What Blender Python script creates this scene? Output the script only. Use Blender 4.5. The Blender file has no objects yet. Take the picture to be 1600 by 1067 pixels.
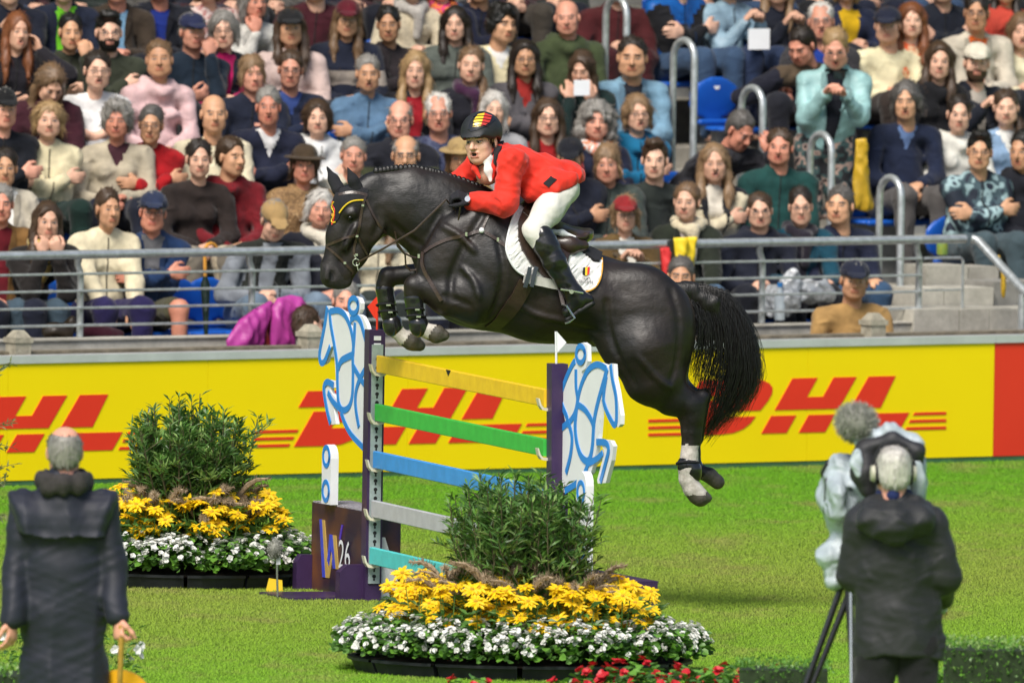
import bpy, math, random
import numpy as np
from mathutils import Vector, Matrix
from mathutils.bvhtree import BVHTree
random.seed(7); RNG = np.random.default_rng(7)
PI = math.pi
scene = bpy.context.scene
COL = scene.collection

# ---------------------------------------------------------------- camera
FPX = 34200.0; CAM_H = 7.75; CAM_D = 120.0; HORIZON = -1249.0
PITCH = math.atan((533.5 - HORIZON) / FPX); ROLL = math.radians(0.9)
cam_data = bpy.data.cameras.new('camera'); cam = bpy.data.objects.new('camera', cam_data); COL.objects.link(cam)
cam_data.sensor_width = 36.0; cam_data.lens = FPX / 1600.0 * 36.0
cam_data.clip_start = 1.0; cam_data.clip_end = 1000.0
_fw = np.array([0, math.cos(PITCH), -math.sin(PITCH)]); _u0 = np.array([0, math.sin(PITCH), math.cos(PITCH)])
_rt = math.cos(ROLL) * np.array([1., 0, 0]) + math.sin(ROLL) * _u0
_up = math.cos(ROLL) * _u0 - math.sin(ROLL) * np.array([1., 0, 0])
CAMP = np.array([0, -CAM_D, CAM_H])
cam.matrix_world = Matrix(((_rt[0], _up[0], -_fw[0], CAMP[0]), (_rt[1], _up[1], -_fw[1], CAMP[1]), (_rt[2], _up[2], -_fw[2], CAMP[2]), (0, 0, 0, 1)))
cam_data.dof.use_dof = True; cam_data.dof.focus_distance = 120.0; cam_data.dof.aperture_fstop = 6.0
scene.camera = cam

# ---------------------------------------------------------------- world, sun, exposure
SUN_EL, SUN_AZ = math.radians(50), math.radians(200)      # azimuth clockwise from +Y: behind the camera, to its right
world = bpy.data.worlds.new('World'); scene.world = world; world.use_nodes = True
wn = world.node_tree.nodes; wl = world.node_tree.links
bg = wn['Background']; sky = wn.new('ShaderNodeTexSky'); sky.sky_type = 'NISHITA'; sky.sun_disc = False
sky.sun_elevation = SUN_EL; sky.sun_rotation = SUN_AZ; sky.altitude = 0; sky.air_density = 1.0; sky.dust_density = 2.5; sky.ozone_density = 1.0
wl.new(sky.outputs[0], bg.inputs[0]); bg.inputs[1].default_value = 0.095
sun_data = bpy.data.lights.new('sun', 'SUN'); sun_data.energy = 3.0; sun_data.angle = math.radians(26.0); sun_data.color = (1.0, 0.95, 0.88)
sun = bpy.data.objects.new('sun', sun_data); COL.objects.link(sun)
_sd = Vector((math.sin(SUN_AZ) * math.cos(SUN_EL), math.cos(SUN_AZ) * math.cos(SUN_EL), math.sin(SUN_EL)))
sun.rotation_euler = _sd.to_track_quat('Z', 'Y').to_euler()
scene.view_settings.view_transform = 'Standard'; scene.view_settings.look = 'None'
scene.view_settings.exposure = 0.40; scene.view_settings.gamma = 1.0; scene.view_settings.use_curve_mapping = False
scene.render.engine = 'CYCLES'
scene.cycles.max_bounces = 5; scene.cycles.diffuse_bounces = 2; scene.cycles.glossy_bounces = 2; scene.cycles.transmission_bounces = 3
scene.cycles.use_denoising = True

# ---------------------------------------------------------------- pixel <-> place
def ray(px, py): return _fw * FPX + _rt * (px - 800) - _up * (py - 533.5)
def plane(px, py, p, n):
    d = ray(px, py); n = np.array(n, float); return CAMP + d * (np.dot(np.array(p) - CAMP, n) / np.dot(d, n))
def at(px, py, Y=0.0): return plane(px, py, (0, Y, 0), (0, 1, 0))
def ground(px, py, z=0.0): return plane(px, py, (0, 0, z), (0, 0, 1))
G0 = ground(0, 763); _g1 = ground(1550, 724); _d = _g1 - G0
SU = _d / np.linalg.norm(_d); SV = np.array([-SU[1], SU[0], 0.0])      # along the stand; into the stand
STAND_A = math.atan2(SU[1], SU[0])
def S(u, v, w): return G0 + SU * u + SV * v + np.array([0, 0, w])
def suw(px, py, v):
    q = plane(px, py, S(0, v, 0), SV) - G0; return float(q @ SU), float(q[2])

# ---------------------------------------------------------------- objects
def link(name, data, parent=None):
    o = bpy.data.objects.new(name, data); COL.objects.link(o)
    if parent is not None: o.parent = parent
    return o
def tag(o, label=None, cat=None, group=None, kind=None):
    if label: o['label'] = label
    if cat: o['category'] = cat
    if group: o['group'] = group
    if kind: o['kind'] = kind
    return o
def thing(name, label, cat, loc=(0, 0, 0), rz=0.0, group=None):
    o = link(name, None); o.location = Vector([float(c) for c in loc]); o.rotation_euler = (0, 0, rz)
    o.empty_display_size = 0.1
    return tag(o, label, cat, group)
def kids(o): return [c for c in o.children]
def copy_tree(o, parent=None):
    c = o.copy(); COL.objects.link(c)
    if parent is not None: c.parent = parent
    for ch in list(o.children): copy_tree(ch, c)
    return c
def np_mesh(name, verts, faces, mats=(), midx=None, smooth=True):
    """faces: (n,3) or (n,4) int array, or a list of such arrays"""
    me = bpy.data.meshes.new(name)
    verts = np.asarray(verts, np.float32).reshape(-1, 3)
    fl = faces if isinstance(faces, list) else [faces]
    fl = [np.asarray(f, np.int32) for f in fl if len(f)]
    loops = np.concatenate([f.ravel() for f in fl]) if fl else np.zeros(0, np.int32)
    sizes = np.concatenate([np.full(len(f), f.shape[1], np.int32) for f in fl]) if fl else np.zeros(0, np.int32)
    starts = np.concatenate([[0], np.cumsum(sizes)[:-1]]).astype(np.int32) if len(sizes) else sizes
    me.vertices.add(len(verts)); me.vertices.foreach_set('co', verts.ravel())
    me.loops.add(len(loops)); me.loops.foreach_set('vertex_index', loops)
    me.polygons.add(len(sizes)); me.polygons.foreach_set('loop_start', starts)
    try: me.polygons.foreach_set('loop_total', sizes)
    except Exception: pass
    if midx is not None: me.polygons.foreach_set('material_index', np.asarray(midx, np.int32))
    me.polygons.foreach_set('use_smooth', np.full(len(sizes), smooth, bool))
    for m in (mats if isinstance(mats, (list, tuple)) else [mats]): me.materials.append(m)
    me.update(calc_edges=True); me.validate()
    return me

class MB:
    """mesh buffer: collects boxes, tubes, prisms, lathes into ONE mesh"""
    def __init__(s): s.v = []; s.f3 = []; s.f4 = []; s.m3 = []; s.m4 = []; s.n = 0; s.fn = []; s.mn = []
    def add(s, v, quads=None, tris=None, m=0, ngons=None):
        v = np.asarray(v, float).reshape(-1, 3); b = s.n; s.v.append(v); s.n += len(v)
        if quads is not None and len(quads): q = np.asarray(quads, int) + b; s.f4.append(q); s.m4 += [m] * len(q)
        if tris is not None and len(tris): t = np.asarray(tris, int) + b; s.f3.append(t); s.m3 += [m] * len(t)
        return s
    def box(s, a, b, c, d, m=0):
        """corner a with edge vectors b, c, d"""
        a, b, c, d = [np.asarray(x, float) for x in (a, b, c, d)]
        if np.dot(np.cross(b, c), d) < 0: b, c = c, b
        v = [a, a + b, a + b + c, a + c, a + d, a + b + d, a + b + c + d, a + c + d]
        return s.add(v, [(3, 2, 1, 0), (4, 5, 6, 7), (0, 1, 5, 4), (1, 2, 6, 5), (2, 3, 7, 6), (3, 0, 4, 7)], m=m)
    def bx(s, x0, x1, y0, y1, z0, z1, m=0): return s.box((x0, y0, z0), (x1 - x0, 0, 0), (0, y1 - y0, 0), (0, 0, z1 - z0), m)
    def tube(s, pts, r, n=8, m=0, cap=True, flat=None):
        """flat=(vector, ratio): squash the section along that vector"""
        P = np.asarray(pts, float); k = len(P); R = np.full(k, r, float) if np.isscalar(r) else np.asarray(r, float)
        T = np.gradient(P, axis=0) if k > 2 else np.repeat((P[1] - P[0])[None], k, 0)
        T /= np.linalg.norm(T, axis=1)[:, None] + 1e-12
        ref = np.array([0, 0, 1.]) if abs(T[0][2]) < .9 else np.array([1., 0, 0])
        if flat is not None: ref = np.asarray(flat[0], float)
        N = ref - T[0] * (ref @ T[0]); N /= np.linalg.norm(N) + 1e-12
        rings = []
        for i in range(k):
            if flat is not None: N = ref - T[i] * (ref @ T[i])
            else: N = N - T[i] * (N @ T[i])
            N = N / (np.linalg.norm(N) + 1e-12); B = np.cross(T[i], N)
            a = np.arange(n) * 2 * PI / n; fr = flat[1] if flat is not None else 1
            rings.append(P[i] + R[i] * (np.cos(a)[:, None] * N * fr + np.sin(a)[:, None] * B))
        V = np.concatenate(rings); i = np.arange(k - 1)[:, None] * n; j = np.arange(n)[None]; j2 = (j + 1) % n
        Q = np.stack([i + j, i + j2, i + n + j2, i + n + j], -1).reshape(-1, 4)
        tr = []
        if cap:
            V = np.concatenate([V, P[:1], P[-1:]]); c0 = k * n; c1 = c0 + 1; l = (k - 1) * n
            tr = [(c0, (q + 1) % n, q) for q in range(n)] + [(c1, l + q, l + (q + 1) % n) for q in range(n)]
        return s.add(V, Q, tr, m)
    def lathe(s, prof, c=(0, 0, 0), ax=(0, 0, 1), n=20, m=0):
        """prof: (radius, height) list turned about ax through c"""
        ax = np.asarray(ax, float); ax /= np.linalg.norm(ax); rf = np.array([1., 0, 0]) if abs(ax[0]) < .9 else np.array([0, 1., 0])
        A = rf - ax * (rf @ ax); A /= np.linalg.norm(A); B = np.cross(ax, A); a = np.arange(n) * 2 * PI / n; k = len(prof)
        V = np.concatenate([np.asarray(c) + ax * h + max(r, 1e-5) * (np.cos(a)[:, None] * A + np.sin(a)[:, None] * B) for r, h in prof])
        i = np.arange(k - 1)[:, None] * n; j = np.arange(n)[None]; j2 = (j + 1) % n
        return s.add(V, np.stack([i + j, i + j2, i + n + j2, i + n + j], -1).reshape(-1, 4), m=m)
    def prism(s, poly, o, ex, ey, ez, m=0, mside=None):
        """2-D polygon (any, simple) in the frame o + x ex + y ey, extruded by the vector ez"""
        from mathutils.geometry import tessellate_polygon
        P = np.asarray(poly, float); n = len(P)
        ar = .5 * np.sum(P[:, 0] * np.roll(P[:, 1], -1) - np.roll(P[:, 0], -1) * P[:, 1])
        ex, ey, ez, o = [np.asarray(q, float) for q in (ex, ey, ez, o)]
        if (ar > 0) != (np.dot(np.cross(ex, ey), ez) > 0): P = P[::-1]
        B = o + P[:, :1] * ex + P[:, 1:] * ey; T = B + ez
        tri = [t for t in tessellate_polygon([[Vector((p[0], p[1], 0)) for p in P]])]
        tr = []
        for t in tri:
            a, b, c = [P[i] for i in t]; A2 = (b[0] - a[0]) * (c[1] - a[1]) - (b[1] - a[1]) * (c[0] - a[0])
            if abs(A2) < 1e-14: continue
            t = tuple(t)
            nrm = np.dot(np.cross(B[t[1]] - B[t[0]], B[t[2]] - B[t[0]]), ez)
            if nrm < 0: t = t[::-1]
            tr.append(t)
        top = [tuple(i + n for i in t) for t in tr]; bot = [t[::-1] for t in tr]
        b0 = s.n; s.add(np.concatenate([B, T]), None, top + bot, m)
        q = [(i, (i + 1) % n, (i + 1) % n + n, i + n) for i in range(n)]
        s.f4.append(np.asarray(q, int) + b0); s.m4 += [m if mside is None else mside] * n
        return s
    def mesh(s, name, mats, smooth=False):
        fs, ms = [], []
        if s.f3: fs.append(np.concatenate(s.f3)); ms += s.m3
        if s.f4: fs.append(np.concatenate(s.f4)); ms += s.m4
        return np_mesh(name, np.concatenate(s.v), fs, mats, ms, smooth)
    def build(s, name, mats, parent=None, smooth=False): 
        o = link(name, s.mesh(name, mats, False), parent)
        if smooth: auto_smooth(o.data)
        return o
def auto_smooth(me, ang=40):
    me.polygons.foreach_set('use_smooth', np.ones(len(me.polygons), bool))
    me.set_sharp_from_angle(angle=math.radians(ang))
def local(o_parent, pts):
    """world points -> the parent's own frame (location + z rotation only)"""
    p = np.asarray(pts, float) - np.array(o_parent.location); a = -o_parent.rotation_euler[2]
    c, s_ = math.cos(a), math.sin(a); q = p.copy(); q[..., 0] = c * p[..., 0] - s_ * p[..., 1]; q[..., 1] = s_ * p[..., 0] + c * p[..., 1]
    return q

# ---------------------------------------------------------------- materials
_mats = {}
def _coords(nt, scale, obj=True):
    tc = nt.nodes.new('ShaderNodeTexCoord'); return tc.outputs['Object']
def mat(name, col, rough=.6, var=.12, vscale=6., bump=0., bscale=60., metal=0., spec=.5, sheen=0., coat=0., col2=None, detail=4., trans=0., alpha=1., rvar=0., ridged=0.):
    key = (name, tuple(round(c, 3) for c in col), rough, var, bump, metal)
    if key in _mats: return _mats[key]
    m = bpy.data.materials.new(name); m.use_nodes = True; nt = m.node_tree; N, L = nt.nodes, nt.links
    b = N['Principled BSDF']; b.inputs['Roughness'].default_value = rough; b.inputs['Metallic'].default_value = metal
    b.inputs['Specular IOR Level'].default_value = spec
    if sheen: b.inputs['Sheen Weight'].default_value = sheen; b.inputs['Sheen Roughness'].default_value = .5
    if coat: b.inputs['Coat Weight'].default_value = coat; b.inputs['Coat Roughness'].default_value = .08
    if trans: b.inputs['Transmission Weight'].default_value = trans
    if alpha < 1: b.inputs['Alpha'].default_value = alpha
    co = _coords(nt, 1)
    if var > 0:
        nz = N.new('ShaderNodeTexNoise'); nz.inputs['Scale'].default_value = vscale; nz.inputs['Detail'].default_value = detail; nz.inputs['Roughness'].default_value = .6
        L.new(co, nz.inputs['Vector'])
        mx = N.new('ShaderNodeMix'); mx.data_type = 'RGBA'
        c1 = [c * (1 - var) for c in col]; c2 = [min(1, c * (1 + var)) for c in col] if col2 is None else col2
        mx.inputs[6].default_value = (*c1, 1); mx.inputs[7].default_value = (*c2, 1)
        mr = N.new('ShaderNodeMapRange'); mr.inputs[1].default_value = .3; mr.inputs[2].default_value = .7
        L.new(nz.outputs[0], mr.inputs[0]); L.new(mr.outputs[0], mx.inputs[0]); L.new(mx.outputs[2], b.inputs['Base Color'])
        if rvar:
            rr = N.new('ShaderNodeMapRange'); rr.inputs[3].default_value = rough - rvar; rr.inputs[4].default_value = rough + rvar
            L.new(nz.outputs[0], rr.inputs[0]); L.new(rr.outputs[0], b.inputs['Roughness'])
    else: b.inputs['Base Color'].default_value = (*col, 1)
    if bump:
        n2 = N.new('ShaderNodeTexNoise'); n2.inputs['Scale'].default_value = bscale; n2.inputs['Detail'].default_value = 5
        if ridged: n2.noise_type = 'RIDGED_MULTIFRACTAL'; n2.inputs['Distortion'].default_value = .8; n2.inputs['Detail'].default_value = 3; n2.normalize = True
        L.new(co, n2.inputs['Vector']); bp = N.new('ShaderNodeBump'); bp.inputs['Strength'].default_value = bump; bp.inputs['Distance'].default_value = .01 if not ridged else ridged
        L.new(n2.outputs[0], bp.inputs['Height']); L.new(bp.outputs[0], b.inputs['Normal'])
    _mats[key] = m
    return m
def srgb(r, g, b):
    f = lambda c: (c / 255 / 12.92) if c / 255 <= .04045 else ((c / 255 + .055) / 1.055) ** 2.4
    return (f(r), f(g), f(b))
def cloth(c, kind='plain'):
    """c: sRGB triple as the garment looks; cloth with folds in its relief"""
    q_ = srgb(*c); lu = .3 * q_[0] + .55 * q_[1] + .15 * q_[2]; f_ = .42 + .42 * min(1, lu * 1.7); col = tuple(max(.004, x * f_) for x in q_)
    if kind == 'plain': return mat('cloth', col, .85, .26, 9, .7, 9, sheen=.12, spec=.25, ridged=.03)
    if kind == 'fleece': return mat('fleece', col, .95, .18, 30, .8, 90, sheen=.3, spec=.2)
    if kind == 'shell': return mat('shell_fabric', col, .5, .22, 8, .7, 9, spec=.45, ridged=.03)
    if kind == 'leather': return mat('leather', col, .35, .2, 12, .3, 40)
    return mat('cloth', col, .85, .22, 9, .5, 26)
def pattern(name, cols, scale=18., rough=.8, stretch=(1, 1, 1)):
    """patchy print: several flat colours chosen by noise"""
    m = bpy.data.materials.new(name); m.use_nodes = True; nt = m.node_tree; N, L = nt.nodes, nt.links
    b = N['Principled BSDF']; b.inputs['Roughness'].default_value = rough
    co = _coords(nt, 1); mp = N.new('ShaderNodeMapping'); mp.inputs['Scale'].default_value = stretch; L.new(co, mp.inputs[0])
    nz = N.new('ShaderNodeTexNoise'); nz.inputs['Scale'].default_value = scale; nz.inputs['Detail'].default_value = 1.5; L.new(mp.outputs[0], nz.inputs['Vector'])
    cr = N.new('ShaderNodeValToRGB'); cr.color_ramp.interpolation = 'CONSTANT'; e = cr.color_ramp.elements
    pos = np.linspace(.36, .64, len(cols)); e[0].position = 0; e[0].color = (*srgb(*cols[0]), 1); e[1].position = float(pos[1]) if len(cols) > 1 else 1; e[1].color = (*srgb(*cols[1]), 1)
    for p, c in zip(pos[2:], cols[2:]): q = e.new(float(p)); q.color = (*srgb(*c), 1)
    L.new(nz.outputs[0], cr.inputs[0]); L.new(cr.outputs[0], b.inputs['Base Color'])
    return m

# ---------------------------------------------------------------- smooth solids: distance field -> one continuous mesh
class Solid:
    def __init__(s): s.p = []; s.noise = None
    def cone(s, a, b, ra, rb=None, k=.03, sc=(1, 1, 1), sub=False):
        rb = ra if rb is None else rb
        s.p.append(('c', np.asarray(a, float), np.asarray(b, float), float(ra), float(rb), float(k), np.asarray(sc, float), sub)); return s
    def ell(s, c, r, k=.03, R=None, sub=False):
        s.p.append(('e', np.asarray(c, float), np.asarray(r, float), R, float(k), sub)); return s
    def chain(s, pts, rs, k=.03, sc=(1, 1, 1)):
        for i in range(len(pts) - 1): s.cone(pts[i], pts[i + 1], rs[i], rs[i + 1], k, sc)
        return s
    def grow(s, g):
        t = Solid(); t.noise = s.noise
        for p in s.p:
            if p[0] == 'c': t.p.append((*p[:3], max(.004, p[3] + g), max(.004, p[4] + g), *p[5:]))
            else: t.p.append(('e', p[1], p[2] + g, *p[3:]))
        return t
    def mesh(s, h, amp=0., freq=10., seed=0, extra=None, ridge=0., clip=None):
        lo = np.full(3, 1e9); hi = -lo; bxs = []
        for p in s.p:
            if p[0] == 'c':
                r = max(p[3], p[4]) * p[6]; l = np.minimum(p[1], p[2]) - r; u = np.maximum(p[1], p[2]) + r; sub = p[7]
            else:
                r = p[2] if p[3] is None else np.full(3, p[2].max()); l = p[1] - r; u = p[1] + r; sub = p[5]
            bxs.append((l, u))
            if not sub: lo = np.minimum(lo, l); hi = np.maximum(hi, u)
        amp_ = amp + ridge * 1.2; lo = lo - 3 * h - amp_ * 1.5; hi = hi + 3 * h + amp_ * 1.5
        ax = [np.arange(lo[i], hi[i] + h, h, dtype=np.float32) for i in range(3)]
        F = np.full([len(a) for a in ax], 1.0, np.float32)
        for p, (l, u) in zip(s.p, bxs):
            k = p[5] if p[0] == 'c' else p[4]; mg = k + 3 * h + amp_
            sl = []
            for i in range(3):
                i0 = max(0, int((l[i] - mg - lo[i]) / h)); i1 = min(len(ax[i]), int((u[i] + mg - lo[i]) / h) + 2); sl.append(slice(i0, max(i0, i1)))
            X, Y, Z = ax[0][sl[0]][:, None, None], ax[1][sl[1]][None, :, None], ax[2][sl[2]][None, None, :]
            if 0 in (X.size, Y.size, Z.size): continue
            if p[0] == 'c':
                _, a, b, ra, rb, k, sc, sub = p
                x, y, z = (X - a[0]) / sc[0], (Y - a[1]) / sc[1], (Z - a[2]) / sc[2]; d = (b - a) / sc; L2 = float(d @ d) + 1e-12
                t = np.clip((x * d[0] + y * d[1] + z * d[2]) / L2, 0, 1)
                D = (np.sqrt((x - t * d[0]) ** 2 + (y - t * d[1]) ** 2 + (z - t * d[2]) ** 2) - (ra + (rb - ra) * t)) * float(sc.min())
            else:
                _, c, r, R, k, sub = p
                x, y, z = X - c[0], Y - c[1], Z - c[2]
                if R is not None: x, y, z = R[0][0] * x + R[1][0] * y + R[2][0] * z, R[0][1] * x + R[1][1] * y + R[2][1] * z, R[0][2] * x + R[1][2] * y + R[2][2] * z
                k0 = np.sqrt((x / r[0]) ** 2 + (y / r[1]) ** 2 + (z / r[2]) ** 2); k1 = np.sqrt((x / r[0] ** 2) ** 2 + (y / r[1] ** 2) ** 2 + (z / r[2] ** 2) ** 2) + 1e-9
                D = k0 * (k0 - 1) / k1
            A = F[sl[0], sl[1], sl[2]]
            if sub: D = -D; h_ = np.clip(.5 - .5 * (A - D) / k, 0, 1); F[sl[0], sl[1], sl[2]] = A * (1 - h_) + D * h_ + k * h_ * (1 - h_)
            else: h_ = np.clip(.5 + .5 * (A - D) / k, 0, 1); F[sl[0], sl[1], sl[2]] = A * (1 - h_) + D * h_ - k * h_ * (1 - h_)
        X, Y, Z = ax[0][:, None, None], ax[1][None, :, None], ax[2][None, None, :]
        if amp:
            r = np.random.default_rng(seed); f = 0
            for i in range(5):
                d = r.normal(size=3); d *= freq * (.6 + .5 * i) / np.linalg.norm(d); ph = r.uniform(0, 6.28, 2); e = r.normal(size=3) * freq * .5
                f = f + np.sin(d[0] * X + d[1] * Y + d[2] * Z + ph[0] + 1.3 * np.sin(e[0] * X + e[1] * Y + e[2] * Z + ph[1])) / (1 + .5 * i)
            F = F + (amp * .5) * f
        if ridge:                                  # sharp-crested creases of cloth
            r = np.random.default_rng(seed + 77); f = 0
            for i in range(4):
                d = r.normal(size=3) * (1, 1, 1.3); d *= (19 + 14 * i) / np.linalg.norm(d); e = r.normal(size=3) * (7 + 4 * i); ph = r.uniform(0, 6.28, 2)
                f = f + (np.abs(np.sin(d[0] * X + d[1] * Y + d[2] * Z + ph[0] + 1.6 * np.sin(e[0] * X + e[1] * Y + e[2] * Z + ph[1]))) - .6) / (1 + .45 * i)
            F = F + ridge * f
        if extra is not None: F = F + extra(X, Y, Z)
        if clip is not None: F = np.maximum(F, clip(X, Y, Z))
        return nets(F.astype(np.float32), lo, h)
def nets(F, lo, h):
    ins = F < 0; c = [F[i:F.shape[0] - 1 + i, j:F.shape[1] - 1 + j, k:F.shape[2] - 1 + k] for i in (0, 1) for j in (0, 1) for k in (0, 1)]
    n_in = sum((q < 0).astype(np.int8) for q in c); cells = (n_in > 0) & (n_in < 8)
    idx = np.argwhere(cells); n = len(idx); ID = np.full(cells.shape, -1, np.int32); ID[cells] = np.arange(n)
    cv = np.stack([q[cells] for q in c], 1)
    off = np.array([(i, j, k) for i in (0, 1) for j in (0, 1) for k in (0, 1)], np.float32)
    acc = np.zeros((n, 3), np.float32); cnt = np.zeros(n, np.float32)
    for a in range(8):
        for b in range(a + 1, 8):
            if np.abs(off[a] - off[b]).sum() != 1: continue
            x = (cv[:, a] < 0) != (cv[:, b] < 0)
            t = cv[:, a] / (cv[:, a] - cv[:, b] + 1e-12); t = np.where(x, t, 0)
            acc += np.where(x[:, None], off[a] + t[:, None] * (off[b] - off[a]), 0); cnt += x
    V = (idx + acc / np.maximum(cnt, 1)[:, None]) * h + lo
    quads = []
    for axis in range(3):
        o1, o2 = [(1, 2), (2, 0), (0, 1)][axis]
        sl0 = [slice(1, -1)] * 3; sl0[axis] = slice(0, -1); sl1 = [slice(1, -1)] * 3; sl1[axis] = slice(1, None)
        A, B = ins[tuple(sl0)], ins[tuple(sl1)]; e = np.argwhere(A != B)
        if not len(e): continue
        st = A[tuple(e.T)]; base = e + 1; base[:, axis] -= 1
        def cell(d1, d2):
            q = base.copy(); q[:, o1] -= d1; q[:, o2] -= d2; return ID[tuple(q.T)]
        q = np.stack([cell(1, 1), cell(0, 1), cell(0, 0), cell(1, 0)], 1); q[~st] = q[~st][:, ::-1]; quads.append(q)
    Q = np.concatenate(quads) if quads else np.zeros((0, 4), np.int32)
    Q = Q[(Q >= 0).all(1)]
    return V, Q
def rot(ax, a):
    c, s_ = math.cos(a), math.sin(a)
    return np.array({'x': [[1, 0, 0], [0, c, -s_], [0, s_, c]], 'y': [[c, 0, s_], [0, 1, 0], [-s_, 0, c]], 'z': [[c, -s_, 0], [s_, c, 0], [0, 0, 1]]}[ax])
def unit(v): v = np.asarray(v, float); return v / (np.linalg.norm(v) + 1e-12)
# ================================================================ SETTING
ROWD = .75; V1 = 2.2; W1SEAT = .80; RISE = .262
def vrow(k): return V1 + ROWD * (k - 1)
def wseat(k): return (W1SEAT + RISE * (k - 1)) if k > 0 else .42
def wfloor(k): return wseat(k) - .42
su, sv_ = SU, SV; UPZ = np.array([0, 0, 1.])
# ---- lawn sheet and grass blades
def lawn_color(m, dark=1.0, blades=False):
    nt = m.node_tree; N, L = nt.nodes, nt.links; b = N['Principled BSDF']; b.inputs['Roughness'].default_value = .75 if not blades else .55; b.inputs['Specular IOR Level'].default_value = .25
    g = N.new('ShaderNodeNewGeometry')
    n1 = N.new('ShaderNodeTexNoise'); n1.inputs['Scale'].default_value = .55; n1.inputs['Detail'].default_value = 5; n1.inputs['Roughness'].default_value = .65
    mp = N.new('ShaderNodeMapping'); mp.inputs['Scale'].default_value = (1.0, .55, 1); mp.inputs['Location'].default_value = (3.1, 1.7, 0); L.new(g.outputs['Position'], mp.inputs[0]); L.new(mp.outputs[0], n1.inputs['Vector'])
    # distance from the board, along the stand's normal, picks mown bands
    dt = N.new('ShaderNodeVectorMath'); dt.operation = 'DOT_PRODUCT'; dt.inputs[1].default_value = tuple(-SV); L.new(g.outputs['Position'], dt.inputs[0])
    ad = N.new('ShaderNodeMath'); ad.operation = 'ADD'; ad.inputs[1].default_value = float(G0 @ SV); L.new(dt.outputs['Value'], ad.inputs[0])
    wv = N.new('ShaderNodeMath'); wv.operation = 'MULTIPLY_ADD'; wv.inputs[1].default_value = 4.0; L.new(n1.outputs[0], wv.inputs[0]); L.new(ad.outputs[0], wv.inputs[2])
    mr = N.new('ShaderNodeMapRange'); mr.inputs[1].default_value = 2.; mr.inputs[2].default_value = 30.; L.new(wv.outputs[0], mr.inputs[0])
    cr = N.new('ShaderNodeValToRGB'); e = cr.color_ramp.elements
    stops = [(0.0, (.115, .315, .010)), (.10, (.135, .335, .012)), (.20, (.20, .335, .026)), (.33, (.235, .32, .038)), (.42, (.205, .345, .026)), (.55, (.175, .375, .020)), (.8, (.20, .415, .024)), (1, (.20, .415, .024))]
    e[0].position, e[0].color = stops[0][0], (*stops[0][1], 1); e[1].position, e[1].color = 1, (*stops[-1][1], 1)
    for p, c in stops[1:-1]: q = e.new(p); q.color = (*c, 1)
    L.new(mr.outputs[0], cr.inputs[0])
    # worn, dry patches
    n2 = N.new('ShaderNodeTexNoise'); n2.inputs['Scale'].default_value = 1.3; n2.inputs['Detail'].default_value = 6; n2.inputs['Roughness'].default_value = .7; L.new(mp.outputs[0], n2.inputs['Vector'])
    m2 = N.new('ShaderNodeMapRange'); m2.inputs[1].default_value = .50; m2.inputs[2].default_value = .68; m2.inputs[4].default_value = .65; L.new(n2.outputs[0], m2.inputs[0])
    mx = N.new('ShaderNodeMix'); mx.data_type = 'RGBA'; mx.inputs[7].default_value = (.27, .245, .075, 1); L.new(m2.outputs[0], mx.inputs[0]); L.new(cr.outputs[0], mx.inputs[6])
    n3 = N.new('ShaderNodeTexNoise'); n3.inputs['Scale'].default_value = 38; n3.inputs['Detail'].default_value = 4; L.new(g.outputs['Position'], n3.inputs['Vector'])
    m3 = N.new('ShaderNodeMapRange'); m3.inputs[1].default_value = .3; m3.inputs[2].default_value = .7; m3.inputs[3].default_value = .86 * dark; m3.inputs[4].default_value = 1.16 * dark; L.new(n3.outputs[0], m3.inputs[0])
    vm = N.new('ShaderNodeVectorMath'); vm.operation = 'SCALE'; L.new(mx.outputs[2], vm.inputs[0]); L.new(m3.outputs[0], vm.inputs['Scale'])
    L.new(vm.outputs[0], b.inputs['Base Color'])
    if blades:                                      # blades shade together as a short dense sward
        s1 = N.new('ShaderNodeVectorMath'); s1.operation = 'MULTIPLY_ADD'; s1.inputs[1].default_value = (.45, .45, .45); s1.inputs[2].default_value = (0, 0, .62); L.new(g.outputs['Normal'], s1.inputs[0]); s2 = N.new('ShaderNodeVectorMath'); s2.operation = 'NORMALIZE'; L.new(s1.outputs[0], s2.inputs[0]); L.new(s2.outputs[0], b.inputs['Normal'])
M_soil = bpy.data.materials.new('lawn'); M_soil.use_nodes = True; lawn_color(M_soil, .9)
M_blade = bpy.data.materials.new('grass_blade'); M_blade.use_nodes = True; lawn_color(M_blade, 1.05, True)
tag(link('ground', np_mesh('ground', [(-300, -300, 0), (300, -300, 0), (300, 300, 0), (-300, 300, 0)], np.array([[0, 1, 2, 3]]), M_soil)), kind='structure')
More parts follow.
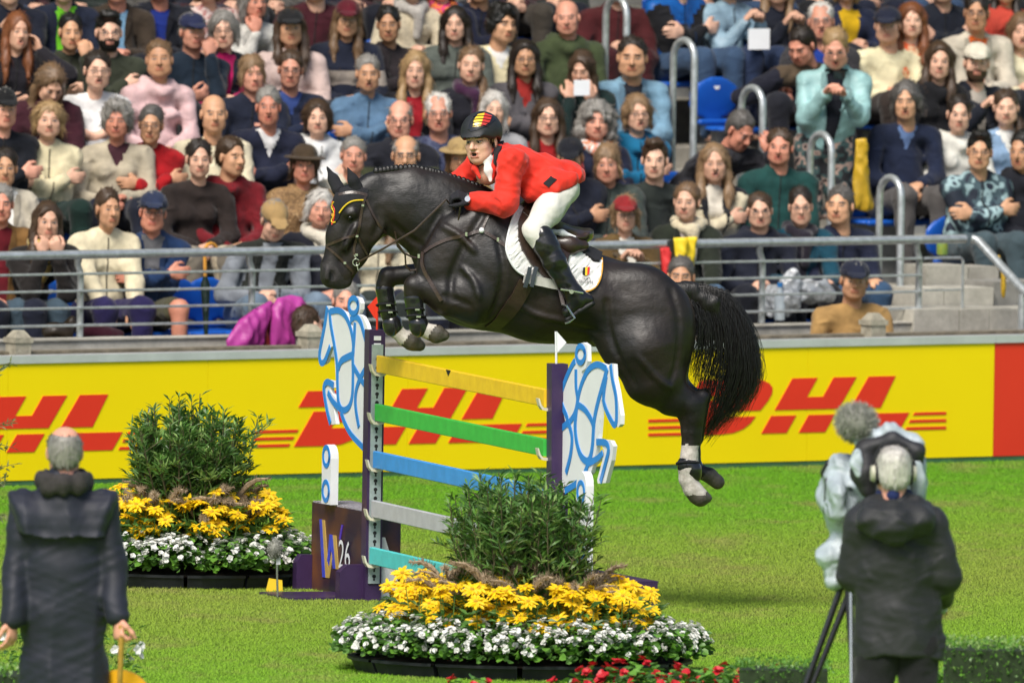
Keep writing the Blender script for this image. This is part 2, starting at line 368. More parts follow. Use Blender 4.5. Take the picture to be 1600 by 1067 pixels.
def make_grass():
    mb = MB(); r = random.Random(3)
    for i in range(18):
        x, y = r.uniform(-.04, .04), r.uniform(-.04, .04); a = r.uniform(0, 6.28); h = r.uniform(.006, .016); w = .0020; l = r.uniform(0, .7) * h
        ca, sa = math.cos(a), math.sin(a); tx, ty = -sa, ca
        mb.add([(x - ca * w, y - sa * w, 0), (x + ca * w, y + sa * w, 0), (x + ca * w * .7 + tx * l * .4, y + sa * w * .7 + ty * l * .4, h * .6), (x - ca * w * .7 + tx * l * .4, y - sa * w * .7 + ty * l * .4, h * .6), (x + tx * l, y + ty * l, h)], [(0, 1, 2, 3)], [(3, 2, 4)])
    tuft = bpy.data.objects.new('grass_tuft', mb.mesh('grass_tuft', M_blade))       # not linked: only a source for the scatter
    a, b, c, d = S(-1.4, -.03, .004), S(9.2, -.03, .004), np.array([4.0, -11.5, .004]), np.array([-3.6, -11.5, .004])
    o = link('grass', np_mesh('grass', [d, c, b, a], np.array([[0, 1, 2, 3]]), M_soil)); tag(o, kind='stuff')
    ng = bpy.data.node_groups.new('grass_scatter', 'GeometryNodeTree')
    ng.interface.new_socket('Geometry', in_out='INPUT', socket_type='NodeSocketGeometry'); ng.interface.new_socket('Geometry', in_out='OUTPUT', socket_type='NodeSocketGeometry')
    N, L = ng.nodes, ng.links; gi, go = N.new('NodeGroupInput'), N.new('NodeGroupOutput')
    dp = N.new('GeometryNodeDistributePointsOnFaces'); dp.inputs['Density'].default_value = 2000; L.new(gi.outputs[0], dp.inputs['Mesh'])
    oi = N.new('GeometryNodeObjectInfo'); oi.inputs['Object'].default_value = tuft
    ip = N.new('GeometryNodeInstanceOnPoints'); L.new(dp.outputs['Points'], ip.inputs['Points']); L.new(oi.outputs['Geometry'], ip.inputs['Instance'])
    rv = N.new('FunctionNodeRandomValue'); rv.data_type = 'FLOAT_VECTOR'; rv.inputs[1].default_value = (.15, .15, 6.28); L.new(rv.outputs[0], ip.inputs['Rotation'])
    rs = N.new('FunctionNodeRandomValue'); rs.data_type = 'FLOAT'; rs.inputs[2].default_value = .6; rs.inputs[3].default_value = 1.3; L.new(rs.outputs[1], ip.inputs['Scale'])
    jn = N.new('GeometryNodeJoinGeometry'); L.new(gi.outputs[0], jn.inputs[0]); L.new(ip.outputs[0], jn.inputs[0]); L.new(jn.outputs[0], go.inputs[0])
    md = o.modifiers.new('scatter', 'NODES'); md.node_group = ng
make_grass()

# ---- advertising boards
M_yel = mat('board_yellow', (.98, .74, .0), .38, .03, .8, 0, spec=.35); M_red = mat('board_red', (.78, .045, .02), .4, .04, 1.2, 0, spec=.35)
M_let = mat('letter_red', (.80, .040, .018), .4, .04, 3, 0, spec=.35)
M_alu = mat('aluminium_strip', (.62, .64, .65), .4, .1, 5, .1, metal=.3); M_grn = mat('green_skirt', (.045, .13, .055), .7, .25, 6, .3)
def sbox(mb, u0, u1, v0, v1, w0, w1, m=0): return mb.box(S(u0, v0, w0), SU * (u1 - u0), SV * (v1 - v0), UPZ * (w1 - w0), m)
BT, BB = .745, .045
board = thing('advertising_board', 'long yellow advertising board with red lettering in front of the stand', 'advertising board', S(0, 0, 0))
seams = [-2.6] + [suw(px, 640, 0)[0] for px in (12, 324, 637, 949, 1261, 1552.5)]
for a, b in zip(seams[:-1], seams[1:]):
    mb = MB(); sbox(mb, a + .001, b - .001, 0, .09, BB, BT)
    mb.v = [local(board, v) for v in mb.v]; mb.build('panel', M_yel, board)
mb = MB(); sbox(mb, -2.6, seams[-1], -.012, .10, BT + .001, .792); mb.v = [local(board, v) for v in mb.v]; mb.build('top_rail', M_alu, board)
mb = MB(); sbox(mb, -2.6, seams[-1], .004, .08, 0, BB - .001); mb.v = [local(board, v) for v in mb.v]; mb.build('skirt', M_grn, board)
rb = thing('advertising_board', 'plain red end board beside the yellow lettered board', 'advertising board', S(seams[-1], 0, 0))
for nm, m, q in (('panel', M_red, (seams[-1] + .004, 10.4, 0, .09, BB, BT)), ('top_rail', M_alu, (seams[-1] + .002, 10.4, -.012, .10, BT + .001, .792)), ('skirt', M_grn, (seams[-1] + .002, 10.4, .004, .08, 0, BB - .001))):
    mb = MB(); sbox(mb, *q); mb.v = [local(rb, v) for v in mb.v]; mb.build(nm, m, rb)
LOGO = {'D': [[(-148, 0), (-62, 0), (-48, 2), (-38, 7), (-33, 14), (-34, 23), (-40, 34), (-48, 44), (-53, 49.5), (-106, 49.5), (-92, 27), (-94, 25), (-163, 25)],
              [(-139, 32), (-98, 32), (-99, 36), (-112, 58.5), (-60, 58.5), (-68, 69), (-80, 78), (-96, 84), (-116, 86), (-170, 86)]],
        'H': [[(-1, 0), (39, 0), (22, 30), (48, 30), (65, 0), (101.5, 0), (73, 49.5), (-29.5, 49.5)], [(-35, 58.5), (5, 58.5), (-11, 86), (-51, 86)], [(25, 58.5), (67, 58.5), (51, 86), (9, 86)]],
        'L': [[(121, 0), (164, 0), (140, 49.5), (92, 49.5)], [(87, 58.5), (186, 58.5), (170, 86), (71, 86)]],
        'line': [[(-232, 59.5), (-163, 59.5), (-165.5, 64), (-232, 64)], [(-232, 70.5), (-169.5, 70.5), (-172, 75), (-232, 75)], [(-232, 81.5), (-176, 81.5), (-178.5, 86), (-232, 86)],
                 [(195, 58.5), (245, 58.5), (245, 63), (192, 63)], [(188, 70), (245, 70), (245, 74.5), (185.5, 74.5)], [(182, 81.5), (245, 81.5), (245, 86), (179.5, 86)]]}
AX, AY, SLP = 629.0, 607.5, -.024
def logo_uw(x, y): return suw(AX + x, AY + y + SLP * x, 0)
u_c = suw(AX, AY, 0)[0]
for ax, ay in ((0.5, 620.0), (AX, AY), (1239.0, 591.0)):
    du = suw(ax, ay, 0)[0] - u_c; dw = suw(ax, ay, 0)[1] - suw(AX, AY, 0)[1]
    for nm, polys in LOGO.items():
        groups = [[p] for p in polys] if nm == 'line' else [polys]
        for g in groups:
            mb = MB()
            for p in g:
                P = [logo_uw(*q) for q in p]
                mb.prism([(a + du, b + dw) for a, b in P], local(board, S(0, .002, 0)), SU, UPZ, -SV * .006)
            mb.build('stripe' if nm == 'line' else 'letter', M_let, board)

# ---- concrete stand
def concrete(nm, col, seed=0.):
    m = bpy.data.materials.new(nm); m.use_nodes = True; nt = m.node_tree; N, L = nt.nodes, nt.links; b = N['Principled BSDF']; b.inputs['Roughness'].default_value = .88; b.inputs['Specular IOR Level'].default_value = .25
    g = N.new('ShaderNodeNewGeometry'); n = []
    for sc, de in ((1.1, 8), (9, 6), (70, 3)):
        z = N.new('ShaderNodeTexNoise'); z.inputs['Scale'].default_value = sc; z.inputs['Detail'].default_value = de; z.inputs['Roughness'].default_value = .7; L.new(g.outputs['Position'], z.inputs['Vector']); n.append(z)
    cr = N.new('ShaderNodeValToRGB'); e = cr.color_ramp.elements; e[0].position = .32; e[0].color = (col[0] * .42, col[1] * .42, col[2] * .40, 1); e[1].position = .62; e[1].color = (*col, 1)
    ad = N.new('ShaderNodeMath'); ad.operation = 'MULTIPLY_ADD'; ad.inputs[1].default_value = .45; L.new(n[1].outputs[0], ad.inputs[0])
    m0 = N.new('ShaderNodeMath'); m0.operation = 'MULTIPLY'; m0.inputs[1].default_value = .55; L.new(n[0].outputs[0], m0.inputs[0]); L.new(m0.outputs[0], ad.inputs[2])
    L.new(ad.outputs[0], cr.inputs[0]); L.new(cr.outputs[0], b.inputs['Base Color'])
    bp = N.new('ShaderNodeBump'); bp.inputs['Strength'].default_value = .35; bp.inputs['Distance'].default_value = .01; L.new(n[2].outputs[0], bp.inputs['Height']); L.new(bp.outputs[0], b.inputs['Normal'])
    return m
M_con = concrete('concrete', (.47, .44, .38)); M_conw = concrete('pale_concrete', (.60, .57, .49)); M_cond = concrete('grey_concrete', (.33, .32, .29))
NROW = 9
prof = [(1.36, 0.0), (1.36, wfloor(1))]
for k in range(1, NROW + 1):
    e = vrow(k) + .30; prof += [(e, wfloor(k)), (e, wfloor(k + 1))]
prof += [(vrow(NROW) + 2.5, wfloor(NROW + 1)), (vrow(NROW) + 2.5, 0.0)]
mb = MB(); mb.prism(prof, S(-3.0, 0, 0), SV, UPZ, SU * 20); tag(mb.build('terrace', M_con), kind='structure')
tag((lambda m: sbox(m, -3, 8.30, 1.22, 1.36, 0, .80))(MB()).build('parapet_wall', M_conw), kind='structure')
sl = tag((lambda m: sbox(m, -3, 12, .10, 1.22, .006, .03))(MB()).build('pit_pavement', M_cond), kind='structure')
# coping blocks on the low wall, with open joints
uu = [-3.0]
while uu[-1] < 8.3: uu.append(min(8.3, uu[-1] + random.choice((1.05, 1.2, 1.35))))
par = bpy.data.objects['parapet_wall']
for a, b in zip(uu[:-1], uu[1:]):
    mb = MB(); sbox(mb, a + .004, b - .004, 1.205, 1.375, .802, .802 + random.uniform(.008, .014)); mb.build('coping_block', M_conw, par)
# aisle steps (two to a row) and the pale stair below the gate
ais = tag(link('aisle_steps', None), kind='structure'); A0, A1 = 8.16, 9.12
for k in range(1, NROW):
    mb = MB(); sbox(mb, A0, A1, vrow(k) - .08, vrow(k) + .299, wfloor(k) + .002, wfloor(k) + RISE * .5); mb.build('step', M_con, ais)
low = tag(link('lower_stairs', None), kind='structure')
def pxstep(x0, x1, y0, y1, v, dv, m):
    ua, ub = suw(x0, y1, v)[0], suw(x1, y1, v)[0]; wa, wb = suw((x0 + x1) / 2, y1, v)[1], suw((x0 + x1) / 2, y0, v)[1]
    mb = MB(); sbox(mb, ua, ub, v, v + dv, wa - .35, wb, 0); return mb.build('step', m, low)
pxstep(1448, 1512, 415, 447, 1.98, .30, M_conw); pxstep(1513, 1560, 417, 447, 1.985, .30, M_con)
for a_, b_ in ((1428, 1474), (1475.5, 1552)): pxstep(a_, b_, 450, 482, 1.62, .34, M_conw)
pxstep(1553, 1640, 440, 482, 1.66, .34, M_cond)
for a_, b_ in ((1428, 1498), (1499.5, 1545), (1546, 1594), (1595, 1680)): pxstep(a_, b_, 483, 508, 1.19, .42, M_conw)
# the far wall of the pit where the front row sits
# ---- wooden rail behind the boards, with capped posts
M_wood = mat('weathered_wood', (.20, .175, .13), .9, .4, 14, .6, 50, spec=.2)
wr = thing('wooden_barrier', 'weathered wooden barrier rail with pointed posts behind the advertising boards', 'barrier', S(0, .24, 0))
mb = MB(); sbox(mb, -2.6, 10.4, .21, .33, .69, .805); mb.v = [local(wr, v) for v in mb.v]; mb.build('beam', M_wood, wr)
M_post = mat('grey_wood', (.34, .31, .24), .9, .3, 16, .6, 50, spec=.2)
for px, py in ((28, 540), (484, 540), (1364, 510)):
    u = suw(px, py, .2)[0]; mb = MB(); s_ = .056
    o = local(wr, S(u, .14, 0))
    mb.box(o - SU * s_, SU * 2 * s_, SV * .11, UPZ * .86)
    mb.box(o - SU * (s_ + .01) - SV * .01 + UPZ * .861, SU * 2 * (s_ + .01), SV * .13, UPZ * .03)
    b = [o + SU * a * s_ + SV * (.055 + c * .055) + UPZ * .892 for a, c in ((-1, -1), (1, -1), (1, 1), (-1, 1))]
    t = [o + SU * a * s_ * .45 + SV * (.055 + c * .025) + UPZ * .935 for a, c in ((-1, -1), (1, -1), (1, 1), (-1, 1))]
    mb.add(b + t, [(0, 1, 5, 4), (1, 2, 6, 5), (2, 3, 7, 6), (3, 0, 4, 7), (4, 5, 6, 7)])
    mb.build('post', M_post, wr)

# ---- galvanised railing on the low wall
M_galv = mat('galvanised_steel', (.50, .53, .54), .38, .22, 22, .08, 90, metal=.55)
RV = 1.29
rl = thing('railing', 'long galvanised steel railing with four thin rods in front of the first row', 'railing', S(0, RV, .80))
RU1 = suw(1508, 372.5, RV)[0]
def rt_(mb, pts, r, n=8): mb.tube([local(rl, S(*p)) for p in pts], r, n); return mb
WR = 1.318
rt_(MB(), [(-2.2, RV, WR), (RU1, RV, WR)], .027, 12).build('top_rail', M_galv, rl, True)
for dw in (.118, .222, .325, .430): rt_(MB(), [(-2.2, RV, WR - dw), (suw(1440, 450, RV)[0], RV, WR - dw)], .0085, 6).build('rod', M_galv, rl, True)
for px in (-138, 130, 398, 664, 930, 1195, 1440):
    u = suw(px, 450, RV)[0]
    rt_(MB(), [(u, RV + .03, .815), (u, RV + .03, 1.20), (u - .03, RV + .02, 1.255), (u - .045, RV, 1.30)], .021, 10).build('post', M_galv, rl, True)
ue = suw(1597, 480, .62)[0]
hr = thing('handrail', 'galvanised handrail sloping down from the railing corner to a post by the red board', 'handrail', S(RU1, RV, .80))
wl_ = suw(1597, 452, .62)[1]
mb = MB(); mb.tube([local(hr, S(*p)) for p in ((RU1 + .03, RV - .03, WR), (RU1 + .06, RV - .06, WR - .01), (ue, .62, wl_), (ue + .05, .45, wl_ - .1))], .027, 12); mb.build('rail', M_galv, hr, True)
mb = MB(); mb.tube([local(hr, S(ue, .62, .03)), local(hr, S(ue, .62, wl_ - .03))], .025, 10); mb.build('post', M_galv, hr, True)
gt = thing('gate_hoop', 'thin steel gate hoop between the railing end and the stairs', 'gate', S(suw(1440, 450, RV)[0], RV, .80))
ua, ub = suw(1440, 450, RV)[0], suw(1504, 450, RV)[0]
mb = MB(); mb.tube([local(gt, S(*p)) for p in ((ua + .02, RV, 1.20), (ub - .02, RV, 1.20), (ub, RV, 1.18), (ub, RV, .82))], .009, 8); mb.build('frame', M_galv, gt, True)
mb = MB(); mb.tube([local(gt, S(*p)) for p in ((ua + .02, RV, 1.0), (ub - .01, RV, 1.0))], .006, 6); mb.build('rod', M_galv, gt, True)

# ---- hoops along the aisle
HOOPL = {0: 'lowest aisle hoop, in front of the man in the navy sweater', 1: 'second aisle hoop from the bottom, before the woman in the mint jacket',
         2: 'middle aisle hoop, beside the man holding his hand to his brow', 3: 'fourth aisle hoop up, right of the man in the pale denim jacket', 4: 'topmost aisle hoop, beside the bald man in olive'}
for k, w in {0: 1.67, 1: 1.91, 2: 2.17, 3: 2.44, 4: 2.68}.items():
    v0 = 2.0 + .75 * k; u = 8.02 if k else 8.02; fl = w - 1.02
    hp = thing('handrail_hoop', 'galvanised ' + HOOPL[k], 'handrail', S(u, v0, fl), group='steel hoops along the aisle')
    r_ = .115; pts = [(u, v0 - r_, fl)] + [(u, v0 - r_ * math.cos(a), w - r_ + r_ * math.sin(a)) for a in np.linspace(0, PI, 9)] + [(u, v0 + r_, fl)]
    mb = MB(); mb.tube([local(hp, S(*p)) for p in pts], .023, 10); mb.build('bar', M_galv, hp, True)
    for sg in (-1, 1):
        mb = MB(); mb.lathe([(0, .004), (.05, .004), (.05, .014), (0, .014)], local(hp, S(u, v0 + sg * r_, fl)), n=12); mb.build('base_plate', M_galv, hp)

# ---- unseen roof added over the stand to keep sky light off the crowd
rf = tag(link('added_shade_roof', None), kind='structure')
mb = MB(); mb.prism([(3.4, 10.6), (11.5, 9.4), (11.5, 9.6), (3.4, 10.8)], S(-14, 0, 0), SV, UPZ, SU * 42); mb.build('shade_sheet', mat('shade_roof_metal', (.30, .31, .32), .6, .1, 3), rf)
for u in range(-12, 28, 6):
    mb = MB(); sbox(mb, u, u + .3, 9.9, 10.2, 0, 9.4); mb.build('pillar', M_con, rf)
mb = MB(); sbox(mb, -14, 28, 10.6, 10.8, 0, 9.4); mb.build('back_wall', M_cond, rf)
# ================================================================ THE OBSTACLE
M_pur = mat('purple_paint', (.045, .022, .075), .35, .15, 8, .05, 120); M_wht = mat('white_paint', (.82, .83, .84), .45, .04, 6, .03, 80)
M_blu = mat('sky_blue_paint', (.028, .25, .70), .45, .05, 6); M_cup = mat('cream_plastic', (.72, .68, .52), .4, .1, 20)
M_trk = mat('grey_track', (.42, .50, .50), .35, .12, 30, .05, 90, metal=.3); M_blk = mat('black_hole', (.012, .012, .013), .6, 0)
FE = unit((.34, -.94, 0)); FN = np.array([-FE[1] * -1, 0, 0])  # placeholder, replaced below
FN = unit(np.cross(FE, UPZ)); FN = FN if FN[1] < 0 else -FN    # face normal, towards the camera's left
YL, YR = .75, -2.55
PL = at(579, 947, YL); PL[2] = 0; PRr = at(870, 1005, YR); PRr[2] = 0
ZT_L = at(586, 515, YL)[2]; ZT_R = at(871, 568, YR)[2]
FD = unit((PRr - PL) * (1, 1, 0)); FX = unit(np.cross(UPZ, FD))
def text_tris(txt):
    cu = bpy.data.curves.new('lettering', 'FONT'); cu.body = txt; cu.size = 1.0; cu.align_x = 'CENTER'; cu.resolution_u = 6; o = bpy.data.objects.new('lettering', cu); COL.objects.link(o)
    dg = bpy.context.evaluated_depsgraph_get(); me = o.evaluated_get(dg).to_mesh(); me.calc_loop_triangles()
    V = np.array([v.co[:] for v in me.vertices]); T = np.array([t.vertices[:] for t in me.loop_triangles]); 
    o.evaluated_get(dg).to_mesh_clear(); bpy.data.objects.remove(o); bpy.data.curves.remove(cu)
    return V, T
def ribbon(mb, pts, w, o, ex, ey, ez, m=0, closed=False):
    """a flat stroke of width w along a smoothed 2-D line, raised by ez"""
    P = np.asarray(pts, float)
    if closed: P = np.concatenate([P[-2:], P, P[:2]])
    k = len(P); t = np.linspace(0, k - 1, (k - 1) * 5 + 1); Q = []
    for tt in t:                                       # Catmull-Rom
        i = min(int(tt), k - 2); f = tt - i; a, b, c, d = P[max(i - 1, 0)], P[i], P[i + 1], P[min(i + 2, k - 1)]
        Q.append(.5 * (2 * b + (c - a) * f + (2 * a - 5 * b + 4 * c - d) * f * f + (3 * b - a - 3 * c + d) * f ** 3))
    Q = np.array(Q)
    if closed: Q = Q[5:-5]
    T = np.gradient(Q, axis=0); Nn = np.stack([-T[:, 1], T[:, 0]], 1); Nn /= np.linalg.norm(Nn, axis=1)[:, None] + 1e-9
    ww = np.full(len(Q), w / 2)
    A, B = Q + Nn * ww[:, None], Q - Nn * ww[:, None]
    o, ex, ey, ez = [np.asarray(x, float) for x in (o, ex, ey, ez)]
    f = lambda X: o + X[:, :1] * ex + X[:, 1:] * ey
    V = np.concatenate([f(A), f(B), f(A) + ez, f(B) + ez]); n = len(Q); q = []
    for i in range(n - 1): q += [(2 * n + i, 2 * n + i + 1, 3 * n + i + 1, 3 * n + i), (i, i + 1, 2 * n + i + 1, 2 * n + i), (3 * n + i, 3 * n + i + 1, n + i + 1, n + i)]
    q += [(0, 2 * n, 3 * n, n), (n - 1, 2 * n - 1, 4 * n - 1, 3 * n - 1)]
    return mb.add(V, q, m=m)
LG_L = dict(o=(400, 450), sc=1 / 3.334,
  body=[(370, 93), (396, 103), (399, 114), (430, 108), (462, 126), (487, 166), (502, 210), (506, 190), (492, 166), (484, 130), (484, 85), (492, 55), (512, 43), (537, 52), (547, 80), (545, 112), (533, 135), (556, 150), (574, 185), (590, 240), (590, 842), (560, 838), (525, 808), (492, 765), (462, 705), (440, 645), (425, 590), (417, 500), (413, 420), (404, 300), (388, 310), (372, 350), (366, 385), (347, 400), (330, 388), (326, 345), (345, 260), (360, 180), (366, 130)],
  leg=[[(408, 485), (375, 478), (354, 495), (350, 530), (366, 640), (380, 712), (416, 708), (405, 630), (392, 560), (386, 522), (408, 518)], [(370, 536), (392, 545), (428, 590), (442, 648), (400, 596)]],
  lines=[[(373, 100), (362, 180), (347, 260), (333, 340), (338, 386), (356, 386), (374, 345), (388, 305)], [(388, 122), (430, 117), (463, 140), (488, 190), (503, 250), (509, 310), (507, 350)], [(384, 112), (391, 190), (410, 300), (424, 400), (426, 500), (431, 590), (451, 634), (485, 620), (503, 560), (507, 450), (506, 350), (513, 270), (517, 180)], [(430, 420), (446, 380), (478, 360), (505, 348)], [(493, 168), (520, 150), (545, 175), (562, 230), (580, 300)], [(508, 405), (545, 470), (585, 525)], [(585, 400), (545, 470), (523, 540), (521, 620), (538, 725)], [(444, 645), (468, 710), (502, 768), (562, 832)], [(406, 506), (376, 489), (359, 506), (357, 545), (373, 640), (390, 706)], [(377, 545), (402, 590), (442, 632)]],
  head=(511, 92, 24, 40))
LG_R = dict(o=(740, 480), sc=1 / 3.556,
  body=[(440, 690), (470, 680), (510, 640), (485, 520), (484, 480), (505, 410), (530, 350), (552, 300), (572, 290), (571, 240), (588, 202), (610, 196), (632, 212), (634, 300), (622, 340), (600, 357), (594, 410), (626, 345), (665, 315), (700, 308), (730, 318), (748, 335), (757, 313), (778, 315), (783, 400), (798, 470), (818, 600), (816, 650), (804, 665), (785, 665), (765, 640), (735, 570), (722, 515), (708, 515), (702, 620), (692, 740), (668, 862), (652, 920), (600, 990), (510, 1030), (440, 1010)],
  leg=[[(684, 735), (722, 735), (760, 740), (776, 770), (766, 850), (733, 975), (690, 978), (685, 960), (715, 850), (722, 790), (712, 772), (684, 764)], [(722, 800), (726, 822), (656, 885), (650, 850), (690, 828)]],
  lines=[[(566, 297), (545, 330), (510, 410), (487, 490), (496, 550), (524, 630), (490, 672), (445, 700)], [(570, 345), (571, 440), (579, 520), (560, 600), (520, 652)], [(579, 520), (601, 430), (640, 348), (690, 318), (740, 342)], [(745, 340), (720, 430), (690, 540), (671, 640), (661, 780), (640, 852), (602, 830), (577, 760), (566, 660), (576, 545)], [(580, 540), (620, 568), (654, 620), (668, 662)], [(763, 320), (773, 400), (793, 500), (796, 620), (786, 654), (766, 628), (736, 562), (724, 500), (740, 380)], [(640, 866), (600, 955), (510, 1020)], [(685, 748), (735, 752), (752, 790), (737, 860), (707, 970)], [(720, 808), (690, 840), (640, 866)], [(528, 636), (549, 720), (541, 820), (516, 920)], [(479, 890), (471, 970)]],
  head=(598, 262, 24, 46))
def glow(nm):
    m = bpy.data.materials.new(nm); m.use_nodes = True; nt = m.node_tree; N, L = nt.nodes, nt.links; b = N['Principled BSDF']; b.inputs['Roughness'].default_value = .4
    co = _coords(nt, 1); z = N.new('ShaderNodeTexNoise'); z.inputs['Scale'].default_value = 3.2; z.inputs['Detail'].default_value = 2; L.new(co, z.inputs['Vector'])
    cr = N.new('ShaderNodeValToRGB'); e = cr.color_ramp.elements; e[0].position = .44; e[0].color = (.022, .011, .035, 1); e[1].position = .80; e[1].color = (.20, .075, .02, 1); L.new(z.outputs[0], cr.inputs[0]); L.new(cr.outputs[0], b.inputs['Base Color'])
    return m
M_glow = glow('printed_panel'); M_glit = mat('glitter_top', (.20, .17, .24), .25, .9, 160, .6, 140, col2=(.75, .72, .8))
M_gold = mat('gold_paint', (.55, .36, .10), .35, .15, 8); M_vio = mat('violet_paint', (.10, .045, .50), .4, .1, 8); M_bl2 = mat('royal_blue', (.05, .07, .55), .4, .1, 8)
def wing(side):
    L_ = side < 0
    P, zt, Y, lg = (PL, ZT_L, YL, LG_L) if L_ else (PRr, ZT_R, YR, LG_R)
    w = thing('jump_wing', 'purple jump wing with a red flag, white horse cutout and printed block' if L_ else 'purple jump wing with a white flag, its horse cutout behind the round shrub', 'jump wing', P, 0, 'wings holding the obstacle planks')
    hx = .046
    tl = (at(586, 515, YL) - at(579, 947, YL)) if L_ else (at(871, 568, YR) - at(870, 1005, YR))
    lean = np.array([tl[0] / tl[2], 0, 1.0]); base = np.zeros(3)
    mb = MB(); mb.box(base - FD * hx - FX * hx, FD * 2 * hx, FX * 2 * hx, lean * zt); mb.build('post', M_pur, w)
    # keyhole track on the face towards the other wing
    fo = FD * (hx + .001) if L_ else -FD * (hx + .001); sg = 1 if L_ else -1
    mb = MB(); mb.box(base + fo - FX * .032 + lean * .11, FX * .064, sg * FD * .010, lean * (zt - .19)); mb.build('track', M_trk, w)
    mb = MB(); z = .15
    while z < zt - .13:
        c = base + fo + sg * FD * .0105 + lean * z
        mb.prism([(.011 * math.cos(a), .011 * math.sin(a)) for a in np.linspace(0, 2 * PI, 9)[:-1]], c, FX, UPZ, sg * FD * .001)
        mb.prism([(-.005, -.024), (.005, -.024), (.005, -.011), (-.005, -.011)], c, FX, UPZ, sg * FD * .001); z += .048
    tag(mb.build('keyholes', M_blk, w), kind='stuff')
    if L_:
        for dz in (.035, .075):
            mb = MB(); mb.box(base + fo - FX * .02 + lean * (zt - dz - .022), FX * .04, sg * FD * .004, lean * .024); mb.build('label_plate', M_wht, w)
    # horse and rider cutout
    ezd = FN
    def to2(q):       # zoom pixel -> (along FE, up) in the wing plane
        p = plane(lg['o'][0] + q[0] * lg['sc'], lg['o'][1] + q[1] * lg['sc'], P - FN * .0, FN) - P; return (float(p @ FE), float(p[2]))
    mb = MB(); TH = .022
    for poly in [lg['body']] + lg['leg']:
        mb.prism([to2(q) for q in poly], -FN * (TH + (.0 if poly is lg['body'] else .0006)), FE, UPZ, FN * TH)
    mb.build('horse_cutout', M_wht, w)
    mb = MB()
    for i, ln in enumerate(lg['lines']): ribbon(mb, [to2(q) for q in ln], .036 if i != 3 else .040, FN * (.0005 + .00015 * i), FE, UPZ, FN * .003)
    cx, cy, rx, ry = lg['head']; ribbon(mb, [to2((cx + rx * math.cos(a), cy + ry * math.sin(a))) for a in np.linspace(0, 2 * PI, 11)[:-1]], .030, FN * .003, FE, UPZ, FN * .003, closed=True)
    mb.build('blue_outline', M_blu, w)
    # block, pillar, feet
    s_ = -1 if L_ else 1; BLn, BH = (.86, .50) if L_ else (.98, .40)
    b0 = base + FE * s_ * .055 + FN * .03
    mb = MB(); mb.box(b0 - FN * .22, FE * s_ * BLn, FN * .22, UPZ * BH); mb.build('block', M_glow if L_ else M_pur, w)
    mb = MB(); mb.box(b0 - FN * .225 + FE * s_ * .002 + UPZ * (BH + .001), FE * s_ * (BLn - .004), FN * .22, UPZ * .008); mb.build('block_top', M_glit if L_ else M_pur, w)
    for q in (-.05, BLn - .02):
        mb = MB(); a = b0 + FE * s_ * q; d_ = FE * s_ * .07
        fl_ = (.15 if q < .5 else .09) if L_ else .10; pr = [(0, 0), (fl_, 0), (fl_, .17), (fl_ * .7, .21), (0, .21)]
        mb.prism(pr, a + FN * .001, FN, UPZ, d_); mb.build('foot', M_pur, w)
    px = (527, 745) if L_ else (925, 812); pc = plane(px[0], px[1], P, FN) - P; pu = float(pc @ FE)
    zb = BH + .01; hh = (at(px[0], 703, P[1])[2] - zb) if L_ else (at(px[0], 736, P[1] - .5)[2] - zb)
    pil = MB(); pw = .075
    prof = [(pw * math.cos(a), hh - pw + pw * math.sin(a)) for a in np.linspace(0, PI, 9)] + [(-pw, 0), (pw, 0)]
    pil.prism(prof, FE * pu + UPZ * zb + FN * .02, FE, UPZ, FN * .045); pil.build('pillar', M_wht, w)
    nO = 2
    for i in range(nO):
        rg = MB()
        zc = hh * (.80 - .58 * i)
        ribbon(rg, [(.052 * math.cos(a), zc + .052 * math.sin(a)) for a in np.linspace(0, 2 * PI, 11)[:-1]], .026, FE * pu + UPZ * zb + FN * .0655, FE, UPZ, FN * .003, closed=True); rg.build('ring_emblem', M_blu, w)
    if L_:
        # W26 on the printed face
        def fp(q): 
            p = plane(400 + q[0] / 4.444, 740 + q[1] / 4.444, P + b0 , FN) - P; return (float(p @ FE), float(p[2]))
        OFF = FN * (b0 @ FN + .0006)
        for nm, m_, bars in (('emblem_blue', M_bl2, [((445, 315), (462, 317), (485, 720), (465, 716)), ((513, 420), (538, 424), (558, 660), (538, 655)), ((500, 600), (516, 420), (528, 424), (512, 640))]),
                             ('emblem_gold', M_gold, [((463, 318), (480, 321), (510, 723), (487, 720)), ((538, 424), (560, 428), (578, 663), (558, 660)), ((500, 720), (530, 540), (536, 590), (514, 722))]),
                             ('emblem_violet', M_vio, [((580, 450), (598, 352), (608, 356), (590, 460))])):
            mb = MB()
            for i, b_ in enumerate(bars): mb.prism([fp(q) for q in b_], OFF + FN * .0005 * i, FE, UPZ, FN * .004)
            mb.build(nm, m_, w)
        V, T = text_tris('26'); V = V - V.min(0); V = V / V.max(0)[None].clip(1e-6)
        x0, z0 = fp((580, 650)); x1, z1 = fp((662, 465)); lo_z = fp((620, 660))[1]; hi_z = fp((620, 462))[1]
        mb = MB(); pts = OFF + FN * .006 + (x0 + V[:, :1] * (x1 - x0)) * FE + (lo_z + V[:, 1:2] * (hi_z - lo_z)) * UPZ
        mb.add(pts, None, T); mb.build('numerals', M_wht, w)
        mb = MB(); mb.prism([(0, .02), (.13, .02), (.02, .36), (0, .36)], FD * -.03 - FN * .06, -FN, UPZ, FD * .03); mb.build('brace', M_wht, w)
        mb = MB(); mb.box(b0 + FN * .002 + FE * s_ * .02 + UPZ * .004, FE * s_ * .5, FN * .42, UPZ * .022); mb.build('base_board', M_pur, w)
    # flag
    fpz = zt; mp = MB(); fx = 589 if L_ else 869.5; ft = 464 if L_ else 518; fb = at(fx, 515 if L_ else 568, Y)
    top = at(fx - (1 if not L_ else -1), ft, Y); o = fb - P; t_ = top - P
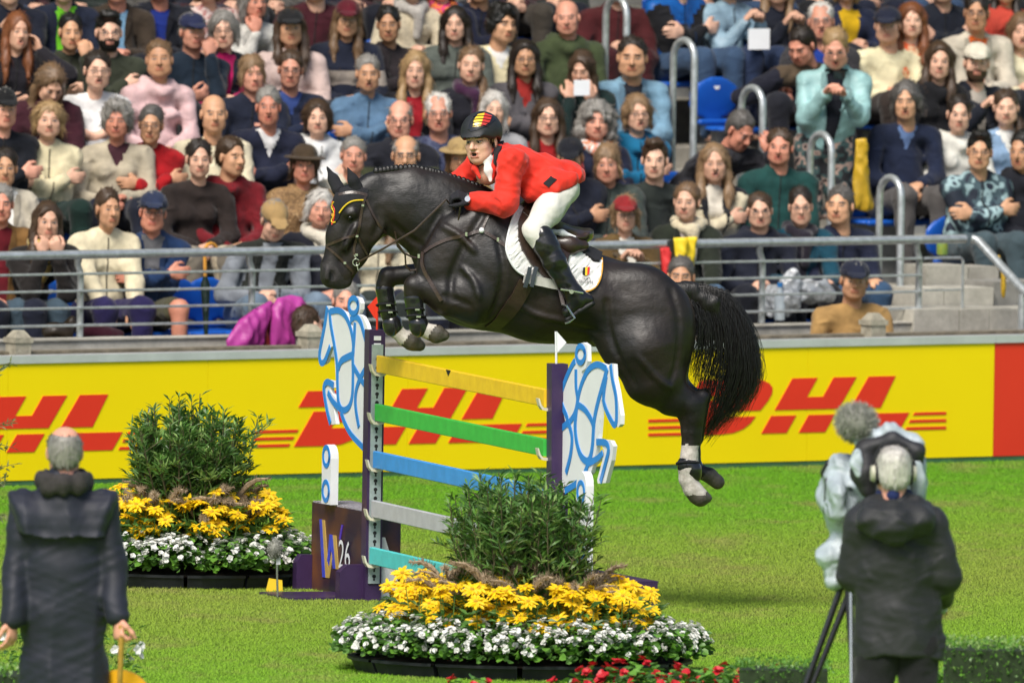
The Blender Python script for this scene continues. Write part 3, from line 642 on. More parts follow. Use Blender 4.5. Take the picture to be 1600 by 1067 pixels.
    mp.tube([o - UPZ * .03, t_], .006, 8); mp.build('flag_pole', M_red if L_ else M_wht, w)
    sgx = -1 if L_ else 1; h_ = .14
    tri = [(0, 0), (sgx * .052, -.058), (0, -.118)] if not L_ else [(0, 0), (-.05, -.055), (-.012, -.115), (0, -.125)]
    mf = MB(); mf.prism(tri, t_ + np.array([sgx * .006, 0, 0]), np.array([1., 0, 0]), UPZ, np.array([0, .008, 0])); mf.build('flag', M_red if L_ else M_wht, w)
    return w
wings = [wing(-1), wing(1)]
PLK = [('yellow', (.96, .60, .02), 554, 592 - 12), ('green', (.055, .52, .07), 630, 657), ('blue', (.06, .33, .78), 705, 731), ('silver grey', (.50, .51, .53), 781.5, 810), ('turquoise', (.10, .62, .60), 856, 884)]
for nm, c, t0, t1 in PLK:
    xl = 586 - (t0 - 554) * .021
    A = at(xl + 4, (t0 + t1) / 2, YL - .055); hgt = .094
    Bq = at(858.5, (t0 + t1) / 2 + 55.5, YR + .055); zc = (A[2] + Bq[2]) / 2
    A = PL + FD * .075 + FN * .062; Bp = PRr - FD * .06 + FN * .062; A[0] = at(xl + 4, 700, A[1])[0]; A[2] = Bp[2] = 0
    lab = f'{nm} plank hung between the two jump wings' + {'yellow': ', uppermost, with small dark mark', 'green': ', second from the top', 'blue': ', third from the top', 'silver grey': ', just above the lowest plank', 'turquoise': ', lowest of the five'}[nm]
    t = thing('jump_plank', lab, 'plank', A + UPZ * zc, 0, 'planks of the obstacle')
    d = Bp - A; ln = np.linalg.norm(d); d = d / ln; nn = unit(np.cross(UPZ, d)); nn = nn if nn @ FN > 0 else -nn
    mb = MB(); bv = .004; mb.prism([(-.014, -hgt / 2 + bv), (-.014 + bv, -hgt / 2), (.014 - bv, -hgt / 2), (.014, -hgt / 2 + bv), (.014, hgt / 2 - bv), (.014 - bv, hgt / 2), (-.014 + bv, hgt / 2), (-.014, hgt / 2 - bv)], (0, 0, 0), nn, UPZ, d * ln)
    mb.build('board', mat('plank_paint', c, .42, .10, 13, .06, 40), t)
    if nm == 'yellow':
        mb = MB(); mb.prism([(0, .047), (.10, .047), (.05, .012)], d * ln * .42 + nn * .0145, d, UPZ, nn * .001); mb.build('dark_mark', M_blk, t)
    # cups carrying the plank, one on each wing
    for wg, pos, sg in ((wings[0], A, -1), (wings[1], Bp, 1)):
        o = pos + UPZ * (zc - hgt / 2) - np.array(wg.location)
        mb = MB(); pr = [(-.045, .006), (-.03, -.012), (.0, -.018), (.03, -.012), (.045, .010), (.055, .05), (.047, .05), (.036, .016), (.02, -.002), (-.02, -.002), (-.045, .014)]
        mb.prism([(a, b - .004) for a, b in pr], o - d * .02, nn, UPZ, d * .05 * 1.0); mb.build('cup', M_cup, wg)
# ================================================================ FIGURES: heads, hands, hair
SKIN = {'fair': srgb(226, 178, 152), 'pink': srgb(220, 158, 134), 'tan': srgb(206, 156, 122), 'olive': srgb(196, 148, 114), 'ruddy': srgb(214, 146, 122)}
def skin(t, j=1.): c = SKIN[t]; return mat('skin', (c[0] * j, c[1] * j ** 1.25, c[2] * j ** 1.4), .5, .16, 16, .12, 160, spec=.4)
def lipm(t): c = SKIN[t]; return mat('lips', (c[0] * .74, c[1] * .52, c[2] * .52), .45, .05, 20)
M_eyew = mat('eye_white', (.30, .26, .24), .4, 0); M_iris = mat('iris', (.03, .022, .018), .2, 0)
HAIRC = {'black': (.010, .009, .008), 'dark': (.022, .015, .011), 'brown': (.060, .035, .020), 'light': (.16, .095, .05), 'blond': (.34, .22, .105), 'red': (.19, .065, .024), 'grey': (.24, .225, .205), 'white': (.55, .52, .48), 'sandy': (.24, .15, .08), 'dgrey': (.10, .092, .085)}
def hairm(c):
    key = ('hair', c)
    if key in _mats: return _mats[key]
    col = HAIRC[c]; m = bpy.data.materials.new('hair'); m.use_nodes = True; nt = m.node_tree; N, L = nt.nodes, nt.links; b = N['Principled BSDF']; b.inputs['Roughness'].default_value = .42; b.inputs['Specular IOR Level'].default_value = .45
    co = _coords(nt, 1); mp = N.new('ShaderNodeMapping'); mp.inputs['Scale'].default_value = (130, 130, 14); L.new(co, mp.inputs[0])
    z = N.new('ShaderNodeTexNoise'); z.inputs['Scale'].default_value = 1; z.inputs['Detail'].default_value = 3; L.new(mp.outputs[0], z.inputs['Vector'])
    mx = N.new('ShaderNodeMix'); mx.data_type = 'RGBA'; mx.inputs[6].default_value = (*[x * .45 for x in col], 1); mx.inputs[7].default_value = (*[min(1, x * 1.6) for x in col], 1); L.new(z.outputs[0], mx.inputs[0]); L.new(mx.outputs[2], b.inputs['Base Color'])
    bp = N.new('ShaderNodeBump'); bp.inputs['Strength'].default_value = .7; bp.inputs['Distance'].default_value = .006; L.new(z.outputs[0], bp.inputs['Height']); L.new(bp.outputs[0], b.inputs['Normal'])
    _mats[key] = m; return m
def head_mesh(h=.008, sex='m', fat=0., mouth=0., rnd=None, neck=True):
    r = rnd or random.Random(1); g = lambda a: r.uniform(-a, a)
    jw = (.036 if sex == 'm' else .030) + .012 * fat + g(.003); fw = .0585 + .010 * fat + g(.004); nl = .020 + g(.004) + (.003 if sex == 'm' else 0)
    s = Solid()
    s.ell((0, .02, .035), (.0725 + g(.004), .095, .082), .03)
    s.ell((0, -.028, -.028), (fw, .060, .084), .03)
    s.ell((0, -.052, -.092), (jw, .032, .026), .03)
    for x in (-1, 1):
        s.ell((x * .038, -.058, -.026), (.024 + .006 * fat, .022, .022), .025)
        s.ell((x * (.040 + .01 * fat), -.03, -.068), (.022 + .008 * fat, .035, .026), .03)
        s.ell((x * .077, .012, -.008), (.010, .020, .033), .008, rot('z', x * .35))
    s.cone((-.034, -.080, .024), (.034, -.080, .024), .0105, k=.015)
    for x in (-1, 1): s.ell((x * .031, -.095, .003), (.018, .014, .011), .012, sub=True)
    for x in (-1, 1): s.ell((x * .031, -.076, .002), (.0155, .013, .0105), .004)
    s.cone((0, -.086, .012), (0, -.096 - nl * .7, -.026), .0085, .0125, .012)
    for x in (-1, 1): s.ell((x * .011, -.094, -.030), (.009, .010, .008), .008)
    s.cone((-.019, -.086, -.054), (.019, -.086, -.054), .0075, k=.008); s.cone((-.017, -.085, -.066 - mouth * .6), (.017, -.085, -.066 - mouth * .6), .008, k=.008)
    if mouth > .004: s.ell((0, -.096, -.060 - mouth * .3), (.015, .022, .004 + mouth * .5), .004, sub=True)
    else: sm_ = g(.004); s.cone((-.022, -.096, -.0602 + sm_), (0, -.098, -.0602), .0035, k=.004, sub=True); s.cone((0, -.098, -.0602), (.022, -.096, -.0602 + sm_), .0035, k=.004, sub=True)
    if neck: s.cone((0, .018, -.06), (0, .034, -.175), .052 if sex == 'm' else .045, .06 if sex == 'm' else .052, .03)
    V, Q = s.mesh(h)
    C = V[Q].mean(1); x, y, z = np.abs(C[:, 0]), C[:, 1], C[:, 2]
    m = np.zeros(len(Q), int)
    fr = y < -.055
    m[fr & (x < .024) & (z < -.049) & (z > -.0725 - mouth) & (y < -.074)] = 1
    ex = np.abs(x - .031)
    m[fr & (((ex / .0135) ** 2 + ((z - .002) / .0062) ** 2) < 1)] = 2
    m[fr & (((ex / .0058) ** 2 + ((z - .002) / .0058) ** 2) < 1) | fr & (((ex / .015) ** 2 + ((z - .0075) / .0018) ** 2) < 1)] = 3
    m[fr & (x > .012) & (x < .050) & (np.abs(z - (.0245 - .10 * np.maximum(x - .038, 0))) < (.0040 if sex == 'm' else .0030))] = 4
    if mouth > .004: m[(x < .013) & (np.abs(z + .060 + mouth * .3) < .003 + mouth * .4) & (y < -.06)] = 3
    return V, Q, m
def head_beard(V, Q, m, m_id=5, full=True):
    C = V[Q].mean(1); x, y, z = np.abs(C[:, 0]), C[:, 1], C[:, 2]
    k = (m == 0) & (y < .0) & (z < -.045) & (z > -.125) & ~((x < .018) & (z > -.050) & (z < -.040))
    k |= (m == 0) & (y < -.07) & (z < -.040) & (x < .03)
    m[k] = m_id
def hair_mesh(style, h=.010, rnd=None, seed=0, lod=False):
    s = Solid(); amp = .0065; fq = 62
    def cap(gr=0., back=True):
        s.ell((0, .022, .042), (.081 + gr, .101 + gr, .085 + gr), .02)
        if back: s.ell((0, .055, -.015), (.074 + gr, .062 + gr, .072), .03)
    face = lambda top=.066, w=.070: s.ell((0, -.118, -.030), (w, .088, top + .058), .024, sub=True)
    ears = lambda: [s.ell((x * .088, .0, -.02), (.022, .032, .045), .012, sub=True) for x in (-1, 1)]
    if style == 'short': cap(); face(); ears()
    elif style == 'crop': cap(-.003); face(.062); ears(); amp = .004
    elif style == 'quiff': cap(); s.ell((0, -.05, .115), (.06, .05, .028), .03); face(.066); ears(); amp = .008
    elif style == 'fringe': cap(.004); face(.036, .066); [s.ell((x * .08, .01, -.02), (.014, .04, .05), .02) for x in (-1, 1)]
    elif style in ('bob', 'shortf'):
        cap(.006); [s.cone((x * .078, .015, .03), (x * .080, .020, -.055 if style == 'shortf' else -.105), .030, .026, .03) for x in (-1, 1)]; s.cone((-.04, .075, -.02), (.04, .075, -.02), .05, k=.04)
        if style == 'bob': s.cone((-.05, .06, -.09), (.05, .06, -.09), .035, k=.04)
        face(.064, .064); amp = .006
    elif style == 'long':
        cap(.005)
        for x in (-1, 1): s.chain([(x * .076, .02, .03), (x * .084, .022, -.08), (x * .088, -.020, -.19), (x * .082, -.060, -.29)], [.030, .030, .032, .018], .03)
        s.chain([(0, .08, -.02), (0, .085, -.2)], [.065, .06], .04); face(.064, .060); amp = .007; fq = 45
    elif style in ('bun', 'tied'):
        cap(); face(.070, .068); ears(); amp = .006
        if style == 'bun': s.ell((0, .118, .05), (.036, .032, .036), .015)
        else: s.chain([(0, .10, .03), (0, .135, -.01), (.02, .12, -.14)], [.03, .028, .012], .02)
    elif style == 'tiedside':
        cap(); face(.068, .070); s.chain([(.04, .09, -.03), (.085, .03, -.11), (.085, -.05, -.20), (.075, -.075, -.30)], [.03, .028, .028, .012], .02); amp = .004
    elif style == 'curly': cap(.014); [s.ell((x * .082, .02, -.02), (.03, .045, .055), .03) for x in (-1, 1)]; s.ell((0, -.055, .105), (.055, .035, .03), .03); face(.052, .062); amp = .016; fq = 70
    elif style == 'bigcurly': cap(.022); [s.cone((x * .088, .02, .02), (x * .098, .025, -.10), .042, .045, .03) for x in (-1, 1)]; s.cone((-.05, .07, -.08), (.05, .07, -.08), .05, k=.04); face(.054, .060); amp = .018; fq = 60
    elif style == 'wavy': cap(.005); [s.cone((x * .082, .015, .02), (x * .086, .02, -.06), .026, .02, .03) for x in (-1, 1)]; face(.064, .066); amp = .009; fq = 55
    elif style == 'horseshoe': cap(-.004); s.ell((0, -.02, .105), (.073, .12, .062), .01, sub=True); face(); ears(); amp = .002
    elif style == 'receding': cap(); face(.074, .072); [s.ell((x * .035, -.07, .10), (.026, .06, .035), .01, sub=True) for x in (-1, 1)]; ears()
    V, Q = s.mesh(h, amp, fq, seed)
    return (V, Q) if lod else strands(V, Q, style, seed)
def strands(V, Q, style, seed, n=330):
    """thin locks laid along the hair's flow, breaking its outline and its hairline"""
    r = np.random.default_rng(seed + 5); curly = 'curly' in style; longish = style in ('long', 'bob', 'tiedside', 'shortf', 'wavy', 'fringe')
    n = 820 if longish else 620
    f = r.integers(0, len(Q), n); A, B, C_, D_ = [V[Q[f, i]] for i in range(4)]; u = r.random((n, 2)); P = (A * (1 - u[:, :1]) + B * u[:, :1]) * (1 - u[:, 1:]) + (D_ * (1 - u[:, :1]) + C_ * u[:, :1]) * u[:, 1:]
    Nn = np.cross(C_ - A, D_ - B); Nn /= np.linalg.norm(Nn, axis=1)[:, None] + 1e-9
    part = np.array([r.uniform(-.035, .035), -.035 if longish else .02, .125]); fl = P - part; fl[:, 2] -= np.where(P[:, 2] < .05, .10, .0)
    back = style in ('bun', 'tied', 'tiedside', 'quiff', 'receding', 'short', 'crop')
    if back: fl = np.where((P[:, 1] < .03)[:, None] & (P[:, 2] > .02)[:, None], np.array([0, 1., .25]) + r.normal(size=(n, 3)) * .25, fl)
    if curly: fl = r.normal(size=(n, 3)) - (0, 0, .4)
    fl = fl + r.normal(size=(n, 3)) * .012; T = fl - Nn * (fl * Nn).sum(1)[:, None]; T /= np.linalg.norm(T, axis=1)[:, None] + 1e-9
    L = r.uniform(.4, 1.35, n) * (.030 if style in ('crop', 'horseshoe') else .042 if not longish else .062); X = np.cross(T, Nn) * (r.uniform(.0010, .0030, n))[:, None]
    lift = r.uniform(.001, .005, n) * (2.4 if curly else 1.0) * np.where(r.random(n) < .12, 2.5, 1); side = np.cross(T, Nn) * (r.normal(size=n) * .008)[:, None]
    P0 = P - Nn * .002; P1 = P + T * (L * .5)[:, None] + Nn * lift[:, None] + side * .4; P2 = P + T * L[:, None] + Nn * (lift * .9 - (L ** 2) * 2.2)[:, None] + side
    S_ = np.stack([P0 - X, P0 + X, P1 + X, P1 - X, P2 + X * .3, P2 - X * .3], 1).reshape(-1, 3); i = np.arange(n)[:, None] * 6 + len(V)
    return np.concatenate([V, S_]), np.concatenate([Q, i + np.array([[0, 1, 2, 3]]), i + np.array([[3, 2, 4, 5]])])
def capm(kind):
    s = Solid()
    s.ell((0, .012, .052), (.090, .108, .078), .02); s.ell((0, .012, -.075), (.2, .2, .115), .006, sub=True)
    if kind == 'cap': s.ell((0, -.118, .050), (.066, .066, .008), .012, rot('x', .22))
    elif kind == 'brim': s.ell((0, .012, .050), (.165, .185, .010), .012); s.ell((0, .012, .08), (.088, .10, .062), .012)
    return s.mesh(.009)
_hand = {}
def hand_mesh(curl=.35, h=.006):
    """wrist at the origin, fingers along +x, palm facing -z, thumb on +y"""
    key = (curl, h)
    if key in _hand: return _hand[key]
    s = Solid(); s.cone((-.02, 0, 0), (.02, 0, 0), .026, .028, .01, (1, 1, .75)); s.ell((.052, 0, -.002), (.046, .042, .017), .012)
    for i, (y, l) in enumerate(((.030, .072), (.010, .080), (-.011, .074), (-.031, .058))):
        a = curl * (1 + .12 * i); p = np.array([.085 - .004 * abs(i - 1), y, -.002]); pts = [p - (.03, 0, 0), p]; ang = 0
        for f in (.42, .32, .26): ang -= a; p = p + l * f * np.array([math.cos(ang), (y * .3) * .3, math.sin(ang)]); pts.append(p)
        s.chain(pts, [.0095, .0095, .009, .008, .0068], .005)
    s.chain([(.02, .028, -.004), (.050, .056, -.012), (.078, .060, -.020 - .02 * curl), (.10, .054, -.030 - .03 * curl)], [.016, .0125, .0105, .008], .008)
    _hand[key] = s.mesh(h); return _hand[key]
def place_hand(w, d, n, side=1, curl=.35, h=.006, sc=1.0):
    """w wrist, d pointing direction, n palm normal; side=+1: thumb on cross(palm->back, d)"""
    V, Q = hand_mesh(curl, h); V = V.copy()
    if side < 0: V[:, 1] *= -1; Q = Q[:, ::-1]
    d = unit(d); z = -unit(np.asarray(n) - d * (np.asarray(n) @ d)); y = np.cross(z, d)
    return np.asarray(w) + sc * (V[:, :1] * d + V[:, 1:2] * y + V[:, 2:] * z), Q
def join(parts):
    """[(V, Q, midx)] -> one vertex list"""
    Vs, Qs, Ms, n = [], [], [], 0
    for V, Q, m in parts: Vs.append(V); Qs.append(np.asarray(Q) + n); n += len(V); Ms.append(np.full(len(Q), m) if np.isscalar(m) else m)
    return np.concatenate(Vs), np.concatenate(Qs), np.concatenate(Ms)
def ik(a, b, l1, l2, pole):
    a, b = np.asarray(a, float), np.asarray(b, float); d = b - a; L_ = np.linalg.norm(d); u = d / (L_ + 1e-9)
    if L_ > (l1 + l2) * .995: b = a + u * (l1 + l2) * .995; L_ = (l1 + l2) * .995
    x = (l1 * l1 - l2 * l2 + L_ * L_) / (2 * L_); hgt = math.sqrt(max(0, l1 * l1 - x * x)); p = np.asarray(pole, float); p = unit(p - u * (p @ u))
    return a + u * x + p * hgt, b
GL_ = None
def glasses_mb(w=.0): 
    mb = MB()
    for x in (-1, 1):
        c = (x * .032, -.100, .001); mb.tube([(c[0] + .020 * math.cos(a), c[1] + .004 * math.cos(a) * x * 1.2, c[2] + .015 * math.sin(a)) for a in np.linspace(0, 2 * PI, 11)], .0022, 4, cap=False)
        mb.tube([(x * .052, -.097, .004), (x * .076, -.06, .006), (x * .082, .005, .004)], .002, 4)
    mb.tube([(-.012, -.103, .004), (.012, -.103, .004)], .002, 4); return mb
M_glas = mat('spectacle_frame', (.03, .028, .03), .3, 0, metal=.2)
def xf(V, R, t, sc=1.0): return (np.asarray(V) * sc) @ np.asarray(R).T + np.asarray(t)
# ================================================================ HORSE
PXM = 285.0
def yb(px): return (px - 800) / PXM * .13
def hp(px, py, dy=0.): return at(px, py, yb(px) + dy)
def rp(r): return r / PXM
HROOT = np.array([0.6, 0., 0.68])
class Drape:
    """lays straps and cloth on a built surface, looking along the camera's line of sight to find it"""
    def __init__(s, V, Q): s.b = BVHTree.FromPolygons([tuple(v) for v in V], [tuple(int(i) for i in q) for q in Q])
    def pt(s, px, py, off=.004, y0=-.2):
        d = Vector(ray(px, py)).normalized(); hit = s.b.ray_cast(Vector(CAMP), d)
        if hit[0] is None:
            hit = s.b.find_nearest(Vector(at(px, py, y0)))
        n = np.array(hit[1]); n = n if n @ np.array(d) < 0 else -n
        return np.array(hit[0]) + n * off, n
    def line(s, pts, off=.004, step=4., smooth=True):
        P = np.asarray(pts, float); k = len(P); Q = []
        for i in range(k - 1):
            a, b, c, d = P[max(i - 1, 0)], P[i], P[i + 1], P[min(i + 2, k - 1)]; n = max(2, int(np.linalg.norm(c - b) / step))
            for f in np.arange(n) / n: Q.append(.5 * (2 * b + (c - a) * f + (2 * a - 5 * b + 4 * c - d) * f * f + (3 * b - a - 3 * c + d) * f ** 3))
        Q.append(P[-1]); r = [s.pt(q[0], q[1], off) for q in Q]
        W = np.array([x[0] for x in r]); Nn = np.array([x[1] for x in r])
        for _ in range(2): W[1:-1] = .25 * W[:-2] + .5 * W[1:-1] + .25 * W[2:]
        return W, Nn
    def strap(s, mb, pts, w=.016, t=.005, off=.004, m=0):
        W, Nn = s.line(pts, off); n = len(W); T = np.gradient(W, axis=0); T /= np.linalg.norm(T, axis=1)[:, None] + 1e-9
        B = np.cross(T, Nn); B /= np.linalg.norm(B, axis=1)[:, None] + 1e-9; V = []
        for sx, sz in ((-.5, -.5), (.5, -.5), (.5, .5), (-.5, .5)): V.append(W + B * sx * w + Nn * (sz * t))
        V = np.concatenate(V); q = []
        for i in range(n - 1):
            for a in range(4): b = (a + 1) % 4; q.append((a * n + i, b * n + i, b * n + i + 1, a * n + i + 1))
        q += [(0, 3 * n, 2 * n, n), (n - 1, 2 * n - 1, 3 * n - 1, 4 * n - 1)]
        return mb.add(V, q, m=m)
    def patch(s, mb, poly, off=.008, step=5., m=0, y0=-.2, quilt=0., depth=.014):
        from mathutils.geometry import delaunay_2d_cdt
        P = np.asarray(poly, float); B = []
        for i in range(len(P)):
            a, b = P[i], P[(i + 1) % len(P)]; n = max(1, int(np.linalg.norm(b - a) / step)); B += [a + (b - a) * f for f in np.arange(n) / n]
        nb = len(B); lo, hi = P.min(0), P.max(0); pts = list(B)
        for x in np.arange(lo[0] + step / 2, hi[0], step):
            for y in np.arange(lo[1] + step / 2, hi[1], step):
                if min(np.linalg.norm(np.array(B) - (x, y), axis=1)) > step * .45: pts.append(np.array([x, y]))
        r = delaunay_2d_cdt([Vector(p) for p in pts], [], [list(range(nb))], 1, 1e-4)
        vs = [np.array(v[:]) for v in r[0]]; tr = [tuple(f) for f in r[2]]
        tris = []
        for f in tr:
            for i in range(1, len(f) - 1): tris.append((f[0], f[i], f[i + 1]))
        L = [s.pt(v[0], v[1], 0, y0) for v in vs]
        nrm = np.array([x[1] for x in L]); base = np.array([x[0] for x in L])
        hgt = np.full(len(vs), off)
        if quilt: hgt += np.array([quilt * (1 - max(abs(math.cos((v[0] + v[1]) * .32)) ** 8, abs(math.cos((v[0] - v[1]) * .32)) ** 8)) for v in vs])
        V = base + nrm * hgt[:, None]
        tr2 = []
        for t in tris:
            nn = np.cross(V[t[1]] - V[t[0]], V[t[2]] - V[t[0]]); tr2.append(t if nn @ nrm[t[0]] > 0 else (t[0], t[2], t[1]))
        # boundary skirt
        from collections import Counter
        E = Counter(); 
        for t in tr2:
            for i in range(3): E[(t[i], t[(i + 1) % 3])] += 1
        bd = [e for e in E if (e[1], e[0]) not in E]; n0 = len(V); V2 = base + nrm * (hgt - depth)[:, None]
        q = [(b, a, a + n0, b + n0) for a, b in bd]
        return mb.add(np.concatenate([V, V2]), q, tr2, m)
def build_horse():
    s = Solid()
    def ch(pts, sc, k=.05, dy=0.):
        P = [hp(p[0], p[1], (p[3] if len(p) > 3 else 0) + dy) for p in pts]; s.chain(P, [rp(p[2]) for p in pts], k, sc)
    ch([(716, 402, 70), (770, 416, 97)], (1, .80, 1), .06); ch([(770, 416, 97), (850, 446, 84), (930, 470, 67)], (1, .86, 1), .06); ch([(930, 470, 67), (1000, 480, 63), (1034, 492, 50)], (1, 1.05, 1), .06)
    # neck
    ch([(602, 312, 38), (642, 322, 53)], (1, .50, 1), .04); ch([(642, 322, 53), (692, 345, 64), (735, 372, 72)], (1, .58, 1), .05)
    s.chain([hp(590, 281), hp(644, 277), hp(691, 288), hp(752, 309), hp(800, 335)], [rp(9), rp(11), rp(12), rp(14), rp(18)], .05)       # crest, withers
    # head
    ch([(580, 292, 22), (550, 320, 29), (530, 368, 19), (519, 418, 16), (517, 434, 15)], (1, .74, 1), .03)
    ch([(572, 350, 27), (556, 396, 17), (536, 436, 13)], (1, .72, 1), .035); ch([(590, 322, 30), (572, 350, 27)], (1, .6, 1), .04)
    s.ell(hp(523, 431), (rp(20), .050, rp(18)), .025); s.ell(hp(531, 444), (rp(14), .036, rp(8)), .012); s.ell(hp(541, 441), (rp(8), .030, rp(7)), .015)
    for sd in (-1, 1):
        s.ell(hp(575, 352, sd * .045), (rp(26), .035, rp(30)), .025); s.cone(hp(556, 358, sd * .066), hp(534, 398, sd * .052), rp(4.5), rp(3), .025)
        s.ell(hp(549, 334, sd * .075), (rp(10), .022, rp(8)), .015); s.ell(hp(547, 341.5, sd * .098), (rp(7), .018, rp(5)), .008, sub=True)
        s.ell(hp(518, 431, sd * .062), (rp(6), .026, rp(9)), .012, sub=True); s.ell(hp(511, 429, sd * .045), (rp(5), .014, rp(11)), .012)
        s.ell(hp(552, 330, sd * .075), (rp(6), .02, rp(5)), .01)
    s.cone(hp(535, 449, -.05), hp(554, 431, -.06), rp(1.8), k=.006, sub=True)
    # shoulder, chest, haunch muscles
    for sd in (-1, 1):
        s.ell(hp(702, 398, sd * .155), (rp(42), .075, rp(70)), .035, rot('y', .45)); s.ell(hp(760, 380, sd * .17), (rp(40), .07, rp(62)), .05, rot('y', -.3))
        s.ell(hp(690, 425, sd * .12), (rp(38), .09, rp(36)), .04); s.ell(hp(745, 455, sd * .17), (rp(42), .085, rp(42)), .035)
        s.ell(hp(675, 355, sd * .075), (rp(46), .045, rp(18)), .035, rot('y', .6))
        s.ell(hp(1012, 508, sd * .15), (rp(72), .125, rp(84)), .05); s.ell(hp(960, 520, sd * .17), (rp(34), .07, rp(58)), .05, rot('y', -.25)); s.ell(hp(1056, 520, sd * .12), (rp(30), .10, rp(70)), .035)
        s.ell(hp(985, 440, sd * .12), (rp(55), .10, rp(28)), .05)
    s.ell(hp(735, 470), (rp(56), .19, rp(38)), .05); s.ell(hp(862, 480), (rp(90), .245, rp(52)), .06)
    # hind legs: near, far
    def hind(dy, off, tilt):
        q = lambda x, y, r: (x + off[0], y + off[1], r, dy)
        ch([q(1008, 545, 60), q(1022, 588, 47)], (1, .85, 1), .05); ch([q(1022, 588, 47), q(1050, 620, 28), q(1080, 633, 22)], (1, .78, 1), .03)
        ch([q(1098, 621, 9), q(1076, 634, 20), q(1080, 652, 18), q(1079, 672, 14), q(1077, 712, 13)], (1, .9, 1), .02)
        ch([(q(1098, 619, 9)), q(1092, 640, 10), q(1088, 690, 8)], (1, .8, 1), .015)
        ch([q(1077, 712, 13), q(1076, 731, 16), q(1082, 738, 13)], (1, .95, 1), .02)
        if tilt: ch([q(1076, 734, 15), q(1074, 748, 13.5), q(1082, 764, 14.5), q(1094, 777, 15)], (1, .95, 1), .012); s.cone(hp(1084, 778, dy), hp(1106, 778, dy), rp(8), rp(7), .012)
        else: ch([q(1076, 734, 14), q(1090, 741, 11), q(1104, 746, 12), q(1117, 757, 11.5)], (1, .95, 1), .012)
    hind(-.15, (0, 0), True); hind(.15, (4, -4), False)
    # fore legs: near (B), far (A)
    def leg(pts, dy, k=.02): ch([(*p, dy) for p in pts], (1, .92, 1), k)
    leg([(742, 462, 46), (700, 462, 31)], -.15, .04); leg([(700, 462, 31), (660, 449, 18)], -.14, .03); leg([(660, 449, 17), (648, 447, 16.5), (646, 460, 14), (647, 472, 11.5), (650, 494, 10.5)], -.14, .015); leg([(650, 494, 10.5), (654, 509, 13.5), (662, 515, 11), (672, 519, 12), (682, 521, 14.5)], -.14, .012); s.cone(hp(680, 528, -.14), hp(694, 524, -.14), rp(8), rp(9), .012)
    leg([(720, 440, 40), (680, 432, 24), (640, 429, 15)], .14, .03); leg([(640, 429, 15), (606, 432, 14.5), (601, 446, 13), (603, 462, 11), (608, 492, 10.5)], .14, .015); leg([(608, 492, 10.5), (613, 508, 14), (620, 518, 11), (632, 529, 12), (644, 533, 14)], .14, .012); s.cone(hp(640, 540, .14), hp(656, 540, .14), rp(8), rp(9), .012)
    v0, q0 = s.mesh(.022); D0 = Drape(v0, q0)
    for pts, r_ in (([(756, 332), (728, 380), (706, 430), (704, 470)], .014), ([(688, 330), (672, 362), (660, 388)], .012), ([(778, 372), (786, 420), (778, 470), (760, 500)], .013), ([(1048, 452), (1060, 500), (1058, 560), (1048, 596)], .006), ([(948, 470), (950, 510), (966, 556), (990, 600)], .008), ([(615, 350), (640, 372), (660, 384)], .012), ([(735, 478), (712, 468), (690, 462)], .008), ([(588, 330), (592, 350), (584, 370)], .010), ([(545, 372), (536, 392), (532, 410)], .006), ([(1070, 645), (1072, 670), (1070, 705)], .005), ([(860, 500), (900, 512), (936, 520)], .012)):
        W, Nn = D0.line(pts, .004)
        for a_, b_ in zip(W[:-1:2], W[2::2]): s.cone(a_, b_, r_ * .30, k=.032, sub=True)
    for pts, r_ in (([(556, 352), (545, 374), (536, 392)], .0035), ([(690, 352), (716, 366), (742, 392)], .006), ([(1000, 560), (1024, 588), (1046, 606)], .007), ([(800, 470), (840, 492), (890, 503)], .006), ([(725, 420), (742, 440), (750, 470)], .008)):
        W, Nn = D0.line(pts, .0)
        for a_, b_ in zip(W[:-1:2], W[2::2]): s.cone(a_, b_, r_ * .7, k=.03)
    V, Q = s.mesh(.0105, .0012, 55, 3)
    # markings: white socks, dark hooves
    C = V[Q].mean(1); m = np.zeros(len(Q), int)
    def near(a, b, r):
        d = b - a; t = np.clip(((C - a) @ d) / (d @ d), 0, 1); return np.linalg.norm(C - a - t[:, None] * d, axis=1) < r
    for a, b, r in (((1077, 716, -.15), (1082, 764, -.15), .085), ((658, 514, -.14), (672, 519, -.14), .054), ((616, 515, .14), (632, 529, .14), .054)):
        m[near(hp(*a), hp(*b), r)] = 1
    for a, b, r in (((1086, 776, -.15), (1104, 782, -.15), .052), ((1112, 750, .15), (1124, 764, .15), .066), ((682, 524, -.14), (700, 524, -.14), .058), ((644, 537, .14), (662, 540, .14), .062)):
        m[near(hp(*a), hp(*b), r)] = 2
    for a, b, r in (((514, 428, 0), (520, 440, 0), .072), ((533, 445, 0), (541, 442, 0), .04)):
        m[near(hp(*a), hp(*b), r)] = 3
    return V, Q, m
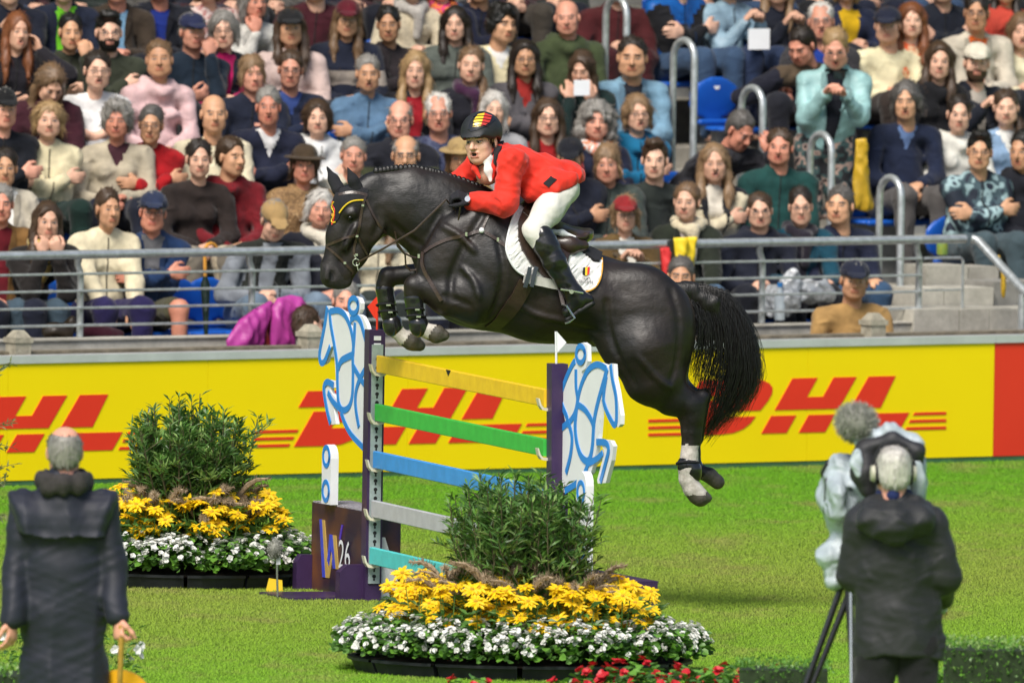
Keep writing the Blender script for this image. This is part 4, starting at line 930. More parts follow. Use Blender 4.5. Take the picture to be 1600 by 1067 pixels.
def coat():
    m = bpy.data.materials.new('black_coat'); m.use_nodes = True; nt = m.node_tree; N, L = nt.nodes, nt.links; b = N['Principled BSDF']
    b.inputs['Roughness'].default_value = .36; b.inputs['Specular IOR Level'].default_value = .5; b.inputs['Sheen Weight'].default_value = .05; b.inputs['Sheen Roughness'].default_value = .35; b.inputs['Sheen Tint'].default_value = (.7, .5, .4, 1)
    co = _coords(nt, 1); z = N.new('ShaderNodeTexNoise'); z.inputs['Scale'].default_value = 3.2; z.inputs['Detail'].default_value = 5; L.new(co, z.inputs['Vector'])
    cr = N.new('ShaderNodeValToRGB'); e = cr.color_ramp.elements; e[0].position = .38; e[0].color = (.0060, .0050, .0047, 1); e[1].position = .70; e[1].color = (.024, .0145, .0100, 1); L.new(z.outputs[0], cr.inputs[0]); L.new(cr.outputs[0], b.inputs['Base Color'])
    mp = N.new('ShaderNodeMapping'); mp.inputs['Scale'].default_value = (40, 60, 120); L.new(co, mp.inputs[0]); z2 = N.new('ShaderNodeTexNoise'); z2.inputs['Scale'].default_value = 1.4; z2.inputs['Detail'].default_value = 4; L.new(mp.outputs[0], z2.inputs['Vector'])
    z3 = N.new('ShaderNodeTexNoise'); z3.inputs['Scale'].default_value = 11; z3.inputs['Detail'].default_value = 4; L.new(co, z3.inputs['Vector'])
    bp = N.new('ShaderNodeBump'); bp.inputs['Strength'].default_value = .16; bp.inputs['Distance'].default_value = .006; L.new(z2.outputs[0], bp.inputs['Height'])
    b2 = N.new('ShaderNodeBump'); b2.inputs['Strength'].default_value = .20; b2.inputs['Distance'].default_value = .03; L.new(z3.outputs[0], b2.inputs['Height']); L.new(bp.outputs[0], b2.inputs['Normal']); L.new(b2.outputs[0], b.inputs['Normal'])
    mr = N.new('ShaderNodeMapRange'); mr.inputs[3].default_value = .36; mr.inputs[4].default_value = .56; L.new(z3.outputs[0], mr.inputs[0]); L.new(mr.outputs[0], b.inputs['Roughness'])
    return m
M_coat = coat(); M_sock = mat('white_sock', (.52, .47, .40), .8, .35, 30, .4, 120, col2=(.66, .62, .56)); M_hoof = mat('hoof', (.075, .066, .052), .5, .45, 24, .4, 60)
M_lea = mat('brown_leather', (.046, .028, .020), .32, .25, 20, .15, 90, coat=.2); M_lblk = mat('black_leather', (.012, .0115, .012), .28, .2, 16, .2, 60, coat=.35); M_fab = mat('black_fabric', (.012, .012, .016), .85, .2, 60, .5, 300)
M_ylw = mat('yellow_cord', (.80, .56, .02), .6, .1, 40); M_met = mat('polished_steel', (.70, .70, .70), .22, .05, 10, metal=.9); M_org = mat('orange_trim', (.72, .36, .05), .6, .1, 30)
horse = thing('horse', 'black horse with white socks in mid-leap over the coloured planks', 'horse', HROOT)
hV, hQ, hM = build_horse()
link('body', np_mesh('body', hV - HROOT, hQ, [M_coat, M_sock, M_hoof, mat('muzzle_skin', (.022, .018, .018), .6, .3, 40, .4, 120)], hM), horse)
def hbuild(mb, name, mats, parent=None, smooth=True):
    mb.v = [np.asarray(v) - HROOT for v in mb.v]; return mb.build(name, mats, parent or horse, smooth)
HD = Drape(hV, hQ)
# eye, ears in a bonnet
mb = MB(); c = HD.pt(547, 341, -.004)[0]; mb.lathe([(.0135 * math.sin(a), -.0135 * math.cos(a)) for a in np.linspace(0.01, PI - .01, 10)], c, n=14); hbuild(mb, 'eye', mat('eye', (.006, .005, .005), .06, 0))
s = Solid()
for b_, t_, dy in (((529, 296), (511, 261), .07), ((558, 296), (543, 262), -.055)):
    s.chain([hp(*b_, dy * .7), hp(.55 * b_[0] + .45 * t_[0], .55 * b_[1] + .45 * t_[1], dy), hp(*t_, dy * 1.1)], [rp(11), rp(8.5), rp(1.5)], .01, (1, .7, 1))
V, Q = s.mesh(.006, .001, 80, 2); bonnet = link('ear_bonnet', np_mesh('ear_bonnet', V - HROOT, Q, [M_fab]), horse)
mb = MB(); HD.patch(mb, [(528, 296), (552, 290), (576, 296), (572, 306), (566, 313), (546, 317), (534, 331), (528, 344), (521, 349), (516, 335), (519, 318)], .006, 4.); hbuild(mb, 'bonnet_front', M_fab, bonnet)
for pts, m_ in (([(567, 313), (556, 313.5), (546, 316.5), (538, 323), (531, 333)], M_ylw), ([(523, 316), (518, 326), (515.5, 336), (517, 344), (521, 349.5), (525, 347)], M_ylw), ([(521.5, 315), (516, 327), (513.8, 337), (515, 346), (520, 352)], M_red)):
    mb = MB(); W, _ = HD.line(pts, .008, 3.); mb.tube(W, .0042 if m_ is M_ylw else .003, 6); hbuild(mb, 'bonnet_cord', m_, bonnet)
mb = MB(); HD.patch(mb, [(522 + 2.6 * math.cos(a), 336 + 3.4 * math.sin(a)) for a in np.linspace(0, 2 * PI, 9)[:-1]], .0085, 2.); hbuild(mb, 'bonnet_badge', M_org, bonnet)
mb = MB(); HD.patch(mb, [(517.5 + 4.2 * math.cos(a) + 1.5 * math.sin(a), 432 + 7 * math.sin(a)) for a in np.linspace(0, 2 * PI, 13)[:-1]], .0015, 2.5, depth=.006); hbuild(mb, 'nostril', mat('nostril', (.003, .003, .003), .8, 0))
# bridle
br = link('bridle', None, horse)
for pts, w in (([(530, 305), (550, 301), (574, 305)], .016), ([(571, 306), (566, 322), (562, 350), (557, 368), (553, 392), (556, 408)], .014), ([(511, 384), (524, 378), (540, 372), (557, 367)], .014), ([(511, 386), (524, 397), (538, 411), (552, 426), (556, 432)], .013), ([(572, 312), (582, 335), (592, 352), (602, 364)], .012), ([(561, 372), (566, 385), (573, 398)], .011)):
    mb = MB(); HD.strap(mb, pts, w, .006, .005); hbuild(mb, 'strap', M_lea, br)
mb = MB(); c = HD.pt(556, 409, .012)[0]; mb.tube([c + np.array([.019 * math.cos(a), -.004, .019 * math.sin(a)]) for a in np.linspace(0, 2 * PI, 15)], .0035, 6, cap=False); mb.tube([c + np.array([0, -.002, .02]), c + np.array([-.012, -.002, .04])], .004, 6); mb.tube([c, c + np.array([.012, .0, -.045])], .004, 6); hbuild(mb, 'bit_ring', M_met, br)
for q in ((566, 321), (556, 368), (557, 398), (539, 411)):
    mb = MB(); c = HD.pt(*q, .010)[0]; mb.box(c - (.007, .003, .006), (.014, 0, 0), (0, .006, 0), (0, 0, .012)); hbuild(mb, 'buckle', M_met, br)
cb = HD.pt(557, 409, .02)[0]
mb = MB(); mb.tube([cb, hp(600, 388, -.16), hp(648, 360, -.20), hp(697, 312, -.20)], .0065, 6, flat=((0, 1, 0), .5)); mb.tube([hp(697, 312, -.20), hp(712, 330, -.15), hp(704, 352, -.17), hp(716, 345, -.2), hp(720, 318, -.2)], .005, 6); hbuild(mb, 'rein', M_lea, br)
mb = MB(); mb.tube([hp(620, 379, -.17), hp(632, 396, -.15), hp(645, 402, -.14), hp(660, 404, -.13)], .0055, 6); hbuild(mb, 'martingale_strap', M_lea, br)
mb = MB(); mb.tube([hp(617, 362, -.14), hp(621, 385, -.13), hp(633, 398, -.13), hp(634, 415, -.12), hp(641, 423, -.12), hp(655, 421, -.12), hp(666, 410, -.13)], .005, 6); hbuild(mb, 'martingale_loop', M_lea, br)
# breastplate
bp_ = link('breastplate', None, horse)
for pts, w in (([(664, 394), (676, 385), (700, 374), (726, 368), (752, 361)], .018), ([(754, 361), (775, 374), (799, 391), (824, 413)], .018), ([(754, 360), (758, 348), (763, 338)], .012), ([(662, 394), (660, 405), (664, 425), (690, 470)], .02)):
    mb = MB(); HD.strap(mb, pts, w, .007, .005); hbuild(mb, 'strap', M_lea, bp_)
mb = MB(); c = HD.pt(753, 361, .012)[0]; mb.lathe([(.016 * math.sin(a), -.016 * math.cos(a)) for a in np.linspace(.01, PI - .01, 7)], c, n=9); hbuild(mb, 'sheepskin_ring', M_wht, bp_)
for q in ((727, 367), (777, 375), (657, 401)):
    mb = MB(); c = HD.pt(*q, .011)[0]; mb.box(c - (.006, .003, .011), (.012, 0, 0), (0, .006, 0), (0, 0, .022)); hbuild(mb, 'buckle', M_met, bp_)
# saddle pad, saddle, girth
pad = link('saddle_pad', None, horse)
M_quilt = mat('white_quilted_cloth', (.74, .735, .72), .8, .06, 20, .3, 200)
PADP = [(818, 316), (806, 332), (797, 352), (791.5, 378), (792, 396), (799, 414), (812, 427), (830, 433), (850, 438), (872, 445), (895, 453), (912, 457), (926, 453), (934, 444), (939, 428), (940, 412), (934, 404), (915, 392), (890, 380), (860, 362), (838, 338)]
mb = MB(); HD.patch(mb, PADP, .014, 4., quilt=.008, depth=.022); hbuild(mb, 'pad_cloth', M_quilt, pad)
for pts, m_, r_ in (([(939, 407), (940, 424), (935, 443), (926, 453), (912, 457), (895, 453.5)], M_org, .0045), ([(818, 316), (806, 332), (797, 352), (791.5, 378), (792, 396), (799, 414), (812, 427), (830, 433)], M_wht, .006)):
    mb = MB(); W, _ = HD.line(pts, .018, 4.); mb.tube(W, r_, 6); hbuild(mb, 'piping', m_, pad)
for i, m_ in enumerate((mat('flag_black', (.015, .015, .015), .6, 0), mat('flag_yellow', (.85, .62, .02), .6, 0), mat('flag_red', (.66, .03, .03), .6, 0))):
    x0 = 908 + 3.5 * i; mb = MB(); HD.patch(mb, [(x0, 420.5), (x0 + 3.5, 420), (x0 + 3.5, 431 + (1.6 if i < 2 else -.5)), (x0, 431 + (-.5 if i == 0 else 1.6))], .026, 3., depth=.01); hbuild(mb, 'shield_stripe', m_, pad)
for txt, cy in (('TEAM', 436.6), ('BELGIUM', 441.6)):
    V, T = text_tris(txt); V = V[:, :2]; V = V - (V.max(0) + V.min(0)) / 2
    sc_ = 5.6; pv = [HD.pt(913.5 + v[0] * sc_ + v[1] * .6, cy - v[1] * sc_ + v[0] * .8, .0265)[0] for v in V]; mb = MB(); mb.add(pv, None, T); hbuild(mb, 'lettering', mat('grey_print', (.10, .09, .09), .7, 0), pad)
sad = link('saddle', None, horse)
M_flap = mat('saddle_leather', (.034, .019, .013), .34, .25, 14, .15, 80, coat=.25)
mb = MB(); HD.patch(mb, [(826, 318), (814, 332), (807, 350), (807, 372), (813, 392), (826, 412), (842, 427), (856, 441), (870, 446), (878, 436), (884, 410), (890, 390), (884, 372), (862, 352), (842, 330)], .034, 4., depth=.03); hbuild(mb, 'flap', M_flap, sad)
s = Solid()
s.chain([hp(824, 326), hp(842, 344), hp(870, 362), hp(900, 370)], [.05, .05, .055, .06], .05, (1, 2.2, .8)); s.ell(hp(900, 369), (.095, .20, .040), .03, rot('y', -.03)); s.ell(hp(918, 364), (.035, .17, .024), .02, rot('y', -.3)); s.ell(hp(828, 322), (.035, .07, .05), .03)
V, Q = s.mesh(.009); link('seat', np_mesh('seat', V - HROOT, Q, [M_flap]), sad)
s = Solid(); s.chain([hp(866, 380, -.21), hp(890, 384, -.21), hp(912, 384, -.18)], [.035, .045, .03], .03, (1, .7, 1)); V, Q = s.mesh(.009); link('panel', np_mesh('panel', V - HROOT, Q, [M_flap]), sad)
s = Solid(); s.chain([hp(858, 362, -.17), hp(878, 364, -.2), hp(898, 371, -.2)], [.014, .016, .010], .02); V, Q = s.mesh(.006); link('fleece_edge', np_mesh('fleece_edge', V - HROOT, Q, [M_wht]), sad)
mb = MB(); HD.patch(mb, [(905, 396), (916, 391), (938, 402), (934, 413), (926, 412)], .034, 4., depth=.02); hbuild(mb, 'black_pouch', M_fab, sad)
mb = MB(); HD.strap(mb, [(816, 434), (846, 440), (872, 446)], .05, .012, .030); hbuild(mb, 'girth_guard', mat('pale_leather', (.50, .49, .45), .5, .15, 20), sad)
for a in ((824, 418, 817, 446), (834, 418, 828, 446)):
    mb = MB(); HD.strap(mb, [(a[0], a[1]), (a[2], a[3])], .022, .008, .045); hbuild(mb, 'billet', mat('slate_leather', (.05, .06, .075), .4, .1, 20), sad)
mb = MB(); HD.strap(mb, [(822, 440), (806, 470), (784, 498), (768, 511)], .085, .010, .008); hbuild(mb, 'girth', M_lea, sad)
# mane in plaits along the crest
mane = link('mane', None, horse); M_mane = hairm('black')
mbp = MB()
mb.v = []
pl = Solid(); pl.ell((0, 0, 0), (.016, .020, .017), .01); pl.ell((-.004, 0, .013), (.010, .014, .009), .008); pv, pq = pl.mesh(.006)
pme = np_mesh('plait', pv, pq, [M_mane])
cr = np.array([(588, 270), (615, 266.5), (645, 265), (672, 270), (692, 276), (722, 285), (752, 296)], float); tt = np.linspace(0, 6, 27)
for t in tt:
    i = min(int(t), 5); q = cr[i] + (cr[i + 1] - cr[i]) * (t - i); o = link('plait', pme, mane); o.location = Vector(hp(q[0], q[1] - 1.5, -.012) - HROOT); o.scale = (1.25, 1.15, 1.2); o.rotation_euler = (0, .25 + .04 * math.sin(t * 9), .3 * math.sin(t * 5))
# boots
def boot(chains, name, m_, dy, h=.007):
    s = Solid()
    for pts in chains: s.chain([hp(p[0], p[1], dy) for p in pts], [rp(p[2]) for p in pts], .012, (1, .95, 1))
    V, Q = s.mesh(h); return link(name, np_mesh(name, V - HROOT, Q, [m_]), horse)
M_shell = mat('boot_shell', (.014, .014, .016), .22, .1, 20, coat=.5)
for dy, c1, c2, st in ((.14, [(601, 452, 14.5), (604, 470, 13.5), (608, 492, 13)], [(613, 505, 15.5), (614, 511, 15.5)], [(603, 477), (606, 488)]), (-.14, [(646, 466, 15), (648, 480, 13.5), (650, 494, 13)], [(654, 506, 15.5), (655, 512, 15)], [(648, 484), (650, 495)])):
    b_ = boot([c1], 'tendon_boot', M_shell, dy); boot([c2], 'fetlock_boot', M_shell, dy)
    for q in st:
        mb = MB(); mb.tube([hp(q[0] + 15 * math.cos(a), q[1] + 2.5 * math.sin(a), dy + .058 * math.sin(a)) for a in np.linspace(0, 2 * PI, 15)], .0055, 6, cap=False); hbuild(mb, 'strap', M_fab, b_)
        mb = MB(); c = hp(q[0] + 4, q[1], dy - .062); mb.box(c - (.012, 0, .004), (.024, 0, 0), (0, .006, 0), (0, 0, .009)); hbuild(mb, 'clip', M_met, b_)
boot([[(1075, 727, 17.5), (1080, 735, 16.5), (1084, 743, 12)]], 'hind_boot', M_shell, -.15); boot([[(1082, 726, 15), (1086, 734, 15)]], 'hind_boot', M_shell, .15)
mb = MB(); mb.tube([hp(1075 + 17 * math.cos(a), 724 + 3 * math.sin(a), -.15 + .06 * math.sin(a)) for a in np.linspace(0, 2 * PI, 15)], .009, 6, cap=False); hbuild(mb, 'boot_strap', M_fab)
# tail
G = np.array([[(1070, 455), (1082, 478), (1090, 515), (1082, 556), (1074, 586)], [(1072, 451), (1100, 470), (1114, 525), (1104, 585), (1092, 628)], [(1073, 448), (1115, 466), (1138, 535), (1128, 612), (1102, 680)], [(1074, 446), (1128, 462), (1160, 530), (1154, 615), (1100, 686)], [(1075, 445), (1138, 462), (1177, 525), (1188, 592), (1162, 645)]], float)
rg = random.Random(5); mb = MB(); ns = 1800
for i in range(ns):
    g = rg.random() ** .85 * 4 if i % 3 else rg.uniform(2, 4); j = min(int(g), 3); f = g - j; P = G[j] * (1 - f) + G[j + 1] * f
    P = P + np.array([[rg.gauss(0, 1) * (1.6 + 1.2 * q), rg.gauss(0, 1) * (1.5 + 1.2 * q)] for q in range(5)]); P[0, 0] -= rg.uniform(0, 12); P[0, 1] += rg.uniform(-2, 8)
    ln = rg.uniform(.72, 1.03) if rg.random() < .8 else rg.uniform(.45, .8); dyv = rg.uniform(-.06, .06); Q = []
    for t in np.linspace(0, 4 * min(1, ln), 11):
        k = min(int(t), 3); ff = t - k; a, b, c, d = P[max(k - 1, 0)], P[k], P[k + 1], P[min(k + 2, 4)]; q = .5 * (2 * b + (c - a) * ff + (2 * a - 5 * b + 4 * c - d) * ff * ff + (3 * b - a - 3 * c + d) * ff ** 3)
        Q.append(hp(q[0], q[1], dyv * (.4 + .25 * t)))
    r0 = rg.uniform(.0012, .0028); mb.tube(Q, np.linspace(r0, r0 * .3, 11) * np.r_[1, 1.3, np.ones(9)], 3, cap=False)
tail = hbuild(mb, 'tail', M_mane); tail['kind'] = 'stuff'
s = Solid(); s.chain([hp(1052, 456), hp(1078, 456), hp(1108, 472), hp(1126, 500)], [rp(15), rp(14), rp(17), rp(12)], .03, (1, .8, 1)); V, Q = s.mesh(.01, .006, 60, 4); link('dock', np_mesh('dock', V - HROOT, Q, [M_mane]), horse)
# ================================================================ RIDER
RR = np.array([.2, -.05, 1.9])
def build_rider():
    t = thing('person', 'rider in red jacket, white breeches and black helmet crouched over the jumping horse', 'person', RR)
    def ob(name, VQ, mats, parent=None, midx=None):
        return link(name, np_mesh(name, VQ[0] - RR, VQ[1], mats, midx), parent or t)
    hR = rot('z', -.50) @ rot('x', .06) @ rot('y', -.08); hc = hp(752, 221, -.10); SC = 1.05
    hv, hq, hm = head_mesh(.0055, 'm', 0, .010, random.Random(4), True)
    hv = xf(hv, hR, hc, SC)
    b = Solid(); R_ = lambda x: rp(x)
    b.chain([hp(770, 250, -.05), hp(800, 262, -.03), hp(850, 276), hp(880, 288)], [R_(18), R_(24), R_(20), R_(14)], .05, (1, 1.2, 1))
    b.cone(hp(762, 240, -.07), hp(775, 255, -.05), R_(14), R_(16), .03)
    arms = [[hp(800, 254, -.20), hp(789, 319, -.27), hp(738, 315, -.17)], [hp(748, 254, .13), hp(716, 288, .17), hp(716, 304, .02)]]
    for A in arms: b.chain(A, [R_(17), R_(13), R_(9)], .03)
    legs = [[hp(882, 290, -.12), hp(834, 362, -.31), hp(893, 455, -.33)], [hp(882, 290, .12), hp(834, 362, .31), hp(893, 455, .33)]]
    for L_ in legs: b.chain(L_, [R_(18), R_(11), R_(8)], .03)
    bv, bq = b.mesh(.016)
    V, Q, M = join([(bv, bq, 0), (hv, hq, hm)])
    ob('body', (V, Q), [skin('fair'), lipm('fair'), M_eyew, M_iris, hairm('brown')], None, M)
    # jacket
    j = Solid()
    j.chain([hp(786, 258, -.04), hp(812, 266, -.02), hp(852, 276), hp(890, 276)], [R_(32), R_(34), R_(31), R_(24)], .05, (1, 1.32, 1))
    j.cone(arms[0][0], hp(760, 250, .12), R_(22), R_(20), .04); j.cone(hp(778, 245, -.10), hp(772, 243, .05), R_(17), R_(15), .03)
    j.chain(arms[0], [R_(23), R_(18.5), R_(14.5)], .03); j.chain(arms[1], [R_(20), R_(18), R_(15)], .03)
    j.chain([hp(862, 262, .02), hp(885, 262, .02), hp(909, 266, .02)], [R_(12), R_(8), R_(2)], .03, (1, 2.0, 1)); j.chain([hp(840, 296, -.12), hp(866, 290, -.16), hp(890, 282, -.15)], [R_(26), R_(24), R_(14)], .03)
    j.cone(hp(826, 300, -.14), hp(860, 300, -.16), R_(12), R_(10), .03)
    j.ell(hp(757, 268, -.16), (R_(7), .05, R_(17)), .012, sub=True)
    xa, za = hp(815, 321)[0], hp(815, 321)[2]; xb, zb_ = hp(898, 289)[0], hp(898, 289)[2]; V, Q = j.mesh(.0085, .003, 24, 8, None, .0078, lambda X, Y, Z: np.where(X > xa - .02, za + (zb_ - za) * (X - xa) / (xb - xa), -9.) - Z + 0 * Y)
    M_jk = mat('red_jacket', (.72, .030, .014), .7, .10, 7, .6, 12, sheen=.15, spec=.3, ridged=.02)
    jo = ob('jacket', (V, Q), [M_jk]); JD = Drape(V, Q)
    def jb(mb, name, m_, par): mb.v = [np.asarray(v) - RR for v in mb.v]; return mb.build(name, m_, par, True)
    mb = MB(); JD.patch(mb, [(849, 287), (861, 276), (870, 281), (858, 293)], .006, 4.); jb(mb, 'pocket_flap', M_fab, jo)
    mb = MB(); JD.strap(mb, [(783, 224), (779, 234), (776, 246), (775, 256)], .034, .012, .006); jb(mb, 'collar', M_fab, jo)
    s = Solid(); s.chain([hp(766, 246, -.15), hp(771, 262, -.17), hp(768, 282, -.18)], [R_(4), R_(6), R_(2.5)], .015); s.chain([hp(746, 252, -.12), hp(742, 264, -.13), hp(750, 278, -.16)], [R_(4), R_(5), R_(2.5)], .015); ob('lapel', s.mesh(.007), [M_jk], jo)
    s = Solid(); s.chain([hp(766, 240, -.12), hp(762, 252, -.165), hp(762, 266, -.185), hp(766, 282, -.19)], [R_(5.5), R_(5.5), R_(4.5), R_(2.5)], .02, (1, .6, 1)); s.cone(hp(752, 250, -.15), hp(766, 247, -.15), R_(4), R_(5), .02); ob('shirt', s.mesh(.005, .002, 50, 2, None, .003), [cloth((246, 244, 240))])
    # breeches
    q = Solid()
    for dy, sd in ((-1, 1), (1, 1)):
        q.chain([hp(881, 296, dy * .12), hp(856, 330, dy * .24), hp(836, 360, dy * .31), hp(845, 380, dy * .33)], [R_(23), R_(22), R_(17.5), R_(15.5)], .04)
    q.ell(hp(887, 294), (R_(17), .17, R_(20)), .05); q.cone(hp(862, 290), hp(880, 290), R_(19), R_(19), .04, (1, 1.3, 1))
    V, Q = q.mesh(.010, .003, 26, 5, None, .0038); ob('breeches', (V, Q), [mat('white_breeches', (.70, .68, .62), .75, .08, 9, .45, 22)])
    # boots with spur, stirrups
    for dy in (-1, 1):
        z = Solid(); D = dy * .335
        z.chain([hp(847, 368, dy * .325), hp(853, 384, D), hp(866, 408, D), hp(883, 440, D), hp(896, 458, D)], [R_(19), R_(19.5), R_(19), R_(14.5), R_(13.5)], .02)
        z.chain([hp(896, 458, D), hp(903, 470, D), hp(888, 487, D)], [R_(14), R_(13), R_(9)], .025); z.chain([hp(903, 462, D), hp(919, 468, D)], [R_(12), R_(9)], .02)
        bo = ob('boot', z.mesh(.008, .003, 45, 9, None, .0045), [M_lblk])
        so = Solid(); so.chain([hp(925, 474, D), hp(906, 485, D), hp(886, 499, D)], [R_(5), R_(5.5), R_(4)], .01, (1, 1.8, 1)); ob('sole', so.mesh(.007), [M_blk], bo)
        mb = MB(); mb.tube([hp(868 + 0, 428, D * .85), hp(876, 458, D - .02 * dy), hp(880, 476, D)], .012, 6, flat=((0, 1, 0), .35)); jb(mb, 'stirrup_leather', M_lea, t)
        mb = MB(); mb.tube([hp(879, 476, D), hp(888, 478, D + .055), hp(898, 497, D + .05), hp(890, 503, D + .03), hp(884, 505, D), hp(890, 503, D - .03), hp(898, 497, D - .05), hp(885, 478, D - .055), hp(879, 476, D)], .006, 6); jb(mb, 'stirrup', M_met, t)
        mb = MB(); mb.tube([hp(890 - 14, 452, D - .052), hp(896, 455, D - .055), hp(911, 458, D - .045)], .006, 6); mb.lathe([(0, 0), (.012, 0), (.012, .006), (0, .006)], hp(893, 456, D - .066), (0, 1, 0), 10); jb(mb, 'spur', M_met, bo)
    # gloved hands on the reins
    for A, sd, dirn, nn in ((arms[0], 1, hp(700, 296, -.2) - hp(736, 315, -.17), (0, .5, -1)), (arms[1], -1, hp(690, 298, .02) - hp(716, 304, .04), (0, -.4, -1))):
        d = unit(dirn); V, Q = place_hand(A[2] + d * .005, d, nn, sd, .85, .0055, 1.08); g = Solid(); g.cone(A[2] - d * .045, A[2] + d * .03, R_(11), R_(10), .01); gv, gq = g.mesh(.007); V, Q, _m = join([(V, Q, 0), (gv, gq, 0)]); ob('glove', (V, Q), [M_fab])
    mb = MB(); wc = hp(731, 311, -.205); mb.tube([wc + np.array([.012 * math.cos(a) * .6, .02 * math.sin(a) * .2 - .012, .022 * math.sin(a)]) for a in np.linspace(0, 2 * PI, 9)], .005, 5, cap=False); mb.lathe([(0, 0), (.016, 0), (.016, .008), (0, .008)], wc + np.array([0, -.02, 0]), (-.3, -1, .2), 12); jb(mb, 'wristwatch', M_met, t)
    # helmet
    h_ = Solid(); h_.ell((0, .012, .048), (.105, .124, .108), .02); h_.ell((0, -.098, .036), (.066, .034, .011), .02, rot('x', .35)); h_.ell((0, .0, -.085), (.2, .078, .11), .012, sub=True); h_.ell((0, -.09, -.045), (.2, .1, .075), .012, sub=True); h_.ell((0, .2, -.11), (.2, .2, .09), .012, sub=True)
    V, Q = h_.mesh(.0065); V = xf(V, hR, hc, SC); hl = ob('helmet', (V, Q), [mat('helmet_shell', (.018, .019, .022), .55, .1, 60, .15, 300)]); HDm = Drape(V, Q)
    for poly, m_, of in (([(731, 203), (735, 190), (744, 179), (756, 174), (770, 180), (774, 188), (762, 197), (745, 204), (736, 206)], M_shell, .003), ([(739, 199), (741, 188), (747, 180), (757, 178), (751, 198)], mat('helmet_yellow', (.80, .55, .03), .3, 0, coat=.5), .006), ([(751, 198), (757, 178), (768, 182), (765, 191), (757, 197)], mat('helmet_red', (.58, .04, .03), .3, 0, coat=.5), .006)):
        mb = MB(); HDm.patch(mb, poly, of, 3.5, depth=.008); jb(mb, 'crest', m_, hl)
    for k in range(4):
        y = 183 + 4.6 * k; mb = MB(); W, _ = HDm.line([(740 - .2 * k, y + 1), (752, y - .6), (767 - 1.5 * k, y + 1.5)], .008, 3.); mb.tube(W, .0022, 4); jb(mb, 'crest_bar', M_shell, hl)
    mb = MB(); cs = [hR @ (np.array(p) * SC) + hc for p in ((.080, .0, .015), (.078, -.012, -.05), (.050, -.040, -.108), (0, -.058, -.128), (-.050, -.040, -.108), (-.078, -.012, -.05), (-.080, 0, .015))]; mb.tube(cs, .0055, 6, flat=((0, 0, 1), .5)); jb(mb, 'chin_strap', M_fab, hl)
    hv2, hq2 = hair_mesh('crop', .008); ob('hair', (xf(hv2, hR, hc, SC * .985), hq2), [hairm('brown')])
    return t
rider = build_rider()
# ================================================================ PLANTS
def leafmat(nm, c, rough=.4, trans=.25):
    key = ('leaf', nm)
    if key in _mats: return _mats[key]
    m = bpy.data.materials.new(nm); m.use_nodes = True; nt = m.node_tree; N, L = nt.nodes, nt.links; b = N['Principled BSDF']; b.inputs['Roughness'].default_value = rough; b.inputs['Specular IOR Level'].default_value = .5
    oi = _coords(nt, 1); z = N.new('ShaderNodeTexNoise'); z.inputs['Scale'].default_value = 22; z.inputs['Detail'].default_value = 3; L.new(oi, z.inputs['Vector'])
    mx = N.new('ShaderNodeMix'); mx.data_type = 'RGBA'; mx.inputs[6].default_value = (*[x * .6 for x in c], 1); mx.inputs[7].default_value = (*[x * 1.5 for x in c], 1); L.new(z.outputs[0], mx.inputs[0]); L.new(mx.outputs[2], b.inputs['Base Color'])
    tr = N.new('ShaderNodeBsdfTranslucent'); L.new(mx.outputs[2], tr.inputs[0]); ms = N.new('ShaderNodeMixShader'); ms.inputs[0].default_value = trans; L.new(b.outputs[0], ms.inputs[1]); L.new(tr.outputs[0], ms.inputs[2]); L.new(ms.outputs[0], N['Material Output'].inputs[0])
    _mats[key] = m; return m
LM = [leafmat('leaf_dark', (.062, .145, .030)), leafmat('leaf_green', (.115, .25, .048)), leafmat('leaf_light', (.26, .40, .11)), leafmat('leaf_bright', (.14, .32, .04), .35)]
M_stem = mat('stem', (.10, .085, .04), .8, .3, 20); M_pet = leafmat('petal_yellow', (.96, .66, .005), .6, .3); M_pcen = mat('flower_centre', (.55, .30, .015), .9, .3, 200, .5, 300); M_pwh = leafmat('petal_white', (.80, .80, .74), .5, .2); M_pred = leafmat('petal_red', (.62, .02, .03), .5, .2)
M_plume = mat('dry_plume', (.30, .21, .12), .95, .35, 40, col2=(.46, .35, .23)); M_blade = mat('dry_blade', (.16, .10, .06), .9, .4, 20); M_tray = mat('black_plastic_tray', (.022, .025, .028), .45, .15, 10, .1, 60); M_earth = mat('potting_soil', (.03, .022, .015), .95, .4, 40, .8, 80)
def leaves(mb, P, D, U, ln, wd, m=0, fold=.25, round_=False):
    """P base points, D directions, U up vectors (n,3); ln, wd arrays; folded blades"""
    P, D, U = map(np.asarray, (P, D, U)); n = len(P); D = D / (np.linalg.norm(D, axis=1)[:, None] + 1e-9); X = np.cross(D, U); X /= np.linalg.norm(X, axis=1)[:, None] + 1e-9; Z = np.cross(X, D)
    ln = np.broadcast_to(ln, n)[:, None]; wd = np.broadcast_to(wd, n)[:, None]
    if round_:
        V = np.stack([P, P + D * ln * .35 + X * wd * .5 + Z * wd * fold, P + D * ln * .78 + X * wd * .40 + Z * wd * fold * .5, P + D * ln - Z * wd * .1, P + D * ln * .78 - X * wd * .40 + Z * wd * fold * .5, P + D * ln * .35 - X * wd * .5 + Z * wd * fold], 1).reshape(-1, 3); i = np.arange(n)[:, None] * 6
        return mb.add(V, np.concatenate([i + np.array([[0, 1, 2, 3]]), i + np.array([[0, 3, 4, 5]])]), m=m)
    V = np.stack([P, P + D * ln * .45 + X * wd * .5 + Z * wd * fold, P + D * ln - Z * ln * .12, P + D * ln * .45 - X * wd * .5 + Z * wd * fold], 1).reshape(-1, 3); i = np.arange(n)[:, None] * 4
    return mb.add(V, np.concatenate([i + np.array([[0, 1, 2, 3]])]), m=m)
